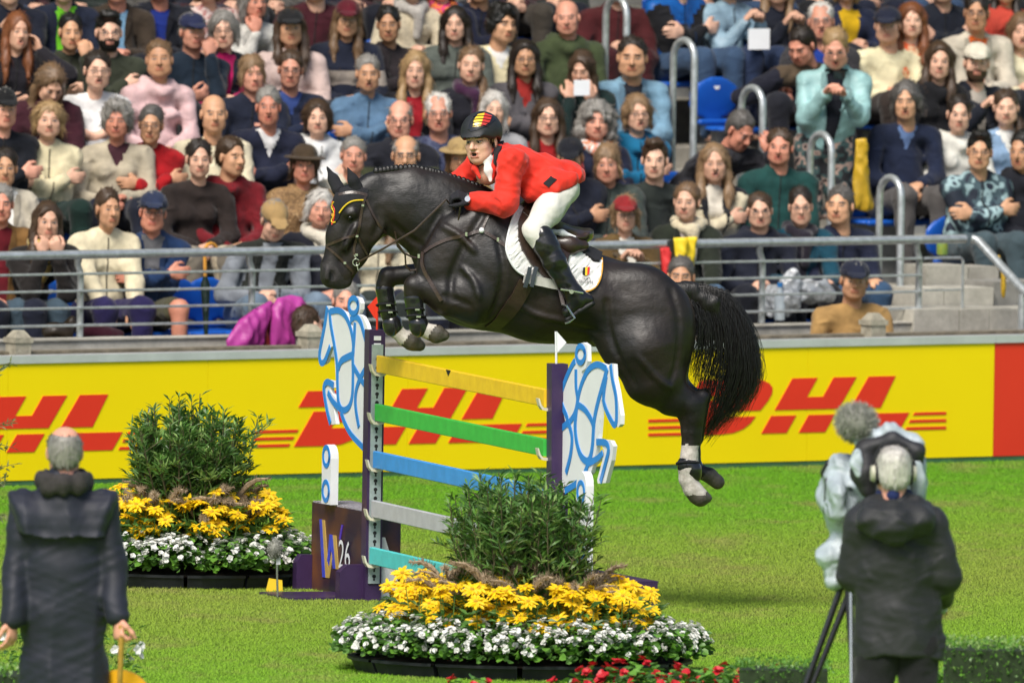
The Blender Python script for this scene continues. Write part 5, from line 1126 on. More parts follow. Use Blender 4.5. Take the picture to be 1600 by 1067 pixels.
def shrub_meshes(h, rad, seed, nst=85):
    r = np.random.default_rng(seed); st = MB(); lf = MB()
    for i in range(nst):
        a = r.uniform(0, 6.28); q = math.sqrt(r.uniform(0, 1)); b0 = np.array([math.cos(a), math.sin(a), 0]) * q * rad * .66; lean = np.array([math.cos(a), math.sin(a), 0]) * q * rad * r.uniform(.10, .42)
        H_ = h * r.uniform(.70, 1.04) * (1 - .16 * q * q); t = np.linspace(0, 1, 7); w = r.normal(size=2) * .035
        C = b0 + t[:, None] ** 1.4 * lean + np.stack([w[0] * np.sin(t * 5), w[1] * np.sin(t * 4 + 1), t * H_], 1)
        st.tube(C, np.linspace(.007, .002, 7), 4, cap=False)
        nl = int(92 * H_ / 1.0); tt = r.uniform(.06, 1, nl) ** .85; k = np.minimum((tt * 6).astype(int), 5); f = (tt * 6 - k)[:, None]; P = C[k] * (1 - f) + C[k + 1] * f; T = C[k + 1] - C[k]; T /= np.linalg.norm(T, axis=1)[:, None]
        an = r.uniform(0, 6.28, nl); S_ = np.stack([np.cos(an), np.sin(an), np.zeros(nl)], 1); D = S_ * r.uniform(.5, 1.1, (nl, 1)) + T * r.uniform(.35, 1.0, (nl, 1)); P = P + S_ * .004
        U = T * .7 + r.normal(size=(nl, 3)) * .35 - S_ * .3
        grp = r.choice(3, nl, p=[.42, .42, .16])
        for g in range(3):
            s = grp == g
            if s.any(): leaves(lf, P[s], D[s], U[s], r.uniform(.045, .085, s.sum()), r.uniform(.011, .018, s.sum()), g)
        # leafy side twigs
        for _ in range(7):
            p = C[r.integers(1, 6)]; a2 = r.uniform(0, 6.28); d = np.array([math.cos(a2), math.sin(a2), r.uniform(.2, 1)]); d /= np.linalg.norm(d); L_ = r.uniform(.07, .15); st.tube([p, p + d * L_], [.003, .0015], 3, cap=False)
            n2 = 9; q2 = r.uniform(.2, 1, n2)[:, None]; P2 = p + d * L_ * q2; a3 = r.uniform(0, 6.28, n2); D2 = d + np.stack([np.cos(a3), np.sin(a3), r.uniform(-.3, .9, n2)], 1) * .9; leaves(lf, P2, D2, np.tile([0, 0, 1.], (n2, 1)) + r.normal(size=(n2, 3)) * .4, r.uniform(.045, .08, n2), r.uniform(.011, .017, n2), int(r.integers(0, 3)))
    return st.mesh('stem', [M_stem]), lf.mesh('foliage', LM[:3])
def rud_foliage(seed):
    r = np.random.default_rng(seed); mb = MB(); n = 75; a = r.uniform(0, 6.28, n); q = np.sqrt(r.uniform(0, 1, n)) * .12; P = np.stack([np.cos(a) * q, np.sin(a) * q, r.uniform(.02, .24, n)], 1); D = np.stack([np.cos(a), np.sin(a), r.uniform(-.2, .9, n)], 1)
    for g in range(2): s = np.arange(n) % 2 == g; leaves(mb, P[s], D[s], np.tile([0, 0, 1.], (s.sum(), 1)) + r.normal(size=(s.sum(), 3)) * .3, r.uniform(.06, .10, s.sum()), r.uniform(.022, .034, s.sum()), g)
    return mb.mesh('foliage', [LM[1], LM[0]])
def rud_flower(seed):
    r = np.random.default_rng(seed); mb = MB(); 
    for lay, (n, R, dz) in enumerate(((11, .054, 0), (8, .040, .004))):
        a = np.arange(n) * 2 * PI / n + lay * .3 + r.uniform(-.1, .1, n); D = np.stack([np.cos(a), np.sin(a), r.uniform(-.35, .15, n)], 1); P = np.tile([0, 0, dz], (n, 1)) + D * .004
        leaves(mb, P, D, np.tile([0, 0, 1.], (n, 1)), R * r.uniform(.85, 1.1, n), .019, 0, .15, True)
    p = mb.mesh('petals', [M_pet]); c = MB(); c.lathe([(.0, -.003), (.0105, -.002), (.011, .004), (.007, .009), (0, .0105)], n=9); return p, c.mesh('flower_centre', [M_pcen])
def beg_foliage(seed):
    r = np.random.default_rng(seed); mb = MB(); n = 105; a = r.uniform(0, 6.28, n); el = np.arccos(r.uniform(-.1, 1, n)); R = r.uniform(.055, .105, n); P = np.stack([np.cos(a) * np.sin(el) * R, np.sin(a) * np.sin(el) * R, .055 + np.cos(el) * R * 1.15], 1); D = np.stack([np.cos(a), np.sin(a), r.uniform(-.5, .5, n)], 1); Nn = P - np.array([0, 0, .03]) + r.normal(size=(n, 3)) * .03
    g = r.choice(3, n, p=[.3, .45, .25])
    for k in range(3): s = g == k; leaves(mb, P[s], D[s], Nn[s], r.uniform(.032, .05, s.sum()), r.uniform(.028, .042, s.sum()), k, .12, True)
    return mb.mesh('foliage', [LM[0], LM[3], LM[1]])
def beg_blossom(seed, m=None, R=.015):
    r = np.random.default_rng(seed); mb = MB(); 
    for k in range(2):
        n = 4; a = np.arange(n) * PI / 2 + k * .7; D = np.stack([np.cos(a), np.sin(a), r.uniform(-.1, .5, n) + k * .4], 1); c = np.array([r.uniform(-.006, .006), r.uniform(-.006, .006), k * .004])
        leaves(mb, np.tile(c, (n, 1)), D, np.tile([0, 0, 1.], (n, 1)), R * r.uniform(.8, 1.15, n), R * 1.05, 0, .2, True)
    return mb.mesh('blossom', [m or M_pwh])
SHR = None; RF = [rud_foliage(i) for i in range(3)]; RB = [rud_flower(10 + i) for i in range(3)]; BF = [beg_foliage(20 + i) for i in range(4)]; BB = [beg_blossom(30 + i, None, .0155) for i in range(3)]
def rot_to(d, spin=0.):
    return Vector(d).to_track_quat('Z', 'Y').to_matrix() @ Matrix.Rotation(spin, 3, 'Z')
def rudbeckia(loc, lab, r, nf, toward):
    t = thing('coneflower_plant', lab, 'flower plant', loc, r.uniform(0, 6.28), 'yellow coneflowers in the planters'); link('foliage', r.choice(RF), t)
    stm = MB(); fl = []
    for i in range(nf):
        a = r.uniform(0, 6.28); q = math.sqrt(r.random()) * .125; z = r.uniform(.20, .40) - q * .45; p = np.array([math.cos(a) * q, math.sin(a) * q, z]); stm.tube([p * (.3, .3, .1), p * (.75, .75, .6), p], .0028, 3, cap=False); fl.append(p)
    o = stm.build('stems', M_stem, t); o['kind'] = 'stuff'; o.data.materials.clear(); o.data.materials.append(LM[1])
    for p in fl:
        pm, cm = r.choice(RB); f = link('flower', pm, t); c = link('flower_centre', cm, f)
        w = np.array(toward); rz = t.rotation_euler[2]; w = np.array([math.cos(-rz) * w[0] - math.sin(-rz) * w[1], math.sin(-rz) * w[0] + math.cos(-rz) * w[1], w[2]])
        d = unit(np.array([p[0] * 4, p[1] * 4, 1.0]) + w * r.uniform(.1, .8) + np.array([r.uniform(-.3, .3), r.uniform(-.3, .3), 0])); M3 = rot_to(d, r.uniform(0, 6)); f.matrix_local = Matrix.Translation(Vector(p)) @ M3.to_4x4() @ Matrix.Scale(r.uniform(.85, 1.12), 4)
    return t
def begonia(loc, lab, r, nb, toward, bb=None, cat='flower plant', nm='begonia_plant', grp='white begonias in the planters', sc=1.):
    t = thing(nm, lab, cat, loc, r.uniform(0, 6.28), grp); fo = link('foliage', r.choice(BF), t); fo.scale = (sc, sc, sc)
    rz = t.rotation_euler[2]
    for i in range(nb):
        th = r.uniform(0, 6.28); el = math.acos(r.uniform(.15, 1)); d = np.array([math.cos(th) * math.sin(el), math.sin(th) * math.sin(el), math.cos(el)]); R = r.uniform(.105, .125) * sc
        b = link('blossom', r.choice(bb or BB), t); p = np.array([0, 0, .055 * sc]) + d * R * (1, 1, 1.1); b.matrix_local = Matrix.Translation(Vector(p)) @ rot_to(unit(d + (0, 0, .3)), r.uniform(0, 6)).to_4x4() @ Matrix.Scale(r.uniform(.9, 1.35) * sc, 4)
    return t
def plume_mesh(seed):
    r = np.random.default_rng(seed); mb = MB(); bend = r.uniform(.12, .30); h = r.uniform(.42, .60); t = np.linspace(0, 1, 9); C = np.stack([bend * t ** 2.4, np.zeros(9), h * (t - .28 * t ** 4)], 1)
    mb.tube(C[:6], .0016, 3, cap=False, m=1); k = 130; tt = r.uniform(.55, 1, k); i = np.minimum((tt * 8).astype(int), 7); f = (tt * 8 - i)[:, None]; P = C[i] * (1 - f) + C[i + 1] * f; T = C[i + 1] - C[i]; T /= np.linalg.norm(T, axis=1)[:, None]
    a = r.normal(size=(k, 3)); a -= T * (a * T).sum(1)[:, None]; a /= np.linalg.norm(a, axis=1)[:, None]; w = (np.sin((tt - .55) / .45 * PI) ** .6)[:, None]
    leaves(mb, P, a * .8 + T * .7, T, (.016 + .030 * w[:, 0]), .005, 0); mb.tube(C[4:], np.array([.006, .013, .015, .011, .004]), 5, m=0)
    return mb.mesh('plume', [M_plume, M_blade])
PLM = [plume_mesh(50 + i) for i in range(4)]
def blades_mesh(seed):
    r = np.random.default_rng(seed); mb = MB(); n = 90; a = r.uniform(0, 6.28, n)
    for i in range(n):
        L_ = r.uniform(.18, .38); t = np.linspace(0, 1, 4); o = r.uniform(.08, .30); C = np.stack([math.cos(a[i]) * o * t ** 1.8, math.sin(a[i]) * o * t ** 1.8, L_ * (t - .45 * t ** 3)], 1); X = np.array([-math.sin(a[i]), math.cos(a[i]), 0]); w = (.0022 * (1 - t * .9))[:, None]; V = np.concatenate([C + X * w, C - X * w]); mb.add(V, [(k, k + 1, k + 5, k + 4) for k in range(3)])
    return mb.mesh('blades', [M_blade])
BLD = [blades_mesh(60), blades_mesh(61)]
def flower_bed(c, rx, ry, tag_, seed, hsh, spreads):
    r = random.Random(seed); c = np.array(c); c[2] = 0
    t = thing('planter', f'oval ring of black plastic planting troughs, the {tag_}', 'planter', c)
    nseg = 12; ring = lambda a, k, z: np.array([math.cos(a) * rx * k, math.sin(a) * ry * k, z])
    for i in range(nseg):
        a0, a1 = (i + .03) * 2 * PI / nseg, (i + .97) * 2 * PI / nseg; mb = MB(); aa = np.linspace(a0, a1, 5)
        o2 = [ring(a, .955, .0) for a in aa]; i_ = [ring(a, .965, .09) for a in aa]; lip = [ring(a, 1.012, .09) for a in aa]; lip2 = [ring(a, 1.012, .075) for a in aa]; o1 = [ring(a, .99, .075) for a in aa]
        V = np.concatenate([o2, o1, lip2, lip, i_]); q = []
        for j in range(4):
            for l in range(4): q.append((l * 5 + j, l * 5 + j + 1, (l + 1) * 5 + j + 1, (l + 1) * 5 + j))
        q += [(0, 5, 20, 20)] if False else []
        mb.add(V, q); e0 = [V[0], V[5], V[20], ring(a0, .92, 0)]; mb.add([V[0], V[5], V[20], ring(a0, .90, 0)], [(0, 1, 2, 3)]); mb.add([V[4], V[9], V[24], ring(a1, .90, 0)], [(3, 2, 1, 0)])
        mb.build('trough', M_tray, t)
    mb = MB(); aa = np.linspace(0, 2 * PI, 33)[:-1]; V = np.concatenate([[ring(a, .965, .08) for a in aa], [[0, 0, .13]]]); mb.add(V, None, [(i, (i + 1) % 32, 32) for i in range(32)]); mb.build('soil', M_earth, t)
    tw = (0, -1, .3); st_ = tag_.split(' before')[0].split(' beside')[0]
    def where(a): s = math.sin(a); cx = math.cos(a); return ('front ' if s < -.35 else 'back ' if s > .35 else '') + ('left' if cx < -.4 else 'right' if cx > .4 else 'centre')
    nb = int(34 * (rx + ry) / 1.7)
    for row, (k, z, n) in enumerate(((.97, .075, nb), (.83, .11, int(nb * .8)))):
        for i in range(n):
            a = (i + .5 * row + r.uniform(-.2, .2)) * 2 * PI / n; back = math.sin(a) > .45
            if back and row: continue
            begonia(c + ring(a, k + r.uniform(-.025, .025), z), f'low white begonia in the {("outermost", "second")[row]} ring of the {st_}, {where(a)}', r, 6 if back else r.randint(19, 27), tw, sc=1.12)
    n = int(17 * (rx + ry) / 1.7)
    for row, (k, n2) in enumerate(((.70, int(n * 1.1)), (.54, n), (.42, int(n * .6)))):
        for i in range(n2):
            a = (i + .5 * row + r.uniform(-.25, .25)) * 2 * PI / n2
            if math.sin(a) > .3 and row == 2: continue
            rudbeckia(c + ring(a, k + r.uniform(-.06, .06), .12 + .035 * row + r.uniform(-.04, .03)), f'yellow coneflower clump in the {("outer", "middle", "inner")[row]} yellow ring of the {st_}, {where(a)}', r, r.randint(8, 12) if math.sin(a) < .3 else 7, tw)
    ng = 9
    for i in range(ng):
        a = (i + r.uniform(-.2, .2)) * 2 * PI / ng - 1.4; g = thing('fountain_grass', f'dry fountain grass with tan plumes round the shrub of the {st_}, {where(a)}', 'ornamental grass', c + ring(a, .40, .16), r.uniform(0, 6), 'fountain grass clumps'); link('blades', BLD[i % 2], g)['kind'] = 'stuff'
        for j in range(11):
            p = link('plume', r.choice(PLM), g); p.rotation_euler = (r.uniform(-.15, .15), r.uniform(-.1, .25), r.uniform(0, 6.28)); s = r.uniform(.8, 1.1); p.scale = (s, s, s)
    sh = thing('shrub', f'bushy evergreen shrub with narrow leaves rising from the {tag_}', 'shrub', c + (spreads[1], 0, .14)); st, lf = shrub_meshes(hsh, spreads[0], seed + 1, spreads[2]); link('stem', st, sh)['kind'] = 'stuff'; link('foliage', lf, sh)['kind'] = 'stuff'
flower_bed(ground(812, 1053), .90, .72, 'near planter before the white-flag wing', 3, .95, (.44, .0, 125)); flower_bed(ground(292, 914), .68, .56, 'far planter beside the printed block', 8, .90, (.39, .0, 120))
# red flowers and hedges along the near edge
RBs = [beg_blossom(80 + i, M_pred, .022) for i in range(2)]; rr = random.Random(9)
for i, px in enumerate([735] + list(range(890, 1240, 38)) + [1492, 1530, 1566]):
    c = ground(px, 1136 + rr.uniform(-6, 12)); c[2] = .05 if px < 900 else .10
    begonia(c, 'red flowering plant at the bottom edge, ' + ('alone at the left end of the row' if px < 800 else f'{("first second third fourth fifth sixth seventh eighth ninth tenth").split()[(px - 890) // 38]} from the left along the planter' if px < 1300 else {1492: 'close to the cameraman under the hedge', 1530: 'middle one below the clipped hedge', 1566: 'last one below the clipped hedge'}[px]), rr, rr.randint(7, 11), (0, -1, .2), RBs, 'flower plant', 'red_flower_plant', 'red flowers along the near edge', 1.25)
def hedge(x0, x1, Y, ztop, depth, lab, seed, dens=1700, mi=(0, 1, 2)):
    a = np.array([x0, Y, 0]); t = thing('hedge', lab, 'hedge', a); r = np.random.default_rng(seed); W = x1 - x0
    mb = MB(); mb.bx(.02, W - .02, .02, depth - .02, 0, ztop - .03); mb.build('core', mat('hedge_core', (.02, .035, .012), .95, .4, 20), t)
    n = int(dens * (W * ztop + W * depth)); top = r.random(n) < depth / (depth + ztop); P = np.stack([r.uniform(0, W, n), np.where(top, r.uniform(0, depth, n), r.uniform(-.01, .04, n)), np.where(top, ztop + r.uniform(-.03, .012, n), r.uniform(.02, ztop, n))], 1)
    D = r.normal(size=(n, 3)) + np.where(top[:, None], [0, 0, 1.0], [0, -1.0, .6]); U = r.normal(size=(n, 3)) + (0, -.5, .6); g = np.where(top, r.choice(3, n, p=[.1, .4, .5]), r.choice(3, n, p=[.5, .4, .1])); mb = MB()  # top leaves picked lighter: the sunlit top is put into their colour
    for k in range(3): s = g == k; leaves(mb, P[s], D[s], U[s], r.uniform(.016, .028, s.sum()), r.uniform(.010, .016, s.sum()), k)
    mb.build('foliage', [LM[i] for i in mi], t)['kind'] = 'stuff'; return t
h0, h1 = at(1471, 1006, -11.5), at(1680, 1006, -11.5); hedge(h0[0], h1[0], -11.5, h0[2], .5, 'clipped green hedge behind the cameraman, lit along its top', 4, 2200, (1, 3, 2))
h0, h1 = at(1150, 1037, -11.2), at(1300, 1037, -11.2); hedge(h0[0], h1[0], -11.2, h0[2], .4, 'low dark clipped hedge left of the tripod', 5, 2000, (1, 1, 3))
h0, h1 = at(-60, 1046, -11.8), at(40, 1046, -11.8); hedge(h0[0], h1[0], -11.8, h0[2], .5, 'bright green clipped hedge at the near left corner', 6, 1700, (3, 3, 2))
# white petunias beside the man in the coat, and the olive at the picture's edge
PB = [beg_blossom(90 + i, M_pwh, .027) for i in range(2)]
for px, py, lb in ((178, 1105, 'white petunia growing behind the man in the long coat'), (8, 1100, 'white petunia at the near left edge by the coat sleeve')):
    c = ground(px, py); t = thing('petunia_plant', lb, 'flower plant', c); r = np.random.default_rng(px); mb = MB(); n = 150; a = r.uniform(0, 6.28, n); q = r.uniform(.02, .13, n); P = np.stack([np.cos(a) * q, np.sin(a) * q, r.uniform(.05, .42, n)], 1); leaves(mb, P, np.stack([np.cos(a), np.sin(a), r.uniform(-.2, .9, n)], 1), np.tile([0, 0, 1.], (n, 1)), r.uniform(.04, .07, n), r.uniform(.018, .03, n), 0); mb.build('foliage', [LM[1]], t)['kind'] = 'stuff'
    for i in range(12):
        a = rr.uniform(0, 6.28); b = link('blossom', PB[i % 2], t); b.matrix_local = Matrix.Translation(Vector((math.cos(a) * .13, math.sin(a) * .13, rr.uniform(.2, .45)))) @ rot_to((math.cos(a), math.sin(a) - .8, .4)).to_4x4()
ol = at(-30, 700, -6); t = thing('olive_tree', 'olive sapling whose pale leafy twigs reach in from the left edge', 'tree', (ol[0], -6, 0)); M_oll = leafmat('olive_leaf', (.20, .23, .10), .5); r = np.random.default_rng(77); st = MB(); lf = MB(); st.tube([(0, 0, 0), (.01, 0, .6), (0, 0, 1.3), (-.02, 0, 1.9)], [.022, .018, .012, .006], 6)
for i in range(26):
    z = r.uniform(.75, 1.75); a = r.uniform(0, 6.28); d = np.array([math.cos(a), math.sin(a), r.uniform(-.1, .6)]); L_ = r.uniform(.12, .24); C = np.array([[0, 0, z], d * L_ * .5 + (0, 0, z + .02), d * L_ + (0, 0, z)]); st.tube(C, [.004, .003, .0015], 3, cap=False); n = 22; q = r.uniform(.15, 1, n)[:, None]; P = C[0] + (C[2] - C[0]) * q; D = d + r.normal(size=(n, 3)) * .7; leaves(lf, P, D, r.normal(size=(n, 3)) + (0, 0, 1), r.uniform(.03, .055, n), r.uniform(.008, .012, n), 0)
st.build('trunk', M_stem, t, True); lf.build('crown', [M_oll], t)['kind'] = 'stuff'
# ================================================================ SPECTATORS AND SEATS
M_seat = mat('blue_seat_plastic', (.012, .105, .50), .35, .08, 6, .03, 60, spec=.5); M_conc2 = mat('seat_bracket', (.30, .31, .31), .6, .2, 10)
def make_seat():
    t = thing('stadium_seat', 'blue plastic stadium seat', 'seat')
    s = Solid(); s.ell((0, -.02, -.012), (.205, .205, .022), .02); s.ell((0, -.02, .035), (.17, .17, .035), .03, sub=True); s.cone((-.15, -.185, -.02), (.15, -.185, -.02), .018, k=.02); link('seat_pan', np_mesh('seat_pan', *s.mesh(.018), [M_seat]), t)
    s = Solid(); s.ell((0, .205, .17), (.205, .024, .15), .02, rot('x', .14)); s.cone((-.13, .175, .02), (.13, .175, .02), .022, k=.03); link('backrest', np_mesh('backrest', *s.mesh(.018), [M_seat]), t)
    mb = MB(); mb.bx(-.09, .09, .03, .11, -.415, -.03); mb.build('bracket', M_conc2, t); 
    mb = MB(); mb.lathe([(0, 0), (.022, 0), (.022, .003), (0, .003)], (0, .176, .25), (0, -1, .1), 12); mb.build('number_disc', M_wht, t)
    return t
SEAT0 = make_seat(); _seat_used = [False]
def put_seat(u, k, label, group=None, rz=0., dz=0.):
    o = SEAT0 if not _seat_used[0] else copy_tree(SEAT0); _seat_used[0] = True
    o.location = Vector(S(u, vrow(k) if k else .72, wseat(k) - .01 + dz)); o.rotation_euler = (0, 0, STAND_A + rz); o['label'] = label
    if group: o['group'] = group
    elif 'group' in o: del o['group']
    return o
GLM = glasses_mb().mesh('glasses', M_glas, True)
_n = [0]
def person(px, py, row, label, top=('jacket', (40, 44, 60)), hair=('short', 'brown'), sk='fair', sex='m', pose='lap', pants=(44, 46, 58), inner=None, style='plain', glasses=False, cap=None, yaw=0., pitch=.06, roll=0., fat=.2, beard=False, scarf=None, lean=0., turn=None, fwd=.10, sleeve=None, tex='plain', seat=True, stand=False, mouth=0., topmat=None, pantsmat=None, hd=1.0, bag=None, vplane=None, short=False, hood=False, rim=None):
    _n[0] += 1; rnd = random.Random(_n[0] * 17 + 3); g = rnd.uniform
    vk = (vrow(row) if row else .72) if vplane is None else vplane
    u, w = suw(px, py, vk - fwd); sz = wseat(row); fem = sex == 'f'
    psi = STAND_A * (.50 if turn is None else turn) + g(-.08, .08)
    rootz = sz if not stand else wfloor(row)
    root = S(u - lean, vk, rootz)
    t = thing('person', label, 'person', root, psi, group='spectators in the stand')
    c, s_ = math.cos(-psi), math.sin(-psi)
    def loc(p): q = np.asarray(p, float) - root; return np.array([c * q[0] - s_ * q[1], s_ * q[0] + c * q[1], q[2]])
    ht = loc(S(u, vk - fwd, w)); base = 0.09 if not stand else .90
    W = (.170 if fem else .188) * (1 + .12 * fat); TH = (.098 if fem else .110) * (1 + .35 * fat)
    wy = yaw - psi + g(-.10, .10); wp = pitch + g(-.05, .05)
    hR = rot('z', wy) @ rot('x', wp) @ rot('y', roll + g(-.06, .06))
    SC = (.935 if fem else .97) * hd * g(.97, 1.03)
    lod = row >= 6 and py < -10
    hv, hq, hm = head_mesh(.0088 if not lod else .016, sex, fat * .6 + g(-.2, .45), mouth if mouth or rnd.random() > .22 else .0055, rnd, True)
    if beard: head_beard(hv, hq, hm)
    av = np.array([g(.93, 1.06) * (1 + .04 * (fat - .2)), 1.0, g(.95, 1.07)]); hv = xf(hv * av, hR, ht, SC)
    N = ht + hR @ np.array([0, .03, -.10]) + np.array([0, .012, -.065]); H = np.array([0, .0, base]); 
    sh = N + np.array([0, .012, -.055]); CH = H + (N - H) * .60 + np.array([0, .025, 0]); BE = H + (N - H) * .25 + np.array([0, -.012, 0])
    A = [sh + np.array([x * W, .0, -.012]) for x in (-1, 1)]
    lap = .20 if not stand else 1.0; mid = (H[2] + N[2]) / 2
    P = {'lap': [(-.06, -.30, lap), (.05, -.29, lap + .02)], 'crossed': [(.10, -.235, mid + .03), (-.10, -.225, mid + .005)], 'knees': [(-.13, -.38, lap + .03), (.13, -.38, lap + .03)],
         'phone': [(-.05, -.30, mid + .10), (.07, -.31, mid + .09)], 'side': [(-.24, -.12, .12), (.24, -.12, .12)], 'legs': [(-.10, -.42, .12), (.10, -.42, .10)]}
    pl = list(P.get(pose, P['lap'])); hand_to = {}
    Hd = lambda v: ht + hR @ (np.array(v) * SC)
    if pose == 'chin': pl = [tuple(Hd((-.045, -.115, -.135)) + np.array([0, -.015, -.06])), (.03, -.26, mid - .06)]
    if pose == 'chin2': pl = [tuple(Hd((-.04, -.14, -.14)) + np.array([-.01, -.02, -.05])), tuple(Hd((.03, -.14, -.14)) + np.array([.02, -.02, -.05]))]
    if pose == 'mouth': pl = [(-.03, -.26, mid - .06), tuple(Hd((.035, -.115, -.075)) + np.array([.04, -.02, -.07]))]
    if pose == 'ear': pl = [P['lap'][0], tuple(Hd((.13, -.05, -.06)) + np.array([.02, 0, -.06]))]
    if pose == 'brow': pl = [P['lap'][0], tuple(Hd((.10, -.10, .0)) + np.array([.05, -.03, -.08]))]
    if pose == 'face': pl = [tuple(Hd((-.05, -.12, -.10)) + np.array([-.02, -.02, -.08])), tuple(Hd((.05, -.12, -.10)) + np.array([.02, -.02, -.08]))]
    Es = []; 
    for i, x in enumerate((-1, 1)):
        e, wv = ik(A[i], pl[i], .275, .25, (x * (.9 if pose in ('crossed', 'lap') else .45), .35, -1.0)); Es.append((A[i], e, wv))
    b = Solid(); b.chain([H, BE, CH], [TH * .92, TH * .82, TH * .86], .05, (1.25, 1, 1)); b.cone(A[0] * .7 + sh * .3, A[1] * .7 + sh * .3, .045, k=.03); b.cone(N, sh, .05, .05, .03)
    knee = [np.array([x * (.11 + .02 * g(0, 1)), -.45 + g(-.02, .02), .15]) for x in (-1, 1)] if not stand else [np.array([x * .10, -.03, .47]) for x in (-1, 1)]
    foot = [np.array([x * .115, -.47 + g(-.06, .03), -.35]) for x in (-1, 1)] if not stand else [np.array([x * .11, .0, .07]) for x in (-1, 1)]
    arms = Solid(); legs = Solid()
    for a, e, wv in Es: arms.chain([a, e, wv], [.046, .038, .029], .02)
    for i, x in enumerate((-1, 1)):
        hp_ = H + np.array([x * .085, 0, -.01]); legs.chain([hp_, knee[i], foot[i]], [.082, .056, .038], .03); legs.cone(foot[i], foot[i] + (x * .02, -.12, -.03), .035, .028, .02)
    b.p += arms.p + legs.p
    bare = (sleeve == 'bare') or short
    bv, bq = b.mesh(.022 if bare else .038 if not lod else .05)
    pieces = [(bv, bq, 0), (hv, hq, hm)]
    for i, (a, e, wv) in enumerate(Es):
        d = unit(wv - e); nrm = np.array([0, .2, -1.]) if pose not in ('chin', 'mouth', 'face', 'brow', 'ear', 'chin2', 'crossed') else np.array([0, .9, .2])
        if pose == 'crossed': d = unit((1 if i == 0 else -1, -.1, .05)); nrm = np.array([0, 1., 0])
        if pose in ('chin', 'mouth', 'face', 'brow', 'ear') and wv[2] > mid + .03: d = unit(d * .6 + np.array([0, .15, .8])); nrm = np.array([0, 1., 0]) if pose != 'ear' else np.array([-1., 0, 0])
        hv_, hq_ = place_hand(wv, d, nrm, 1 if i == 0 else -1, .75 if pose in ('lap', 'phone', 'chin', 'mouth', 'chin2') else .35, .0098, .95 if fem else 1.04)
        pieces.append((hv_, hq_, 0))
    V, Q, M = join(pieces)
    hc = hair[1] if hair else 'grey'
    link('body', np_mesh('body', V, Q, [skin(sk, rnd.choice((.86, .93, 1.0, 1.05))), lipm(sk), M_eyew, M_iris, hairm({'white': 'grey', 'blond': 'light', 'grey': 'dgrey'}.get(hc, hc)), hairm(hc)], M), t)
    # upper garment
    kind, col = top; puff = kind == 'puffer'; th = {'sweater': .012, 'shirt': .006, 'tee': .006, 'hoodie': .016, 'puffer': .026, 'jacket': .018, 'coat': .022, 'vest': .016, 'fleece': .022, 'cardigan': .014}.get(kind, .015)
    j = Solid(); j.chain([H + (0, 0, .0), BE, CH], [TH * 1.10, TH * 1.0, TH * 1.02], .05, (1.28, 1, 1)); j.cone(A[0] * .8 + sh * .2, A[1] * .8 + sh * .2, .066, k=.05); j.cone(N + (0, 0, -.01), sh, .058, .075, .03)
    for x in (-1, 1): j.cone(N + (x * .03, .01, -.012), A[0 if x < 0 else 1] * .7 + sh * .3 + (0, 0, .03), .035, .04, .03)
    if fem: 
        for x in (-1, 1): j.ell(CH + (x * .07, -TH * .85, .02), (.062, .055, .06), .04)
    if fat > .5: j.ell(BE + (0, -.06, .03), (TH * 1.25, TH * 1.05, .13), .05)
    j = j.grow(th * .35)
    sv0 = len(j.p)
    if sleeve == 'bare':
        for a, e, wv in Es: j.cone(a, a + (e - a) * .62, .064, .062, .03)
    else:
        for a, e, wv in Es: j.chain([a, e, wv + (e - wv) * .06], [.057 + th * .6, .049 + th * .5, .038 + th * .4], .03)
    if kind in ('jacket', 'coat', 'puffer', 'fleece') or hood: # collar stands round the neck
        j.chain([N + (-.062, -.030, .012), N + (-.066, .03, .022), N + (0, .080, .028), N + (.066, .03, .022), N + (.062, -.030, .012)], [.020] * 5, .02)
    if kind == 'hoodie' or hood: j.chain([N + (-.085, -.02, .0), N + (-.08, .06, .015), N + (0, .105, .0), N + (.08, .06, .015), N + (.085, -.02, .0), N + (.0, -.085, -.045), N + (-.085, -.02, 0)], [.034] * 7, .03)
    if kind == 'turtle': j.cone(N, N + (ht - N) * .45, .062, .06, .02)
    ex = None
    if puff: ex = lambda X, Y, Z: (.009 * np.abs(np.sin(Z * PI / .062 + X * 0)) ** .6 * -1 + .005)
    jv, jq = j.mesh(.0235 if not lod else .03, .006, 15, _n[0], ex, .0105 if kind not in ('puffer', 'fleece') else .004)
    if style in ('vneck', 'open'):             # pull the garment's edge onto a clean line
        tv_ = np.clip((jv[:, 2] - H[2]) / (N[2] - H[2]), 0, 1.3); xo = jv[:, 0] - (H[0] + (N[0] - H[0]) * tv_); wd = (.030 + .045 * tv_) if style == 'open' else np.maximum((tv_ - .70) * .24, -.02); fr_ = jv[:, 1] < H[1] + (N[1] - H[1]) * tv_ - .03; dd = np.abs(xo) - wd; sel = fr_ & (np.abs(dd) < .0135); jv[sel, 0] -= (dd * np.sign(xo))[sel]
    C = jv[jq].mean(1); tz = np.clip((C[:, 2] - H[2]) / (N[2] - H[2]), 0, 1.3); cx = C[:, 0] - (H[0] + (N[0] - H[0]) * tz); spine = H[1] + (N[1] - H[1]) * tz
    def adist(seg): 
        a, b_ = seg; d = b_ - a; q = np.clip(((C - a) @ d) / (d @ d), 0, 1); return np.linalg.norm(C - a - q[:, None] * d, axis=1)
    isarm = np.zeros(len(C), bool)
    for a, e, wv in Es: isarm |= (np.minimum(adist((a + (e - a) * .18, e)), adist((e, wv))) < .092)
    jm = np.zeros(len(jq), int); front = (C[:, 1] < spine - .045) & ~isarm
    mats = [topmat or cloth(col, tex)]
    mats.append(cloth(inner or col)); mats.append(cloth(sleeve) if isinstance(sleeve, tuple) else mats[0])
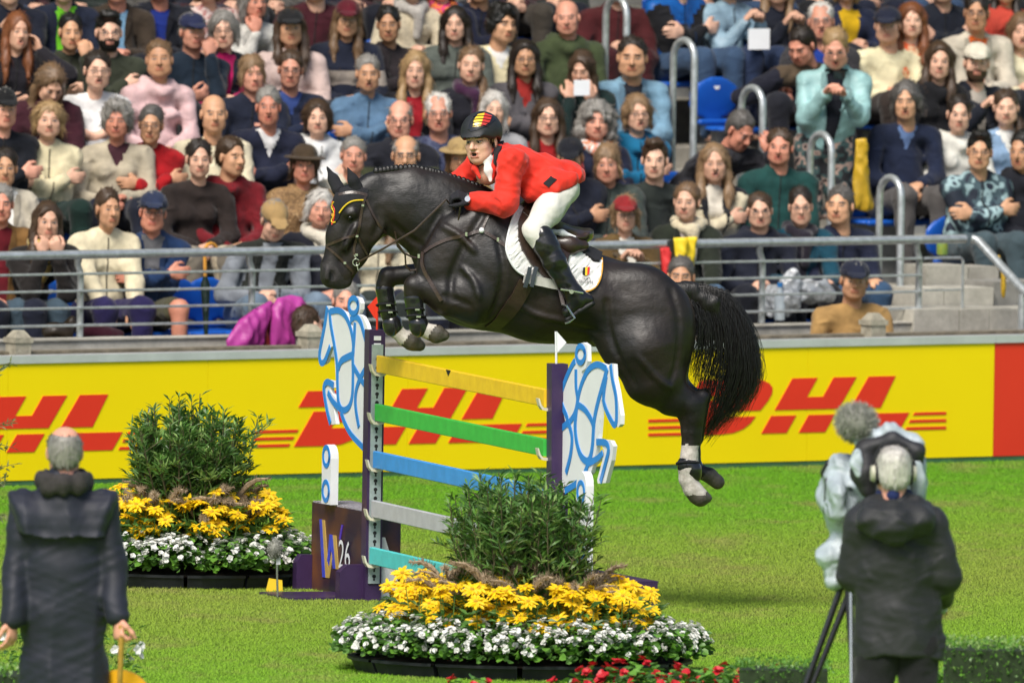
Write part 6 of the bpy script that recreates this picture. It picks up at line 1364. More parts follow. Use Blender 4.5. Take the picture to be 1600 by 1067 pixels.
    if style == 'open': jm[front & (np.abs(cx) < .030 + .045 * tz)] = 1
    elif style == 'vneck': jm[(C[:, 1] < spine - .02) & ~isarm & (np.abs(cx) < (tz - .70) * .24)] = 1
    elif style == 'stripe': jm[(np.abs(tz - .55) < .10)] = 1
    elif style == 'lower': jm[(tz < .38) & ~isarm] = 1
    elif style == 'yoke': jm[tz > .66] = 1
    if isinstance(sleeve, tuple): jm[isarm] = 2
    nm = {'puffer': 'jacket', 'tee': 'shirt', 'turtle': 'sweater', 'fleece': 'jacket'}.get(kind, kind)
    jo = link(nm, np_mesh(nm, jv, jq, mats, jm), t)
    if style == 'open' and not fem or style == 'open' and kind == 'coat' or style == 'open' and rnd.random() < .6:
        bv_ = BVHTree.FromPolygons([tuple(v) for v in jv], [tuple(int(i) for i in q_) for q_ in jq])
        for x in (-1, 1):
            Z = []
            for f in np.linspace(.99, .10, 11):
                c_ = H + (N - H) * f; h_ = bv_.ray_cast(Vector((c_[0] + x * (.034 + .045 * f), c_[1] - .6, c_[2])), Vector((0, 1, 0)))
                if h_[0] is not None: Z.append(np.array(h_[0]) + (0, -.003, 0))
            if len(Z) > 4: mz = MB(); k_ = len(Z); mz.tube(Z, np.interp(np.linspace(0, 1, k_), [0, .18, .4, .5, 1], [.016, .026, .018, .008, .006]), 6, flat=((0, 1, 0), .35)); mz.build('lapel', cloth(tuple(int(c * .86) for c in col)), jo, True)
    if kind in ('jacket', 'fleece', 'puffer', 'coat') and style == 'plain':
        bv_ = BVHTree.FromPolygons([tuple(v) for v in jv], [tuple(int(i) for i in q_) for q_ in jq]); Z = []
        for f in np.linspace(.97, .12, 12):
            c_ = H + (N - H) * f; h_ = bv_.ray_cast(Vector((c_[0], c_[1] - .6, c_[2])), Vector((0, 1, 0)))
            if h_[0] is not None: Z.append(np.array(h_[0]) + (0, -.001, 0))
        if len(Z) > 3: mz = MB(); mz.tube(Z, .0055, 5); mz.build('zip', cloth(tuple(int(c * .45 + 8) for c in col)), jo, True)
    if inner and style in ('open',):          # loose front edges of an open garment
        pass
    # trousers and shoes
    q = Solid(); q.cone(H + (-.05, .0, -.01), H + (.05, .0, -.01), .125 * (1 + .2 * fat), k=.04)
    for i, x in enumerate((-1, 1)):
        hp_ = H + np.array([x * .085, 0, -.01])
        if short: q.chain([hp_, hp_ + (knee[i] - hp_) * .80], [.105, .085], .04)
        else: q.chain([hp_, knee[i], foot[i] + (knee[i] - foot[i]) * .06], [.102 * (1 + .15 * fat), .076, .060], .04)
    tv, tq = q.mesh(.033 if row > 1 else .026, .005, 17, _n[0] + 5, None, .008); link('shorts' if short else 'trousers', np_mesh('trousers', tv, tq, [pantsmat or cloth(pants)]), t)
    if row <= 1 or stand:
        for i, x in enumerate((-1, 1)):
            z = Solid(); z.chain([foot[i] + (0, .03, -.02), foot[i] + (x * .015, -.10, -.035), foot[i] + (x * .025, -.16, -.04)], [.045, .042, .030], .02); link('shoe', np_mesh('shoe', *z.mesh(.02), [cloth((48, 44, 42), 'leather')]), t)
    # hair, cap, glasses, scarf
    if hair:
        v_, q_ = hair_mesh(hair[0], .0130 if not lod else .02, rnd, _n[0], lod); link('hair', np_mesh('hair', xf(v_ * av, hR, ht, SC), q_, [hairm(hair[1])]), t)
    if cap:
        v_, q_ = capm(cap[0]); link('cap' if cap[0] == 'cap' else 'hat', np_mesh('cap', xf(v_ * av, hR, ht, SC), q_, [cloth(cap[1])]), t)
    if glasses:
        o = link('glasses', GLM, t); Mx = Matrix.Identity(4)
        for a in range(3):
            for b_ in range(3): Mx[a][b_] = float(hR[a][b_] * SC * av[b_])
            Mx[a][3] = float(ht[a])
        o.matrix_local = Mx
    if scarf:
        z = Solid(); z.chain([N + (-.07, -.02, .012), N + (-.05, .07, .03), N + (.05, .07, .03), N + (.07, -.02, .012), N + (.0, -.085, -.02), N + (-.07, -.02, .012)], [.036] * 6, .03); z.chain([N + (.02, -.10, -.02), CH + (.03, -TH * 1.25, -.02)], [.035, .03], .02)
        sm = scarf if not isinstance(scarf, tuple) else cloth(scarf, 'fleece'); link('scarf', np_mesh('scarf', *z.mesh(.015, .006, 40, _n[0]), [sm]), t)
    if seat and not stand: put_seat(u - lean, row, ('blue plastic seat under the ' + ' '.join(label.replace(',', '').split()[:11])) if row < 7 else 'topmost-row blue seat ' + (label[label.index('behind'):] if 'behind' in label else label), 'blue seats taken by spectators')
    t['_u'] = u; return t
NAVY, BLACK, CREAM, WHITE, OLIVE, GREY, BEIGE, MAROON, DENIM, TEAL, BROWN = (38, 44, 66), (30, 30, 34), (232, 220, 188), (236, 234, 228), (74, 80, 56), (112, 112, 114), (196, 182, 156), (84, 34, 48), (122, 156, 186), (34, 96, 104), (84, 66, 50)
P = person
M_camo = pattern('camouflage', [(30, 38, 52), (64, 84, 92), (150, 176, 180), (34, 42, 58)], 11); M_orp = pattern('orange_print', [(226, 96, 48), (236, 200, 160), (222, 88, 40)], 26); M_flor = pattern('dark_floral', [(34, 34, 38), (60, 84, 84), (168, 142, 130), (38, 36, 40)], 16); M_orscarf = pattern('orange_white_scarf', [(230, 226, 220), (224, 120, 70), (200, 206, 214)], 34); M_chk = pattern('blue_check', [(52, 58, 88), (84, 92, 120), (44, 50, 78)], 60); M_fur = pattern('speckled_fur', [(150, 118, 78), (110, 82, 52), (184, 152, 108)], 60); M_mag = pattern('magenta_scarf', [(204, 40, 120), (226, 120, 60), (190, 36, 116)], 30); M_flp = pattern('pale_floral', [(216, 196, 190), (180, 120, 116), (226, 214, 206)], 30)
# ---- first row, behind the railing
P(2, 318, 1, 'man in tan coat clasping his hands, at the end of the front row', ('coat', (160, 118, 66)), ('short', 'grey'), 'ruddy', pose='knees', pants=NAVY, inner=(140, 30, 46), style='open')
P(74, 346, 1, 'young woman with long brown hair leaning forward, chin on both hands', ('coat', (44, 38, 36)), ('long', 'brown'), 'fair', 'f', 'chin2', pants=(82, 104, 120), yaw=.25, fwd=.34, scarf=(226, 196, 110), fat=0)
P(169, 326, 1, 'woman in cream zip jacket and violet trousers by the railing', ('fleece', (232, 220, 186)), ('tied', 'brown'), 'tan', 'f', 'legs', pants=(52, 44, 104), yaw=.45, fat=0, pitch=.05)
P(239, 332, 1, 'man in blue rain jacket, blue cap and khaki shorts', ('jacket', (40, 72, 122)), ('short', 'grey'), 'ruddy', 'm', 'crossed', pants=(98, 96, 72), inner=(120, 120, 124), style='open', glasses=True, cap=('cap', (54, 66, 100)), short=True)
P(428, 345, 1, 'man in tan cap and dark vest looking down at his phone', ('vest', (52, 56, 50)), ('short', 'grey'), 'fair', 'm', 'lap', pants=(120, 140, 160), sleeve=(150, 156, 164), cap=('cap', (190, 156, 104)), pitch=.42, yaw=.35, inner=(150, 156, 164), style='open', fwd=.2)
P(501, 326, 1, 'white-haired woman in navy top with pale fleece vest', ('vest', (40, 42, 58)), ('wavy', 'white'), 'pink', 'f', 'lap', pants=(130, 150, 170), yaw=.1, fat=.6, inner=(226, 218, 200), style='vneck', scarf=(224, 216, 198))
P(590, 336, 1, 'person in shaggy cream coat partly hidden by the horse muzzle', ('coat', (214, 204, 176)), ('long', 'light'), 'fair', 'f', 'lap', pants=(60, 70, 66), tex='fleece', fat=.4)
P(648, 332, 1, 'woman in green jacket and white scarf seen below the horse neck', ('jacket', (58, 84, 70)), ('bob', 'grey'), 'fair', 'f', 'lap', pants=NAVY, inner=(222, 218, 206), style='open')
P(977, 335, 1, 'person in red cap and brown jacket holding a small card', ('jacket', (124, 98, 56)), ('wavy', 'sandy'), 'fair', 'f', 'phone', pants=NAVY, inner=(222, 218, 206), style='open', cap=('cap', (176, 44, 48)), glasses=True)
P(1073, 315, 1, 'woman in dark green jacket with cream sheepskin collar', ('jacket', (50, 58, 44)), ('tied', 'light'), 'fair', 'f', 'legs', pants=(96, 130, 164), inner=(190, 176, 168), style='open', scarf=(224, 210, 178), yaw=-.25, fat=0)
P(1187, 329, 1, 'teenage boy with glasses in hooded navy jacket, front row', ('jacket', (38, 44, 64)), ('tied', 'brown'), 'fair', 'm', 'lap', pants=(34, 38, 52), glasses=True, hood=True, hd=.95, fat=0)
P(1251, 323, 1, 'woman in teal coat and dark scarf, arms on her knees', ('coat', (26, 92, 116)), ('bun', 'dark'), 'fair', 'f', 'knees', pants=(36, 38, 48), glasses=True, inner=(46, 44, 60), style='open', scarf=(52, 46, 62))
P(1312, 321, 1, 'man in navy jacket and blue jeans beside the aisle, hands clasped', ('jacket', (42, 50, 80)), ('short', 'dgrey'), 'tan', 'm', 'knees', pants=(70, 104, 142), yaw=-.2, hd=1.05, turn=.9)
# ---- second row
P(8, 262, 2, 'woman with pale shirt and brown handbag at the end of the second row', ('jacket', (206, 196, 176)), ('tied', 'dark'), 'olive', 'f', inner=WHITE, style='open', fat=.2)
P(311, 248, 2, 'woman with tied dark hair in dark brown top looking aside', ('sweater', (62, 50, 46)), ('bun', 'dark'), 'fair', 'f', pants=(160, 150, 132), yaw=.2, fat=0)
P(362, 245, 2, 'young man in crimson jacket turning his face away', ('jacket', (150, 30, 42)), ('short', 'brown'), 'tan', 'm', yaw=.6, pants=BEIGE, hood=True)
P(476, 258, 2, 'woman in speckled fur coat and brown brimmed hat', ('coat', (150, 118, 78)), ('wavy', 'brown'), 'ruddy', 'f', cap=('brim', (92, 74, 54)), topmat=M_fur, fat=.3)
P(552, 243, 2, 'ruddy grey-haired man in pale beige coat behind the horse ears', ('coat', (206, 200, 182)), ('short', 'grey'), 'pink', 'm', inner=(84, 90, 72), style='open', yaw=.15)
P(634, 243, 2, 'bald man with glasses low behind the horse mane', ('jacket', (44, 46, 58)), ('horseshoe', 'grey'), 'tan', 'm', glasses=True)
P(718, 246, 2, 'woman in straw sun hat half hidden by the rider', ('shirt', (186, 150, 92)), ('bob', 'light'), 'tan', 'f', cap=('brim', (190, 160, 108)))
P(892, 246, 2, 'man in dark cap and navy jacket close behind the rider', ('jacket', (36, 42, 62)), ('short', 'dark'), 'tan', 'm', cap=('cap', (34, 36, 48)), pitch=.2, pose='crossed')
P(949, 256, 2, 'woman with blond fringe in grey green coat', ('coat', (86, 98, 92)), ('fringe', 'sandy'), 'pink', 'f', fat=.4)
P(1023, 250, 2, 'young man with brown quiff in dark green sweater', ('sweater', (58, 66, 62)), ('quiff', 'brown'), 'fair', 'm', fat=0)
P(1116, 255, 2, 'woman with wavy blond hair in navy vest over cream sleeves', ('vest', (40, 42, 52)), ('long', 'sandy'), 'fair', 'f', sleeve=(220, 208, 178), inner=(222, 214, 198), style='open', yaw=.1, pose='crossed')
P(1218, 230, 2, 'man in dark green anorak with ruddy face beside the hoops', ('jacket', (36, 92, 88)), ('short', 'brown'), 'ruddy', 'm', 'lap', fat=.4)
P(1531, 237, 2, 'youth with glasses and camouflage jacket, arms folded', ('jacket', (70, 90, 96)), ('quiff', 'black'), 'tan', 'm', 'crossed', glasses=True, topmat=M_camo, pants=(88, 108, 116), fat=.4, turn=.75)
P(1597, 236, 2, 'dark-haired man in black hooded coat at the far end', ('coat', (38, 40, 52)), ('short', 'black'), 'tan', 'm', hood=True, yaw=-.3, turn=.75)
# ---- third row
P(6, 170, 3, 'man in black cap and dark jacket with folded arms, end of third row', ('jacket', (34, 38, 50)), ('short', 'grey'), 'pink', 'm', 'crossed', cap=('cap', (28, 28, 32)), yaw=.2)
P(76, 188, 3, 'woman with short blond hair in cream fleece jacket and green trousers', ('fleece', (228, 216, 178)), ('shortf', 'blond'), 'fair', 'f', 'crossed', pants=(24, 58, 50), yaw=.1)
P(183, 188, 3, 'woman with grey curly hair in oatmeal wool cardigan', ('cardigan', (196, 184, 160)), ('curly', 'grey'), 'ruddy', 'f', 'lap', pants=(40, 46, 66), inner=(92, 50, 62), style='vneck', fat=.5)
P(236, 195, 3, 'grey-haired woman with glasses in bright red jacket', ('jacket', (206, 24, 34)), ('bun', 'dgrey'), 'tan', 'f', 'crossed', glasses=True, pants=NAVY)
P(334, 178, 3, 'bald man in cream crew-neck sweater', ('sweater', (234, 222, 190)), None, 'tan', 'm', 'lap', pants=(60, 60, 70), fat=.3, yaw=.1)
P(419, 167, 3, 'grey-haired man in navy jacket over white collar, arms folded', ('jacket', (40, 46, 74)), ('short', 'grey'), 'ruddy', 'm', 'crossed', inner=(224, 222, 220), style='vneck', yaw=.1)
P(496, 184, 3, 'woman with short brown hair wrapped in thick white jacket', ('puffer', (228, 228, 226)), ('shortf', 'brown'), 'fair', 'f', 'crossed', yaw=.1, pants=(60, 64, 70), hood=True)
P(625, 187, 3, 'bald man with glasses in olive field jacket', ('jacket', (92, 98, 66)), ('horseshoe', 'grey'), 'pink', 'm', 'lap', glasses=True, inner=(44, 46, 58), style='yoke', fat=.5)
P(685, 177, 3, 'old man with glasses in blue checked shirt behind the rider', ('shirt', (60, 66, 98)), ('receding', 'white'), 'pink', 'm', 'lap', glasses=True, topmat=M_chk, fat=.3, yaw=.1)
P(772, 172, 3, 'white-haired woman in pale grey top behind the helmet', ('sweater', (178, 178, 180)), ('bob', 'white'), 'fair', 'f', 'lap')
P(856, 184, 3, 'woman with long brown hair and glasses in red top', ('shirt', (196, 36, 40)), ('long', 'brown'), 'fair', 'f', 'lap', glasses=True, yaw=.1)
P(932, 190, 3, 'curly grey-haired woman with orange and white scarf', ('jacket', (40, 46, 74)), ('bigcurly', 'grey'), 'pink', 'f', 'lap', scarf=M_orscarf)
P(996, 178, 3, 'blond woman with dark glasses in bright blue anorak, arms folded', ('jacket', (24, 128, 176)), ('shortf', 'sandy'), 'fair', 'f', 'crossed', glasses=True, hood=True, fat=.4, yaw=.15)
P(1157, 205, 3, 'man leaning forward with a hand to his brow, dark hooded jacket', ('jacket', (58, 58, 66)), ('short', 'dgrey'), 'ruddy', 'm', 'brow', pitch=.55, yaw=.75, fwd=.42, hood=True, lean=.10)
P(1415, 158, 3, 'man with wavy grey-brown hair in navy sweater, grey trousers', ('sweater', (40, 52, 84)), ('wavy', 'dgrey'), 'tan', 'm', 'lap', pants=(112, 108, 106), inner=(112, 140, 190), style='vneck', turn=.7)
P(1498, 178, 3, 'woman in white hooded sweatshirt beside the navy sweater man', ('hoodie', (226, 224, 214)), ('tied', 'dark'), 'fair', 'f', 'lap', pants=(80, 96, 110), turn=.7)
P(1572, 168, 3, 'smiling woman in light blue shirt with brown hair down', ('shirt', (150, 180, 214)), ('tiedside', 'brown'), 'fair', 'f', 'lap', inner=WHITE, style='vneck', turn=.7)
# ---- fourth row
P(80, 132, 4, 'young woman in maroon jacket bowing her head, long blond hair hanging', ('jacket', (84, 34, 50)), ('long', 'light'), 'fair', 'f', 'lap', pitch=.62, yaw=.35, fwd=.18)
P(152, 110, 4, 'heavy woman in white t-shirt with glasses and tied dark hair', ('tee', (238, 236, 234)), ('tied', 'dark'), 'fair', 'f', 'crossed', sleeve='bare', glasses=True, fat=.9, yaw=.1, mouth=.005, hd=1.04, pants=(66, 40, 52))
P(249, 93, 4, 'woman in pale pink drawstring hoodie', ('hoodie', (226, 190, 190)), ('tied', 'light'), 'tan', 'f', 'lap', fat=.5, hd=1.05, pitch=-.02)
P(394, 116, 4, 'fair-haired boy in navy jacket beside a man in glasses', ('jacket', (40, 48, 72)), ('fringe', 'sandy'), 'pink', 'm', 'lap', hd=.92, fat=0, yaw=.3)
P(454, 109, 4, 'man with glasses in navy sweater over blue shirt', ('sweater', (38, 50, 82)), ('short', 'brown'), 'pink', 'm', 'crossed', glasses=True, inner=(70, 96, 170), style='vneck')
P(575, 115, 4, 'woman with cropped grey hair in denim jacket', ('jacket', (106, 142, 176)), ('short', 'grey'), 'tan', 'f', 'crossed', fat=.3)
P(649, 110, 4, 'young woman with long straight blond hair in red top', ('jacket', (44, 44, 52)), ('long', 'blond'), 'fair', 'f', 'lap', inner=(188, 28, 44), style='open', fat=0)
P(736, 102, 4, 'woman with long light brown hair in dark coat, purple scarf', ('coat', (44, 44, 56)), ('tiedside', 'light'), 'fair', 'f', 'lap', scarf=(88, 44, 84), fat=0)
P(820, 92, 4, 'woman with dark shoulder-length hair and glasses in grey wrap coat', ('coat', (110, 106, 110)), ('long', 'dark'), 'olive', 'f', 'crossed', glasses=True, inner=(190, 52, 46), style='vneck', fat=0)
P(909, 108, 4, 'girl holding a folded programme up to her chin', ('jacket', (30, 58, 56)), ('long', 'brown'), 'fair', 'f', 'face', pitch=.35, hd=.95, fat=0, yaw=-.2)
P(988, 90, 4, 'tanned man in pale denim jacket next to the hoops', ('jacket', (134, 174, 200)), ('short', 'dark'), 'tan', 'm', 'lap', inner=(52, 54, 66), style='open', hd=1.08, fat=.3)
P(1305, 76, 3, 'blond woman in mint jacket standing in the aisle with a phone', ('jacket', (162, 204, 204)), ('tied', 'blond'), 'pink', 'f', 'phone', stand=True, inner=(30, 34, 48), style='open', glasses=True, pitch=.35, yaw=.0, pantsmat=M_flor, fat=.7, turn=.2, hd=1.05, tex='shell')
P(1468, 96, 4, 'young woman with long straight brown hair in black hoodie', ('hoodie', (34, 34, 40)), ('long', 'brown'), 'fair', 'f', 'lap', turn=.7, fat=0)
P(1526, 98, 4, 'bearded man in white cap and navy body warmer', ('jacket', (40, 46, 62)), ('short', 'brown'), 'fair', 'm', 'phone', cap=('cap', (224, 216, 196)), beard=True, inner=(200, 190, 176), style='open', turn=.7)
# ---- fifth row
P(28, 50, 5, 'woman with long auburn curls raising a hand beside her ear', ('jacket', (42, 38, 48)), ('long', 'red'), 'fair', 'f', 'ear', yaw=.35, fat=0)
P(110, 50, 5, 'woman with dark tied-back hair resting chin on hand', ('jacket', (66, 70, 54)), ('bun', 'black'), 'tan', 'f', 'mouth', yaw=.2, fat=0)
P(170, 51, 5, 'dark-haired bearded man with glasses in olive quilted jacket', ('puffer', (76, 82, 64)), ('quiff', 'black'), 'fair', 'm', 'crossed', glasses=True, beard=True, yaw=.1)
P(301, 50, 5, 'man in navy cap with hand against his mouth', ('jacket', (34, 54, 74)), ('short', 'grey'), 'pink', 'm', 'mouth', cap=('cap', (48, 56, 98)), yaw=.3, fat=.4)
P(349, 48, 5, 'grey-haired woman with glasses in pink and navy jacket', ('jacket', (44, 46, 66)), ('shortf', 'grey'), 'fair', 'f', 'lap', sleeve=(216, 30, 112), glasses=True, inner=(216, 30, 112), style='open')
P(454, 44, 5, 'woman in black cap and pale pink jacket', ('jacket', (214, 190, 182)), ('long', 'brown'), 'tan', 'f', 'lap', cap=('cap', (38, 38, 42)), inner=(110, 112, 110), style='lower')
P(543, 30, 5, 'blond woman in navy puffer jacket with maroon and pink cap', ('puffer', (38, 46, 70)), ('long', 'light'), 'tan', 'f', 'lap', cap=('cap', (120, 28, 48)), glasses=True, inner=(176, 164, 152), style='stripe')
P(607, 38, 5, 'woman with dark parted hair in dark brown jacket', ('jacket', (58, 50, 54)), ('tied', 'black'), 'olive', 'f', 'crossed', fat=0)
P(711, 38, 5, 'young woman with long brown hair in grey green quilted jacket', ('puffer', (112, 120, 112)), ('long', 'dark'), 'fair', 'f', 'lap', fat=0)
P(785, 38, 5, 'young man with dark curls in cream sweater', ('sweater', (234, 222, 182)), ('curly', 'black'), 'tan', 'm', 'lap', yaw=.5, inner=WHITE, style='vneck')
P(886, 28, 5, 'bald man in olive green sweater near the topmost hoop', ('hoodie', (84, 98, 62)), None, 'pink', 'm', 'lap', fat=.3)
P(1252, 72, 5, 'man in brown vest bending forward beside the mint jacket', ('vest', (112, 94, 74)), ('short', 'dark'), 'ruddy', 'm', 'lap', pitch=.5, yaw=-.5, sleeve=(40, 42, 60), fwd=.40, turn=.8, seat=False)
P(1283, 34, 5, 'white-haired man with glasses and blue polo under grey jacket', ('jacket', (74, 72, 76)), ('receding', 'white'), 'pink', 'm', 'lap', inner=(40, 80, 190), style='open', glasses=True)
P(1387, 40, 5, 'youth in navy cap and baggy cream sweatshirt', ('sweater', (236, 226, 186)), ('short', 'brown'), 'fair', 'm', 'lap', cap=('cap', (40, 46, 72)), pants=(74, 62, 56), turn=.7, fat=.4)
P(1424, 32, 5, 'young woman with long red-blond hair in orange printed dress', ('shirt', (226, 96, 48)), ('long', 'red'), 'fair', 'f', 'lap', topmat=M_orp, turn=.7, fat=0)
P(1526, 20, 5, 'man with glasses in beige jacket over orange shirt', ('jacket', (208, 198, 180)), ('short', 'dark'), 'tan', 'm', 'lap', inner=(236, 108, 40), style='open', glasses=True, turn=.7, hd=1.08, fat=.4)
P(1596, 50, 5, 'woman in cream sweater at the end of the fifth row', ('sweater', (228, 218, 184)), ('bob', 'light'), 'fair', 'f', 'lap', turn=.7)
# ---- sixth row, mostly cut by the picture's top edge
P(14, -22, 6, 'person in dark navy coat above the woman with auburn curls', ('coat', (36, 42, 62)), ('short', 'brown'), 'fair', 'm', 'phone')
P(100, -26, 6, 'person in navy jacket over lime green vest, face out of frame', ('jacket', (42, 52, 78)), ('short', 'grey'), 'fair', 'm', 'lap', inner=(120, 214, 40), style='open')
P(184, -24, 6, 'person in brown jacket with pale blue scarf, face out of frame', ('jacket', (86, 72, 58)), ('short', 'grey'), 'ruddy', 'm', 'lap', inner=(140, 186, 220), style='open')
P(248, -26, 6, 'person in dark jacket over bright blue shirt, face out of frame', ('jacket', (40, 44, 58)), ('short', 'brown'), 'ruddy', 'm', 'lap', inner=(40, 66, 170), style='open')
P(324, -24, 6, 'person in pale floral blouse above the man in navy cap', ('shirt', (214, 190, 184)), ('bob', 'light'), 'fair', 'f', 'lap', topmat=M_flp)
P(398, 2, 6, 'woman in white knitted jumper with her hand on her cheek', ('sweater', (222, 220, 212)), ('bob', 'grey'), 'ruddy', 'f', 'chin', tex='fleece', fwd=.3, yaw=.4)
P(493, -26, 6, 'person in maroon jacket holding a folded yellow raincoat', ('jacket', (94, 34, 48)), ('short', 'grey'), 'fair', 'm', 'lap', pants=(206, 190, 40))
P(643, -26, 6, 'person in cream knitted sweater and pale scarf, face out of frame', ('sweater', (222, 208, 178)), ('bob', 'grey'), 'fair', 'f', 'lap', scarf=(200, 194, 186), tex='fleece')
P(690, -26, 6, 'person in navy coat with magenta patterned scarf, face out of frame', ('coat', (38, 44, 74)), ('bob', 'brown'), 'fair', 'f', 'lap', scarf=M_mag)
P(750, -24, 6, 'person in plain navy jacket beside the magenta scarf', ('jacket', (38, 46, 74)), ('short', 'brown'), 'tan', 'm', 'crossed')
P(966, -24, 6, 'person in dark red jacket beyond the topmost hoop', ('jacket', (104, 38, 42)), ('short', 'grey'), 'fair', 'm', 'lap', pants=(90, 34, 40), vplane=5.95 + .1)
P(1060, -40, 6, 'person in bright blue and black rain jacket and jeans across the aisle', ('jacket', (20, 116, 214)), ('short', 'grey'), 'fair', 'm', 'crossed', sleeve=(40, 40, 46), pants=(76, 104, 140), turn=1.4, tex='shell')
P(1140, -30, 6, 'person in pale blue jacket reading a white programme', ('jacket', (154, 184, 202)), ('bob', 'grey'), 'fair', 'f', 'phone', pants=(56, 74, 112), turn=1.2, tex='shell')
P(1216, -22, 6, 'person in dark navy jacket holding a white paper', ('jacket', (36, 42, 60)), ('long', 'sandy'), 'fair', 'f', 'phone', turn=.9)
P(1324, -24, 6, 'person in mustard yellow shirt and navy vest', ('vest', (44, 54, 88)), ('bob', 'blond'), 'fair', 'f', 'lap', inner=(220, 176, 20), style='open', turn=.7, fat=.5)
P(1473, -24, 6, 'person in dark navy jacket behind the printed orange dress', ('jacket', (40, 46, 62)), ('short', 'grey'), 'fair', 'm', 'crossed', turn=.7)
P(1572, -20, 6, 'person in coral hooded sweatshirt at the top corner', ('hoodie', (228, 84, 66)), ('long', 'dark'), 'tan', 'f', 'lap', turn=.7)
# ---- seventh row: only knees and laps show over the heads below
for i, px in enumerate(range(-10, 860, 62)):
    nbr = ['auburn-curled woman', 'lime vest', 'pale blue scarf', 'bright blue shirt', 'floral blouse', 'white knitted jumper', 'maroon jacket', 'maroon jacket and cap', 'dark brown jacket', 'cream sweater and scarf', 'magenta scarf', 'plain navy jacket', 'young man with curls', 'bald man in olive', 'topmost hoop'][i]
    c_ = [(44, 48, 66), (70, 96, 134), (48, 48, 52), (96, 88, 78), (40, 44, 60)][i % 5]
    P(px, -96, 7, f'person of the topmost row, only the knees visible behind the {nbr}', ('jacket', [(52, 56, 74), (96, 60, 66), (60, 72, 66), (120, 116, 110)][i % 4]), ('short', 'brown'), 'fair', 'm', 'lap', pants=c_)
for i, px in enumerate((1085, 1165, 1250, 1340, 1430, 1520, 1600)):
    P(px, -98, 7, f'person of the topmost row, knees showing behind the ' + ['bright blue rain jacket', 'pale blue jacket', 'navy jacket with white paper', 'mustard shirt', 'navy cap youth', 'beige jacket man', 'coral sweatshirt'][i], ('jacket', (50, 54, 70)), ('short', 'brown'), 'fair', 'm', 'lap', pants=[(44, 50, 74), (74, 100, 138), (46, 46, 52)][i % 3], turn=.8)
# ---- the low front seats behind the boards
P(540, 470, 0, 'ruddy man in navy coat peering over the board below the horse', ('coat', (40, 46, 66)), ('short', 'grey'), 'pink', 'm', 'lap', yaw=.1)
P(482, 508, 0, 'dark-haired person facing away beside the pink rain cape', ('coat', (60, 52, 58)), ('short', 'brown'), 'fair', 'f', 'lap', yaw=2.4)
P(1064, 432, 0, 'grey-haired man just visible under the railing behind the tail', ('jacket', (70, 70, 76)), ('short', 'dgrey'), 'tan', 'm', 'lap', vplane=.95)
P(1335, 438, 0, 'man in mustard half-zip sweater and navy cap, low front seat', ('sweater', (190, 150, 92)), ('short', 'grey'), 'tan', 'm', 'lap', cap=('cap', (40, 46, 72)), fat=.2, hd=1.05)
# ---- empty seats
for px, py, k, lb in ((104, 352, 1, 'empty blue seat between the young brunette and the cream jacket woman'), (302, 426, 1, 'empty blue seat beside the man in blue cap, umbrella leaning on it'), (350, 425, 1, 'empty blue seat left of the tan cap man'), (1145, 128, 5, 'empty blue seat seen side-on across the aisle'), (1362, 214, 3, 'blue seat end beside the man in navy sweater')):
    u, w = suw(px, py, vrow(k)); put_seat(u, k, lb, 'empty blue seats')
for px, lb in ((238, 'blue seat back showing above the wooden barrier near the pink cape'), (775, 'blue seat back showing above the barrier under the horse belly'), (1262, 'blue seat back beside the man in mustard sweater'), (2, 'blue seat corner above the barrier at the stand end')):
    u, w = suw(px, 545, .72); put_seat(u, 0, lb, 'empty blue seats', dz=-.03)
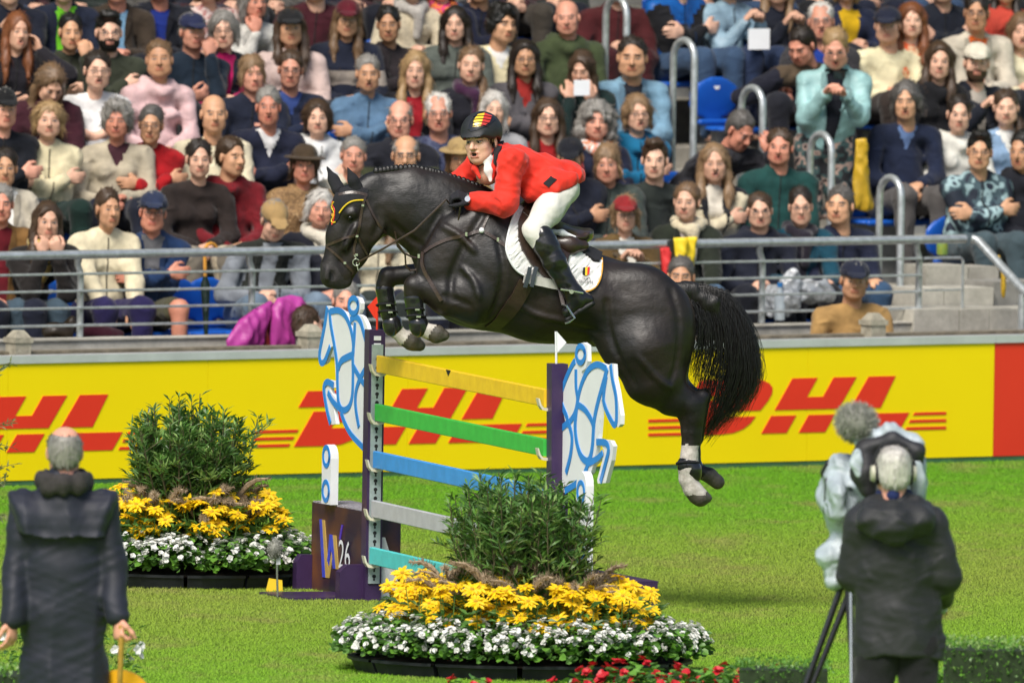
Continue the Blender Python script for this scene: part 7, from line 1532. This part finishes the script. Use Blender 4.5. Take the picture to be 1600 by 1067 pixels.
# ================================================================ THE TWO MEN IN FRONT, MICROPHONE, SMALL THINGS
def fg_head(t, R0, hR, hc, SC, sk, hairc, hstyle, sex='m'):
    hv, hq, hm = head_mesh(.006, sex, .3, 0, random.Random(31), True); return xf(hv, hR, hc, SC), hq, hm
def man_in_coat():
    Y = -14.0; q = lambda px, py, dy=0.: at(px, py, Y + dy); r = lambda x: x / 322.0
    base = q(98, 1000); base[2] = 0; base = np.array([base[0], Y, 0]); t = thing('person', 'balding man seen from behind in long dark navy waxed coat with shoulder cape', 'person', base)
    ob = lambda nm, VQ, mats, par=None, mi=None: link(nm, np_mesh(nm, np.asarray(VQ[0]) - base, VQ[1], mats, mi), par or t)
    hR = rot('z', PI + .05) @ rot('x', .08); hc = q(101, 706); SC = 1.04
    hv, hq, hm = fg_head(t, base, hR, hc, SC, 'pink', 'grey', None); b = Solid()
    b.chain([q(98, 745, .02), q(98, 785, .02), q(98, 860), q(98, 960)], [r(18), r(36), r(38), r(38)], .03, (1, .6, 1)); AL = [q(36, 785), q(24, 880, -.02), q(20, 968, -.10)]; AR = [q(163, 785), q(178, 880, -.02), q(184, 966, -.12)]
    for A in (AL, AR): b.chain(A, [r(18), r(14), r(10)], .03)
    F = [np.array([base[0] + s * .12, Y, .08]) for s in (-1, 1)]
    for i, s in enumerate((-1, 1)): b.chain([q(98 + s * 26, 960), np.array([base[0] + s * .11, Y + .02, .50]), F[i]], [r(28), r(19), r(13)], .03)
    bv, bq = b.mesh(.02); parts = [(bv, bq, 0), (hv, hq, hm)]
    for A, s, cu in ((AL, -1, .45), (AR, 1, .9)): V, Q = place_hand(A[2] + (0, -.0, -.005), unit(A[2] - A[1] + (0, -.02, -.05)), (-s * -.8, .5, 0), s, cu, .006, 1.05); parts.append((V, Q, 0))
    V, Q, M = join(parts); ob('body', (V, Q), [skin('pink'), lipm('pink'), M_eyew, M_iris, hairm('grey'), hairm('grey')], None, M)
    M_wax = mat('waxed_navy_coat', (.013, .015, .027), .6, .25, 7, .35, 8, sheen=.04, spec=.4, ridged=.014)
    c = Solid(); c.chain([q(98, 842, .0), q(98, 900, .0), q(98, 960, .0), q(99, 1067, .0), q(100, 1150, .0)], [r(66), r(66), r(67), r(70), r(74)], .04, (1, .60, 1)); c.cone(q(34, 790), q(164, 790), r(18), r(18), .05, (1, 1.2, 1)); c.cone(q(84, 772), q(114, 772), r(19), r(19), .05); c.chain([q(98, 750, -.025), q(98, 775, -.02), q(98, 815, -.01)], [r(25), r(36), r(48)], .04, (1, .85, 1))
    for A in (AL, AR): c.chain(A[:2] + [A[2] * .96 + A[1] * .04], [r(22), r(19.5), r(20)], .03)
    coff = [(a, np.cos(a)) for a in ()]; fold = lambda X, Y_, Z: .020 * (np.abs(np.sin((X - base[0]) * 15 + .9 * np.sin(Z * 2.6))) - .6) * np.clip((1.3 - Z) * 1.4, 0, 1) + .003 * np.sin(Z * 23 + X * 18)
    ob('coat', c.mesh(.011, .004, 16, 4, fold, .0042), [M_wax])
    k = Solid()
    for y_, x0, x1, r_ in ((771, 13, 183, 6), (782, 16, 180, 11), (797, 22, 174, 15), (815, 29, 167, 17), (835, 34, 162, 18), (850, 34, 162, 18)): k.cone(q(x0 + r_ * .6, y_), q(x1 - r_ * .6, y_), r(r_), r(r_), .035, (1, 2.9, 1))
    k.chain([q(98, 752, -.02), q(98, 778, -.01), q(98, 815)], [r(26), r(38), r(50)], .04, (1, .9, 1))
    zc = q(98, 838)[2]; xc = q(98, 838)[0]
    ob('shoulder_cape', k.mesh(.009, .002, 26, 6, lambda X, Y_, Z: .006 * np.abs(np.sin((X - xc) * 15 + Z * 2)), .001, lambda X, Y_, Z: (zc + .30 * np.abs(X - xc) ** 2 + .006 * np.sin((X - xc) * 24)) - Z + 0 * Y_), [M_wax])
    s = Solid(); s.chain([q(72, 744, .10), q(64, 752, .0), q(74, 757, -.11), q(99, 757, -.14), q(124, 757, -.11), q(136, 752, .0), q(126, 744, .10)], [r(8), r(9), r(10), r(10), r(10), r(9), r(8)], .03, (1, 1, 1.6)); co = ob('collar', s.mesh(.008, .006, 40, 3), [mat('corduroy_collar', (.035, .030, .030), .9, .25, 40, .6, 120)])
    h = Solid(); h.ell((0, .022, .030), (.082, .102, .080), .02); h.ell((0, .055, -.02), (.074, .062, .070), .03); h.ell((0, -.01, .138), (.074, .15, .104), .012, sub=True); h.ell((0, -.115, -.045), (.07, .088, .118), .012, sub=True); [h.ell((x * .088, .0, -.02), (.022, .032, .045), .012, sub=True) for x in (-1, 1)]; V, Q = h.mesh(.007, .002, 80, 5); V, Q = strands(V, Q, 'crop', 8); ob('hair', (xf(V, hR, hc, SC), Q), [hairm('grey')])
    for i, s_ in enumerate((-1, 1)):
        z = Solid(); z.chain([np.array([base[0] + s_ * .11, Y + .01, .62]), F[i] + (0, 0, .03)], [.085, .062], .02); ob('trouser_leg', z.mesh(.02), [cloth((52, 52, 58))])
        z = Solid(); z.chain([F[i] + (0, -.03, -.03), F[i] + (s_ * .02, .15, -.035)], [.045, .036], .02); ob('shoe', z.mesh(.015), [M_lblk])
    # measuring wheel in the right hand
    hnd = AR[2] + np.array([.02, -.04, -.10]); w = thing('measuring_wheel', 'wooden-handled measuring wheel with orange rim held by the man in the coat', 'measuring wheel', (hnd[0], hnd[1] + .02, 0))
    L = np.array(w.location); top = hnd + (0, 0, .07); bot = q(186, 1110, -.02); mb = MB(); mb.tube([top - L, hnd - L, bot - L], [.016, .014, .013], 10); mb.build('handle', mat('varnished_wood', (.50, .28, .06), .4, .25, 30), w, True)
    wc = q(188, 1100, .02); R_ = r(54); mb = MB(); mb.lathe([(R_ * .30, -.012), (R_, -.014), (R_ * 1.02, 0), (R_, .014), (R_ * .30, .012)], wc - L, (.3, 1, 0), 40); mb.build('wheel', mat('orange_wheel', (.85, .42, .01), .4, .08, 8), w, True)
    mb = MB(); mb.lathe([(0, -.02), (R_ * .30, -.02), (R_ * .30, .02), (0, .02)], wc - L, (.3, 1, 0), 20); mb.build('hub', M_lblk, w); mb = MB(); mb.box(wc - L + (-.018, -.03, R_ * .45), (.05, 0, 0), (0, .012, 0), (0, 0, .03)); mb.build('counter', M_lblk, w)
man_in_coat()
def cameraman():
    Y = -15.0; q = lambda px, py, dy=0.: at(px, py, Y + dy); r = lambda x: x / 325.7
    base = np.array([q(1398, 900)[0], Y, 0]); t = thing('person', 'camera operator seen from behind in charcoal hooded jacket and headphones', 'person', base)
    ob = lambda nm, VQ, mats, par=None, mi=None: link(nm, np_mesh(nm, np.asarray(VQ[0]) - base, VQ[1], mats, mi), par or t)
    hR = rot('z', PI + .12) @ rot('x', .02); hc = q(1396, 736); SC = 1.04
    hv, hq, hm = fg_head(t, base, hR, hc, SC, 'pink', 'grey', None); b = Solid()
    b.chain([q(1396, 770, .02), q(1396, 815, .02), q(1400, 900), q(1404, 1000)], [r(17), r(34), r(36), r(36)], .03, (1, .6, 1)); AL = [q(1345, 822), q(1330, 900, .03), q(1336, 850, .28)]; AR = [q(1456, 822), q(1478, 900, .0), q(1470, 935, .22)]
    for A in (AL, AR): b.chain(A, [r(18), r(14), r(10)], .03)
    F = [np.array([base[0] + s * .13, Y, .08]) for s in (-1, 1)]
    for i, s in enumerate((-1, 1)): b.chain([q(1404 + s * 26, 1000), np.array([base[0] + s * .12, Y + .02, .50]), F[i]], [r(28), r(19), r(13)], .03)
    bv, bq = b.mesh(.02); parts = [(bv, bq, 0), (hv, hq, hm)]
    for A, s in ((AL, -1), (AR, 1)): V, Q = place_hand(A[2], unit(A[2] - A[1]), (0, .2, -1), s, .8, .007, 1.05); parts.append((V, Q, 0))
    V, Q, M = join(parts); ob('body', (V, Q), [skin('pink'), lipm('pink'), M_eyew, M_iris, hairm('grey'), hairm('grey')], None, M)
    M_jk = mat('charcoal_jacket', (.013, .014, .016), .66, .25, 8, .7, 8, sheen=.04, ridged=.02); c = Solid()
    c.chain([q(1398, 822, .0), q(1400, 880, .0), q(1404, 960, .0), q(1404, 1010, .0)], [r(61), r(64), r(64), r(66)], .04, (1, .64, 1)); c.cone(q(1354, 822), q(1446, 822), r(32), r(32), .04); c.cone(q(1404, 1012), q(1404, 1021), r(68), r(69), .02, (1, .64, 1)); c.ell(q(1404, 1075), (r(120), .5, r(54)), .008, sub=True)
    for A in (AL, AR): c.chain(A[:2] + [A[2] * .95 + A[1] * .05], [r(27), r(24), r(19)], .03)
    ob('jacket', c.mesh(.011, .005, 18, 9, lambda X, Y_, Z: .004 * np.sin((X - base[0]) * 30 + 3 * Z), .0055), [M_jk])
    s = Solid(); s.chain([q(1352, 800, .04), q(1362, 812, -.12), q(1398, 822, -.17), q(1438, 812, -.12), q(1446, 796, .04)], [r(14), r(22), r(27), r(22), r(14)], .04); s.chain([q(1366, 786, .06), q(1360, 792, -.02), q(1396, 798, -.13), q(1434, 792, -.02), q(1428, 786, .06)], [r(10), r(15), r(15), r(15), r(10)], .03); s.cone(q(1378, 790, .0), q(1416, 790, .0), r(20), r(20), .03); ob('hood', s.mesh(.009, .004, 30, 3, None, .007), [M_jk])
    z = Solid(); z.chain([q(1376, 772, .02), q(1396, 774, -.07), q(1418, 772, .02)], [r(9)] * 3, .02); ob('shirt_collar', z.mesh(.009), [cloth((44, 60, 120))])
    for i, s_ in enumerate((-1, 1)):
        z = Solid(); z.chain([q(1404 + s_ * 30, 1010), np.array([base[0] + s_ * .125, Y + .01, .50]), F[i] + (0, 0, .03)], [r(36), .088, .07], .02); ob('trouser_leg', z.mesh(.016, .012, 24, 7 + i), [cloth((44, 44, 48))])
        z = Solid(); z.chain([F[i] + (0, -.03, -.03), F[i] + (s_ * .02, .15, -.035)], [.045, .036], .02); ob('shoe', z.mesh(.015), [M_lblk])
    h = Solid(); h.ell((0, .022, .038), (.0795, .1, .083), .02); h.ell((0, .055, -.02), (.074, .062, .070), .03); h.ell((0, -.118, -.03), (.07, .088, .118), .012, sub=True); [h.ell((x * .088, .0, -.02), (.022, .032, .045), .012, sub=True) for x in (-1, 1)]; V, Q = h.mesh(.007, .002, 80, 5); V, Q = strands(V, Q, 'crop', 7); ob('hair', (xf(V, hR, hc, SC), Q), [hairm('white')])
    hp_ = thing('headphones', 'black headphones with pale ear cups on the camera operator', 'headphones', hc); L = hc
    mb = MB(); mb.tube([hR @ (np.array([.092 * math.cos(a), .005, .015 + .118 * math.sin(a)]) * SC) for a in np.linspace(-.1, PI + .1, 15)], .013, 8, flat=((0, 1, 0), .6)); mb.build('headband', M_fab, hp_, True)
    for x in (-1, 1):
        mb = MB(); mb.lathe([(0, 0), (.040, 0), (.044, .012), (.036, .03), (0, .034)], hR @ (np.array([x * .076, .0, -.01]) * SC), hR @ np.array([x, 0, 0]), 18); mb.build('ear_cup', mat('pale_ear_cup', (.48, .46, .36), .5, .15, 20), hp_, True)
        mb = MB(); mb.lathe([(.028, -.010), (.054, -.010), (.056, .008), (.03, .014)], hR @ (np.array([x * .078, .0, -.01]) * SC), hR @ np.array([x, 0, 0]), 18); mb.build('ear_pad', M_fab, hp_, True)
    # camera under a rain cover, on a tripod, with its fluffy microphone
    cb = q(1325, 760, .42); cm = thing('television_camera', 'television camera wrapped in a pale grey rain cover in front of its operator', 'camera', cb); co = lambda nm, VQ, m: link(nm, np_mesh(nm, np.asarray(VQ[0]) - cb, VQ[1], m), cm)
    M_rc = mat('grey_rain_cover', (.40, .46, .50), .45, .22, 9, .8, 9, spec=.45, ridged=.04)
    s = Solid(); s.chain([q(1350, 690, .24), q(1392, 676, .22), q(1430, 696, .22)], [r(15), r(14), r(13)], .03); s.chain([q(1318, 735, .45), q(1312, 770, .45), q(1320, 815, .42)], [r(30), r(32), r(26)], .04, (1, 1.5, 1)); s.chain([q(1380, 720, .30), q(1390, 745, .30), q(1400, 770, .28)], [r(46), r(56), r(44)], .05, (1, .9, 1)); s.ell(q(1310, 780, .45), (r(24), .26, r(50)), .03); s.chain([q(1330, 820, .40), q(1300, 870, .36), q(1305, 905, .34)], [r(24), r(22), r(18)], .04); s.chain([q(1425, 740, .25), q(1430, 780, .22)], [r(12), r(14)], .03); s.chain([q(1465, 860, .3), q(1472, 900, .3), q(1470, 950, .28)], [r(16), r(18), r(12)], .04); s.chain([q(1360, 830, .4), q(1420, 840, .4), q(1465, 870, .3)], [r(30), r(30), r(18)], .05)
    co('rain_cover', s.mesh(.010, .006, 26, 12, None, .013), [M_rc])
    s = Solid(); s.chain([q(1352, 705, .18), q(1350, 740, .16), q(1356, 768, .15)], [r(17), r(20), r(12)], .03); s.chain([q(1352, 700, .18), q(1395, 688, .16), q(1432, 706, .15), q(1436, 722, .15)], [r(13), r(13), r(13), r(7)], .03); co('viewfinder_hood', s.mesh(.009, 0, 9, 3, None, .004), mat('black_hood_fabric', (.022, .022, .026), .6, .2, 20, .2, 60)); s = Solid(); s.chain([q(1433, 728, .10), q(1434, 750, .10), q(1431, 770, .10)], [r(9), r(10), r(9)], .02, (1, .5, 1)); s.chain([q(1340, 706, .10), q(1338, 722, .10), q(1341, 742, .10)], [r(6), r(8), r(5)], .02, (1, .5, 1)); co('side_panel', s.mesh(.007), M_rc)
    s = Solid(); s.chain([q(1296, 726, .40), q(1290, 740, .42)], [r(8), r(9)], .02); s.chain([q(1293, 750, .34), q(1292, 800, .34)], [r(5), r(6)], .02); co('lens_flap', s.mesh(.009), [M_lblk])
    mc = q(1339, 661, .30); mi = thing('microphone', 'large fluffy grey windshield microphone above the television camera', 'microphone', mc); s = Solid(); s.ell((0, 0, 0), (r(33), .15, r(29)), .02, rot('y', .5)); V, Q = s.mesh(.011); link('windshield', np_mesh('windshield', V, Q, [mat('fluffy_fur', (.21, .21, .18), .95, .4, 30, .6, 120)]), mi)
    nr = np.random.default_rng(2); i = nr.integers(0, len(Q), 2600); P = V[Q[i]].mean(1); N_ = P / np.linalg.norm(P, axis=1)[:, None]; mb = MB(); leaves(mb, P - N_ * .004, N_ + nr.normal(size=P.shape) * .45, nr.normal(size=P.shape), nr.uniform(.02, .035, len(P)), .003, 0); mb.build('fur', [mat('fluffy_fur_tips', (.30, .30, .26), .95, .4, 30)], mi)['kind'] = 'stuff'
    mb = MB(); mb.tube([(0, 0, -.05), q(1345, 720, .3) - mc], .012, 8); mb.build('arm', M_lblk, mi, True)
    apex = q(1330, 905, .36); tr = thing('tripod', 'black camera tripod with a steel leg tube left of the operator', 'tripod', (apex[0], apex[1], 0)); L = np.array(tr.location)
    for dx, dy, m_ in ((-.42, -.10, M_lblk), (.06, -.26, M_lblk), (.36, .36, M_lblk)):
        ft = np.array([apex[0] + dx, apex[1] + dy, .02]); g = MB(); g.tube([apex + (dx * .06 - .02, dy * .06, -.03) - L, ft + (-.0, 0, .45) * np.array([1, 1, 1]) * .0 - L], [.017, .012], 8); g.tube([apex + (dx * .06 + .03, dy * .06, -.03) - L, ft + (.012, 0, 0) - L], [.017, .012], 8); o = g.build('leg', m_, tr, True); g = MB(); g.lathe([(0, 0), (.022, 0), (.018, .03), (0, .03)], ft - L + (0, 0, -.02), n=10); g.build('foot', M_fab, o)
    g = MB(); g.tube([apex + (.0, -.06, -.02) - L, np.array([apex[0] + .02, apex[1] - .22, .15]) - L], .012, 8); g.build('steel_tube', M_met, tr, True)
    g = MB(); g.lathe([(0, -.04), (.06, -.04), (.07, .02), (.045, .10), (0, .10)], apex - L, n=16); g.build('head', M_lblk, tr, True); mid_ = apex * .55 + np.array([apex[0], apex[1], 0]) * .45; g = MB(); g.tube([mid_ - L, mid_ + (-.17, -.05, -.02) - L], .008, 6); g.tube([mid_ - L, mid_ + (.15, .15, -.02) - L], .008, 6); g.build('spreader', M_lblk, tr, True)
cameraman()
# course microphone by the left planter
mp_ = ground(434, 938); t = thing('microphone', 'small fluffy grey microphone on a thin stand by the printed block', 'microphone', mp_); L = mp_
mb = MB(); mb.tube([(0, 0, 0), at(432, 862, mp_[1]) - L], .006, 8); mb.build('stand', M_met, t, True); c = at(430, 858, mp_[1]) - L; s = Solid(); s.ell(c, (.040, .06, .052), .02); V, Q = s.mesh(.008); link('windshield', np_mesh('windshield', V, Q, [mat('fluffy_fur', (.21, .21, .18), .95, .4, 30, .6, 120)]), t)
nr = np.random.default_rng(4); i = nr.integers(0, len(Q), 700); P = V[Q[i]].mean(1); N_ = P - c; N_ /= np.linalg.norm(N_, axis=1)[:, None]; mb = MB(); leaves(mb, P - N_ * .003, N_ + nr.normal(size=P.shape) * .5, nr.normal(size=P.shape), nr.uniform(.012, .022, len(P)), .0025, 0); mb.build('fur', [mat('fluffy_fur_tips', (.30, .30, .26), .95, .4, 30)], t)['kind'] = 'stuff'
mb = MB(); mb.bx(-.012, .012, -.012, .012, .20, .26); mb.build('clamp', M_wht, t)
ym = ground(428, 928); t = thing('course_marker', 'small yellow wedge-shaped marker on the grass behind the thin microphone stand', 'marker', ym); mb = MB(); mb.prism([(-.05, 0), (.05, 0), (.045, .075), (-.03, .085)], (0, 0, 0), (1, 0, 0), UPZ, (0, .07, 0)); mb.build('block', mat('marker_yellow', (.85, .58, .02), .5, .05, 10), t)
# pink rain cape over the seat, umbrella, bags and bottles in the stand
def drop(pts, h, name, lab, cat, m, amp=.012, fq=22, seed=1, k=.05):
    o = np.mean([p[0] for p in pts], 0); o[2] = min(p[0][2] - p[1] for p in pts); t = thing(name, lab, cat, o); s = Solid()
    for p in pts: s.ell(p[0] - o, p[2] if len(p) > 2 else (p[1],) * 3, k)
    V, Q = s.mesh(h, amp * .5, fq, seed, None, amp * .6); link('body' if cat == 'bag' else 'cloth', np_mesh(name, V, Q, [m]), t); return t
M_pink = mat('pink_nylon', (.40, .045, .27), .45, .2, 8, .4, 20, spec=.4)
def st(px, py, v): u, w = suw(px, py, v); return S(u, v, w)
o = st(425, 560, .8); t = thing('rain_cape', 'bright pink rain cape draped over a low seat behind the barrier', 'rain cape', o)
def sheet(t, o, poly, v, m, seed, dep=.07, name='cloth'):
    """a hanging cloth: outline in the stand's plane v, pushed into sharp folds, with a back"""
    from mathutils.geometry import delaunay_2d_cdt
    P = np.array([suw(q[0], q[1], v) for q in poly]); B = []
    for i in range(len(P)):
        a_, b_ = P[i], P[(i + 1) % len(P)]; n = max(1, int(np.linalg.norm(b_ - a_) / .02)); B += [a_ + (b_ - a_) * f for f in np.arange(n) / n]
    nb = len(B); pts = list(B); BA = np.array(B)
    for x in np.arange(P[:, 0].min(), P[:, 0].max(), .016):
        for y in np.arange(P[:, 1].min(), P[:, 1].max(), .016):
            if np.linalg.norm(BA - (x, y), axis=1).min() > .010: pts.append(np.array([x, y]))
    R = delaunay_2d_cdt([Vector(q) for q in pts], [], [list(range(nb))], 1, 1e-5); vs = np.array([q[:] for q in R[0]]); rg_ = np.random.default_rng(seed); f = 0
    for i in range(4):
        d = rg_.normal(size=2) * (2.2, .45); d *= (16 + 12 * i) / np.linalg.norm(d); e = rg_.normal(size=2) * 9; f = f + (np.abs(np.sin(vs @ d + 1.3 * np.sin(vs @ e + i))) - .6) / (1 + .6 * i)
    ed = np.array([np.linalg.norm(BA - q, axis=1).min() for q in vs]); dv = f * .030 - dep * np.minimum(1, ed / .10) ** .6
    V = np.array([S(q[0], v + d, q[1]) - o for q, d in zip(vs, dv)]); V2 = np.array([S(q[0], v + .02, q[1]) - o for q in vs]); tr = []
    for fc in R[2]:
        for i in range(1, len(fc) - 1):
            q = (fc[0], fc[i], fc[i + 1]); nn = np.cross(V[q[1]] - V[q[0]], V[q[2]] - V[q[0]]); tr.append(q if nn @ SV < 0 else (q[0], q[2], q[1]))
    n0 = len(V); link(name, np_mesh(name, np.concatenate([V, V2]), np.array(tr + [(q[0] + n0, q[2] + n0, q[1] + n0) for q in tr] + [x for i in range(nb) for x in ((i, (i + 1) % nb, (i + 1) % nb + n0), (i, (i + 1) % nb + n0, i + n0))]), [m]), t)
sheet(t, o, [(358, 552), (356, 532), (376, 500), (398, 484), (424, 470), (428, 474), (425, 492), (414, 526), (408, 552)], .82, M_pink, 3, .05)
sheet(t, o, [(425, 552), (424, 520), (427, 480), (436, 466), (456, 461), (470, 464), (484, 478), (478, 488), (466, 500), (463, 525), (467, 552)], .80, M_pink, 5, .05)
sheet(t, o, [(404, 552), (410, 525), (422, 500), (430, 500), (430, 552)], .85, mat('dark_red_gap', (.20, .015, .015), .6, .3, 20), 6, .01, 'gap_sheet')  # dark red sheet filling the gap between the two cape lobes
ub, ut = st(322, 525, 1.40), st(320, 392, 1.42); t = thing('umbrella', 'furled dark green umbrella with orange crook handle leaning on the empty seat', 'umbrella', ub)
mb = MB(); mb.tube([np.zeros(3), (ub * .4 + ut * .6) - ub, (ub * .3 + ut * .7) - ub], [.012, .030, .012], 10); mb.build('canopy', cloth((28, 62, 52), 'shell'), t, True); mb = MB(); mb.tube([(ub * .35 + ut * .65) - ub, ut - ub] + [ut - ub + SU * (.045 - .045 * math.cos(a)) + UPZ * .045 * math.sin(a) for a in np.linspace(.4, PI + .5, 7)], .011, 8); mb.build('handle', mat('orange_wood', (.62, .28, .04), .35, .2, 30), t, True)
drop([(st(150, 520, 1.45), .05, (.09, .06, .05)), (st(175, 522, 1.45), .05, (.08, .06, .045))], .014, 'bag', 'maroon cloth bag on the floor behind the railing, by the violet trousers', 'bag', cloth((96, 34, 56)), .014, 34)
drop([(st(88, 518, 1.45), .05, (.10, .06, .06)), (st(112, 508, 1.45), .05, (.04, .05, .06))], .014, 'handbag', 'dark brown handbag on the floor behind the railing', 'bag', cloth((74, 60, 44), 'leather'), .012, 34, 4)
o = st(1346, 325, 2.75); t = thing('raincoat', 'yellow raincoat hanging from the aisle hoop by the navy sweater man', 'raincoat', o); sheet(t, o, [(1340, 218), (1352, 216), (1356, 260), (1362, 300), (1367, 326), (1352, 331), (1336, 326), (1335, 285), (1338, 250)], 2.75, mat('yellow_coat', (.55, .34, .02), .5, .2, 9, .4, 22), 5, .03)
drop([(st(1568, 440, 1.2), .05, (.018, .03, .11)), (st(1560, 410, 1.25), .03, (.015, .03, .05))], .012, 'umbrella', 'folded yellow umbrella standing beside the sloping handrail', 'umbrella', mat('yellow_coat', (.62, .38, .02), .45, .2, 9, .6, 22), .004, 28, 6)
fl = st(1070, 395, 1.22); t = thing('flag', 'black, yellow and red flag knotted over the railing', 'flag', fl)
for nm, poly, m_, vv in (('yellow_cloth', [(1055, 372), (1088, 370), (1086, 398), (1084, 424), (1078, 422), (1073, 394), (1067, 420), (1058, 404)], mat('flag_yellow', (.85, .62, .02), .6, 0), 1.235), ('red_cloth', [(1034, 388), (1050, 386), (1050, 430), (1044, 436), (1037, 430)], mat('flag_red', (.66, .03, .03), .6, 0), 1.25), ('black_cloth', [(1045, 376), (1058, 374), (1057, 420), (1050, 430)], mat('flag_black', (.015, .015, .015), .6, 0), 1.245)): sheet(t, fl, poly, vv, m_, 4, .01, nm)
t = drop([(st(1220, 470, 1.48), .08, (.12, .09, .10)), (st(1270, 455, 1.50), .07, (.13, .10, .08)), (st(1238, 440, 1.5), .05, (.06, .06, .08))], .014, 'plastic_bag', 'crumpled clear plastic rain covers over knees in the front row', 'bag', mat('clear_film', (.42, .44, .46), .15, .5, 24, .9, 30, spec=.8), .03, 40, 8)
bt = st(1218, 500, 1.42); t = thing('bottle', 'clear water bottle with blue cap behind the railing', 'bottle', bt); mb = MB(); mb.lathe([(0, 0), (.032, 0), (.034, .01), (.034, .15), (.014, .19), (.014, .205), (0, .205)], n=14); mb.build('body', mat('clear_plastic', (.55, .62, .66), .1, .1, 10, spec=.6), t, True); mb = MB(); mb.lathe([(0, .206), (.017, .206), (.017, .232), (0, .232)], n=12); mb.build('cap', M_blu, t)
bt = st(1472, 398, 1.72); t = thing('drink_can', 'yellow and green drink can on the step by the aisle', 'can', bt); mb = MB(); mb.lathe([(0, 0), (.033, 0), (.036, .01), (.036, .11), (.03, .12), (0, .12)], n=14); mb.build('body', mat('can_yellow', (.55, .55, .05), .4, .5, 30, col2=(.15, .3, .08)), t, True)
for px, py, v, lb, nm, w_ in ((1186, 62, 5.4, 'white paper programme in the hands of the person in pale blue', 'programme', .085), (909, 138, 4.15, 'white folded programme held by the girl looking down', 'programme', .062), (1312, 118, 3.42, 'dark mobile phone held by the woman in the mint jacket', 'mobile_phone', .045)):
    c = st(px, py, v); t = thing(nm, lb, 'paper' if nm == 'programme' else 'phone', c); mb = MB(); d = np.array([0, .35, .94]) if nm == 'programme' else np.array([0, -.7, .7]); mb.box(-SU * w_ - d * w_ * .8, SU * 2 * w_, d * w_ * 1.6, np.array([0, .01, .003])); mb.build('sheet' if nm == 'programme' else 'case', M_wht if nm == 'programme' else M_lblk, t)
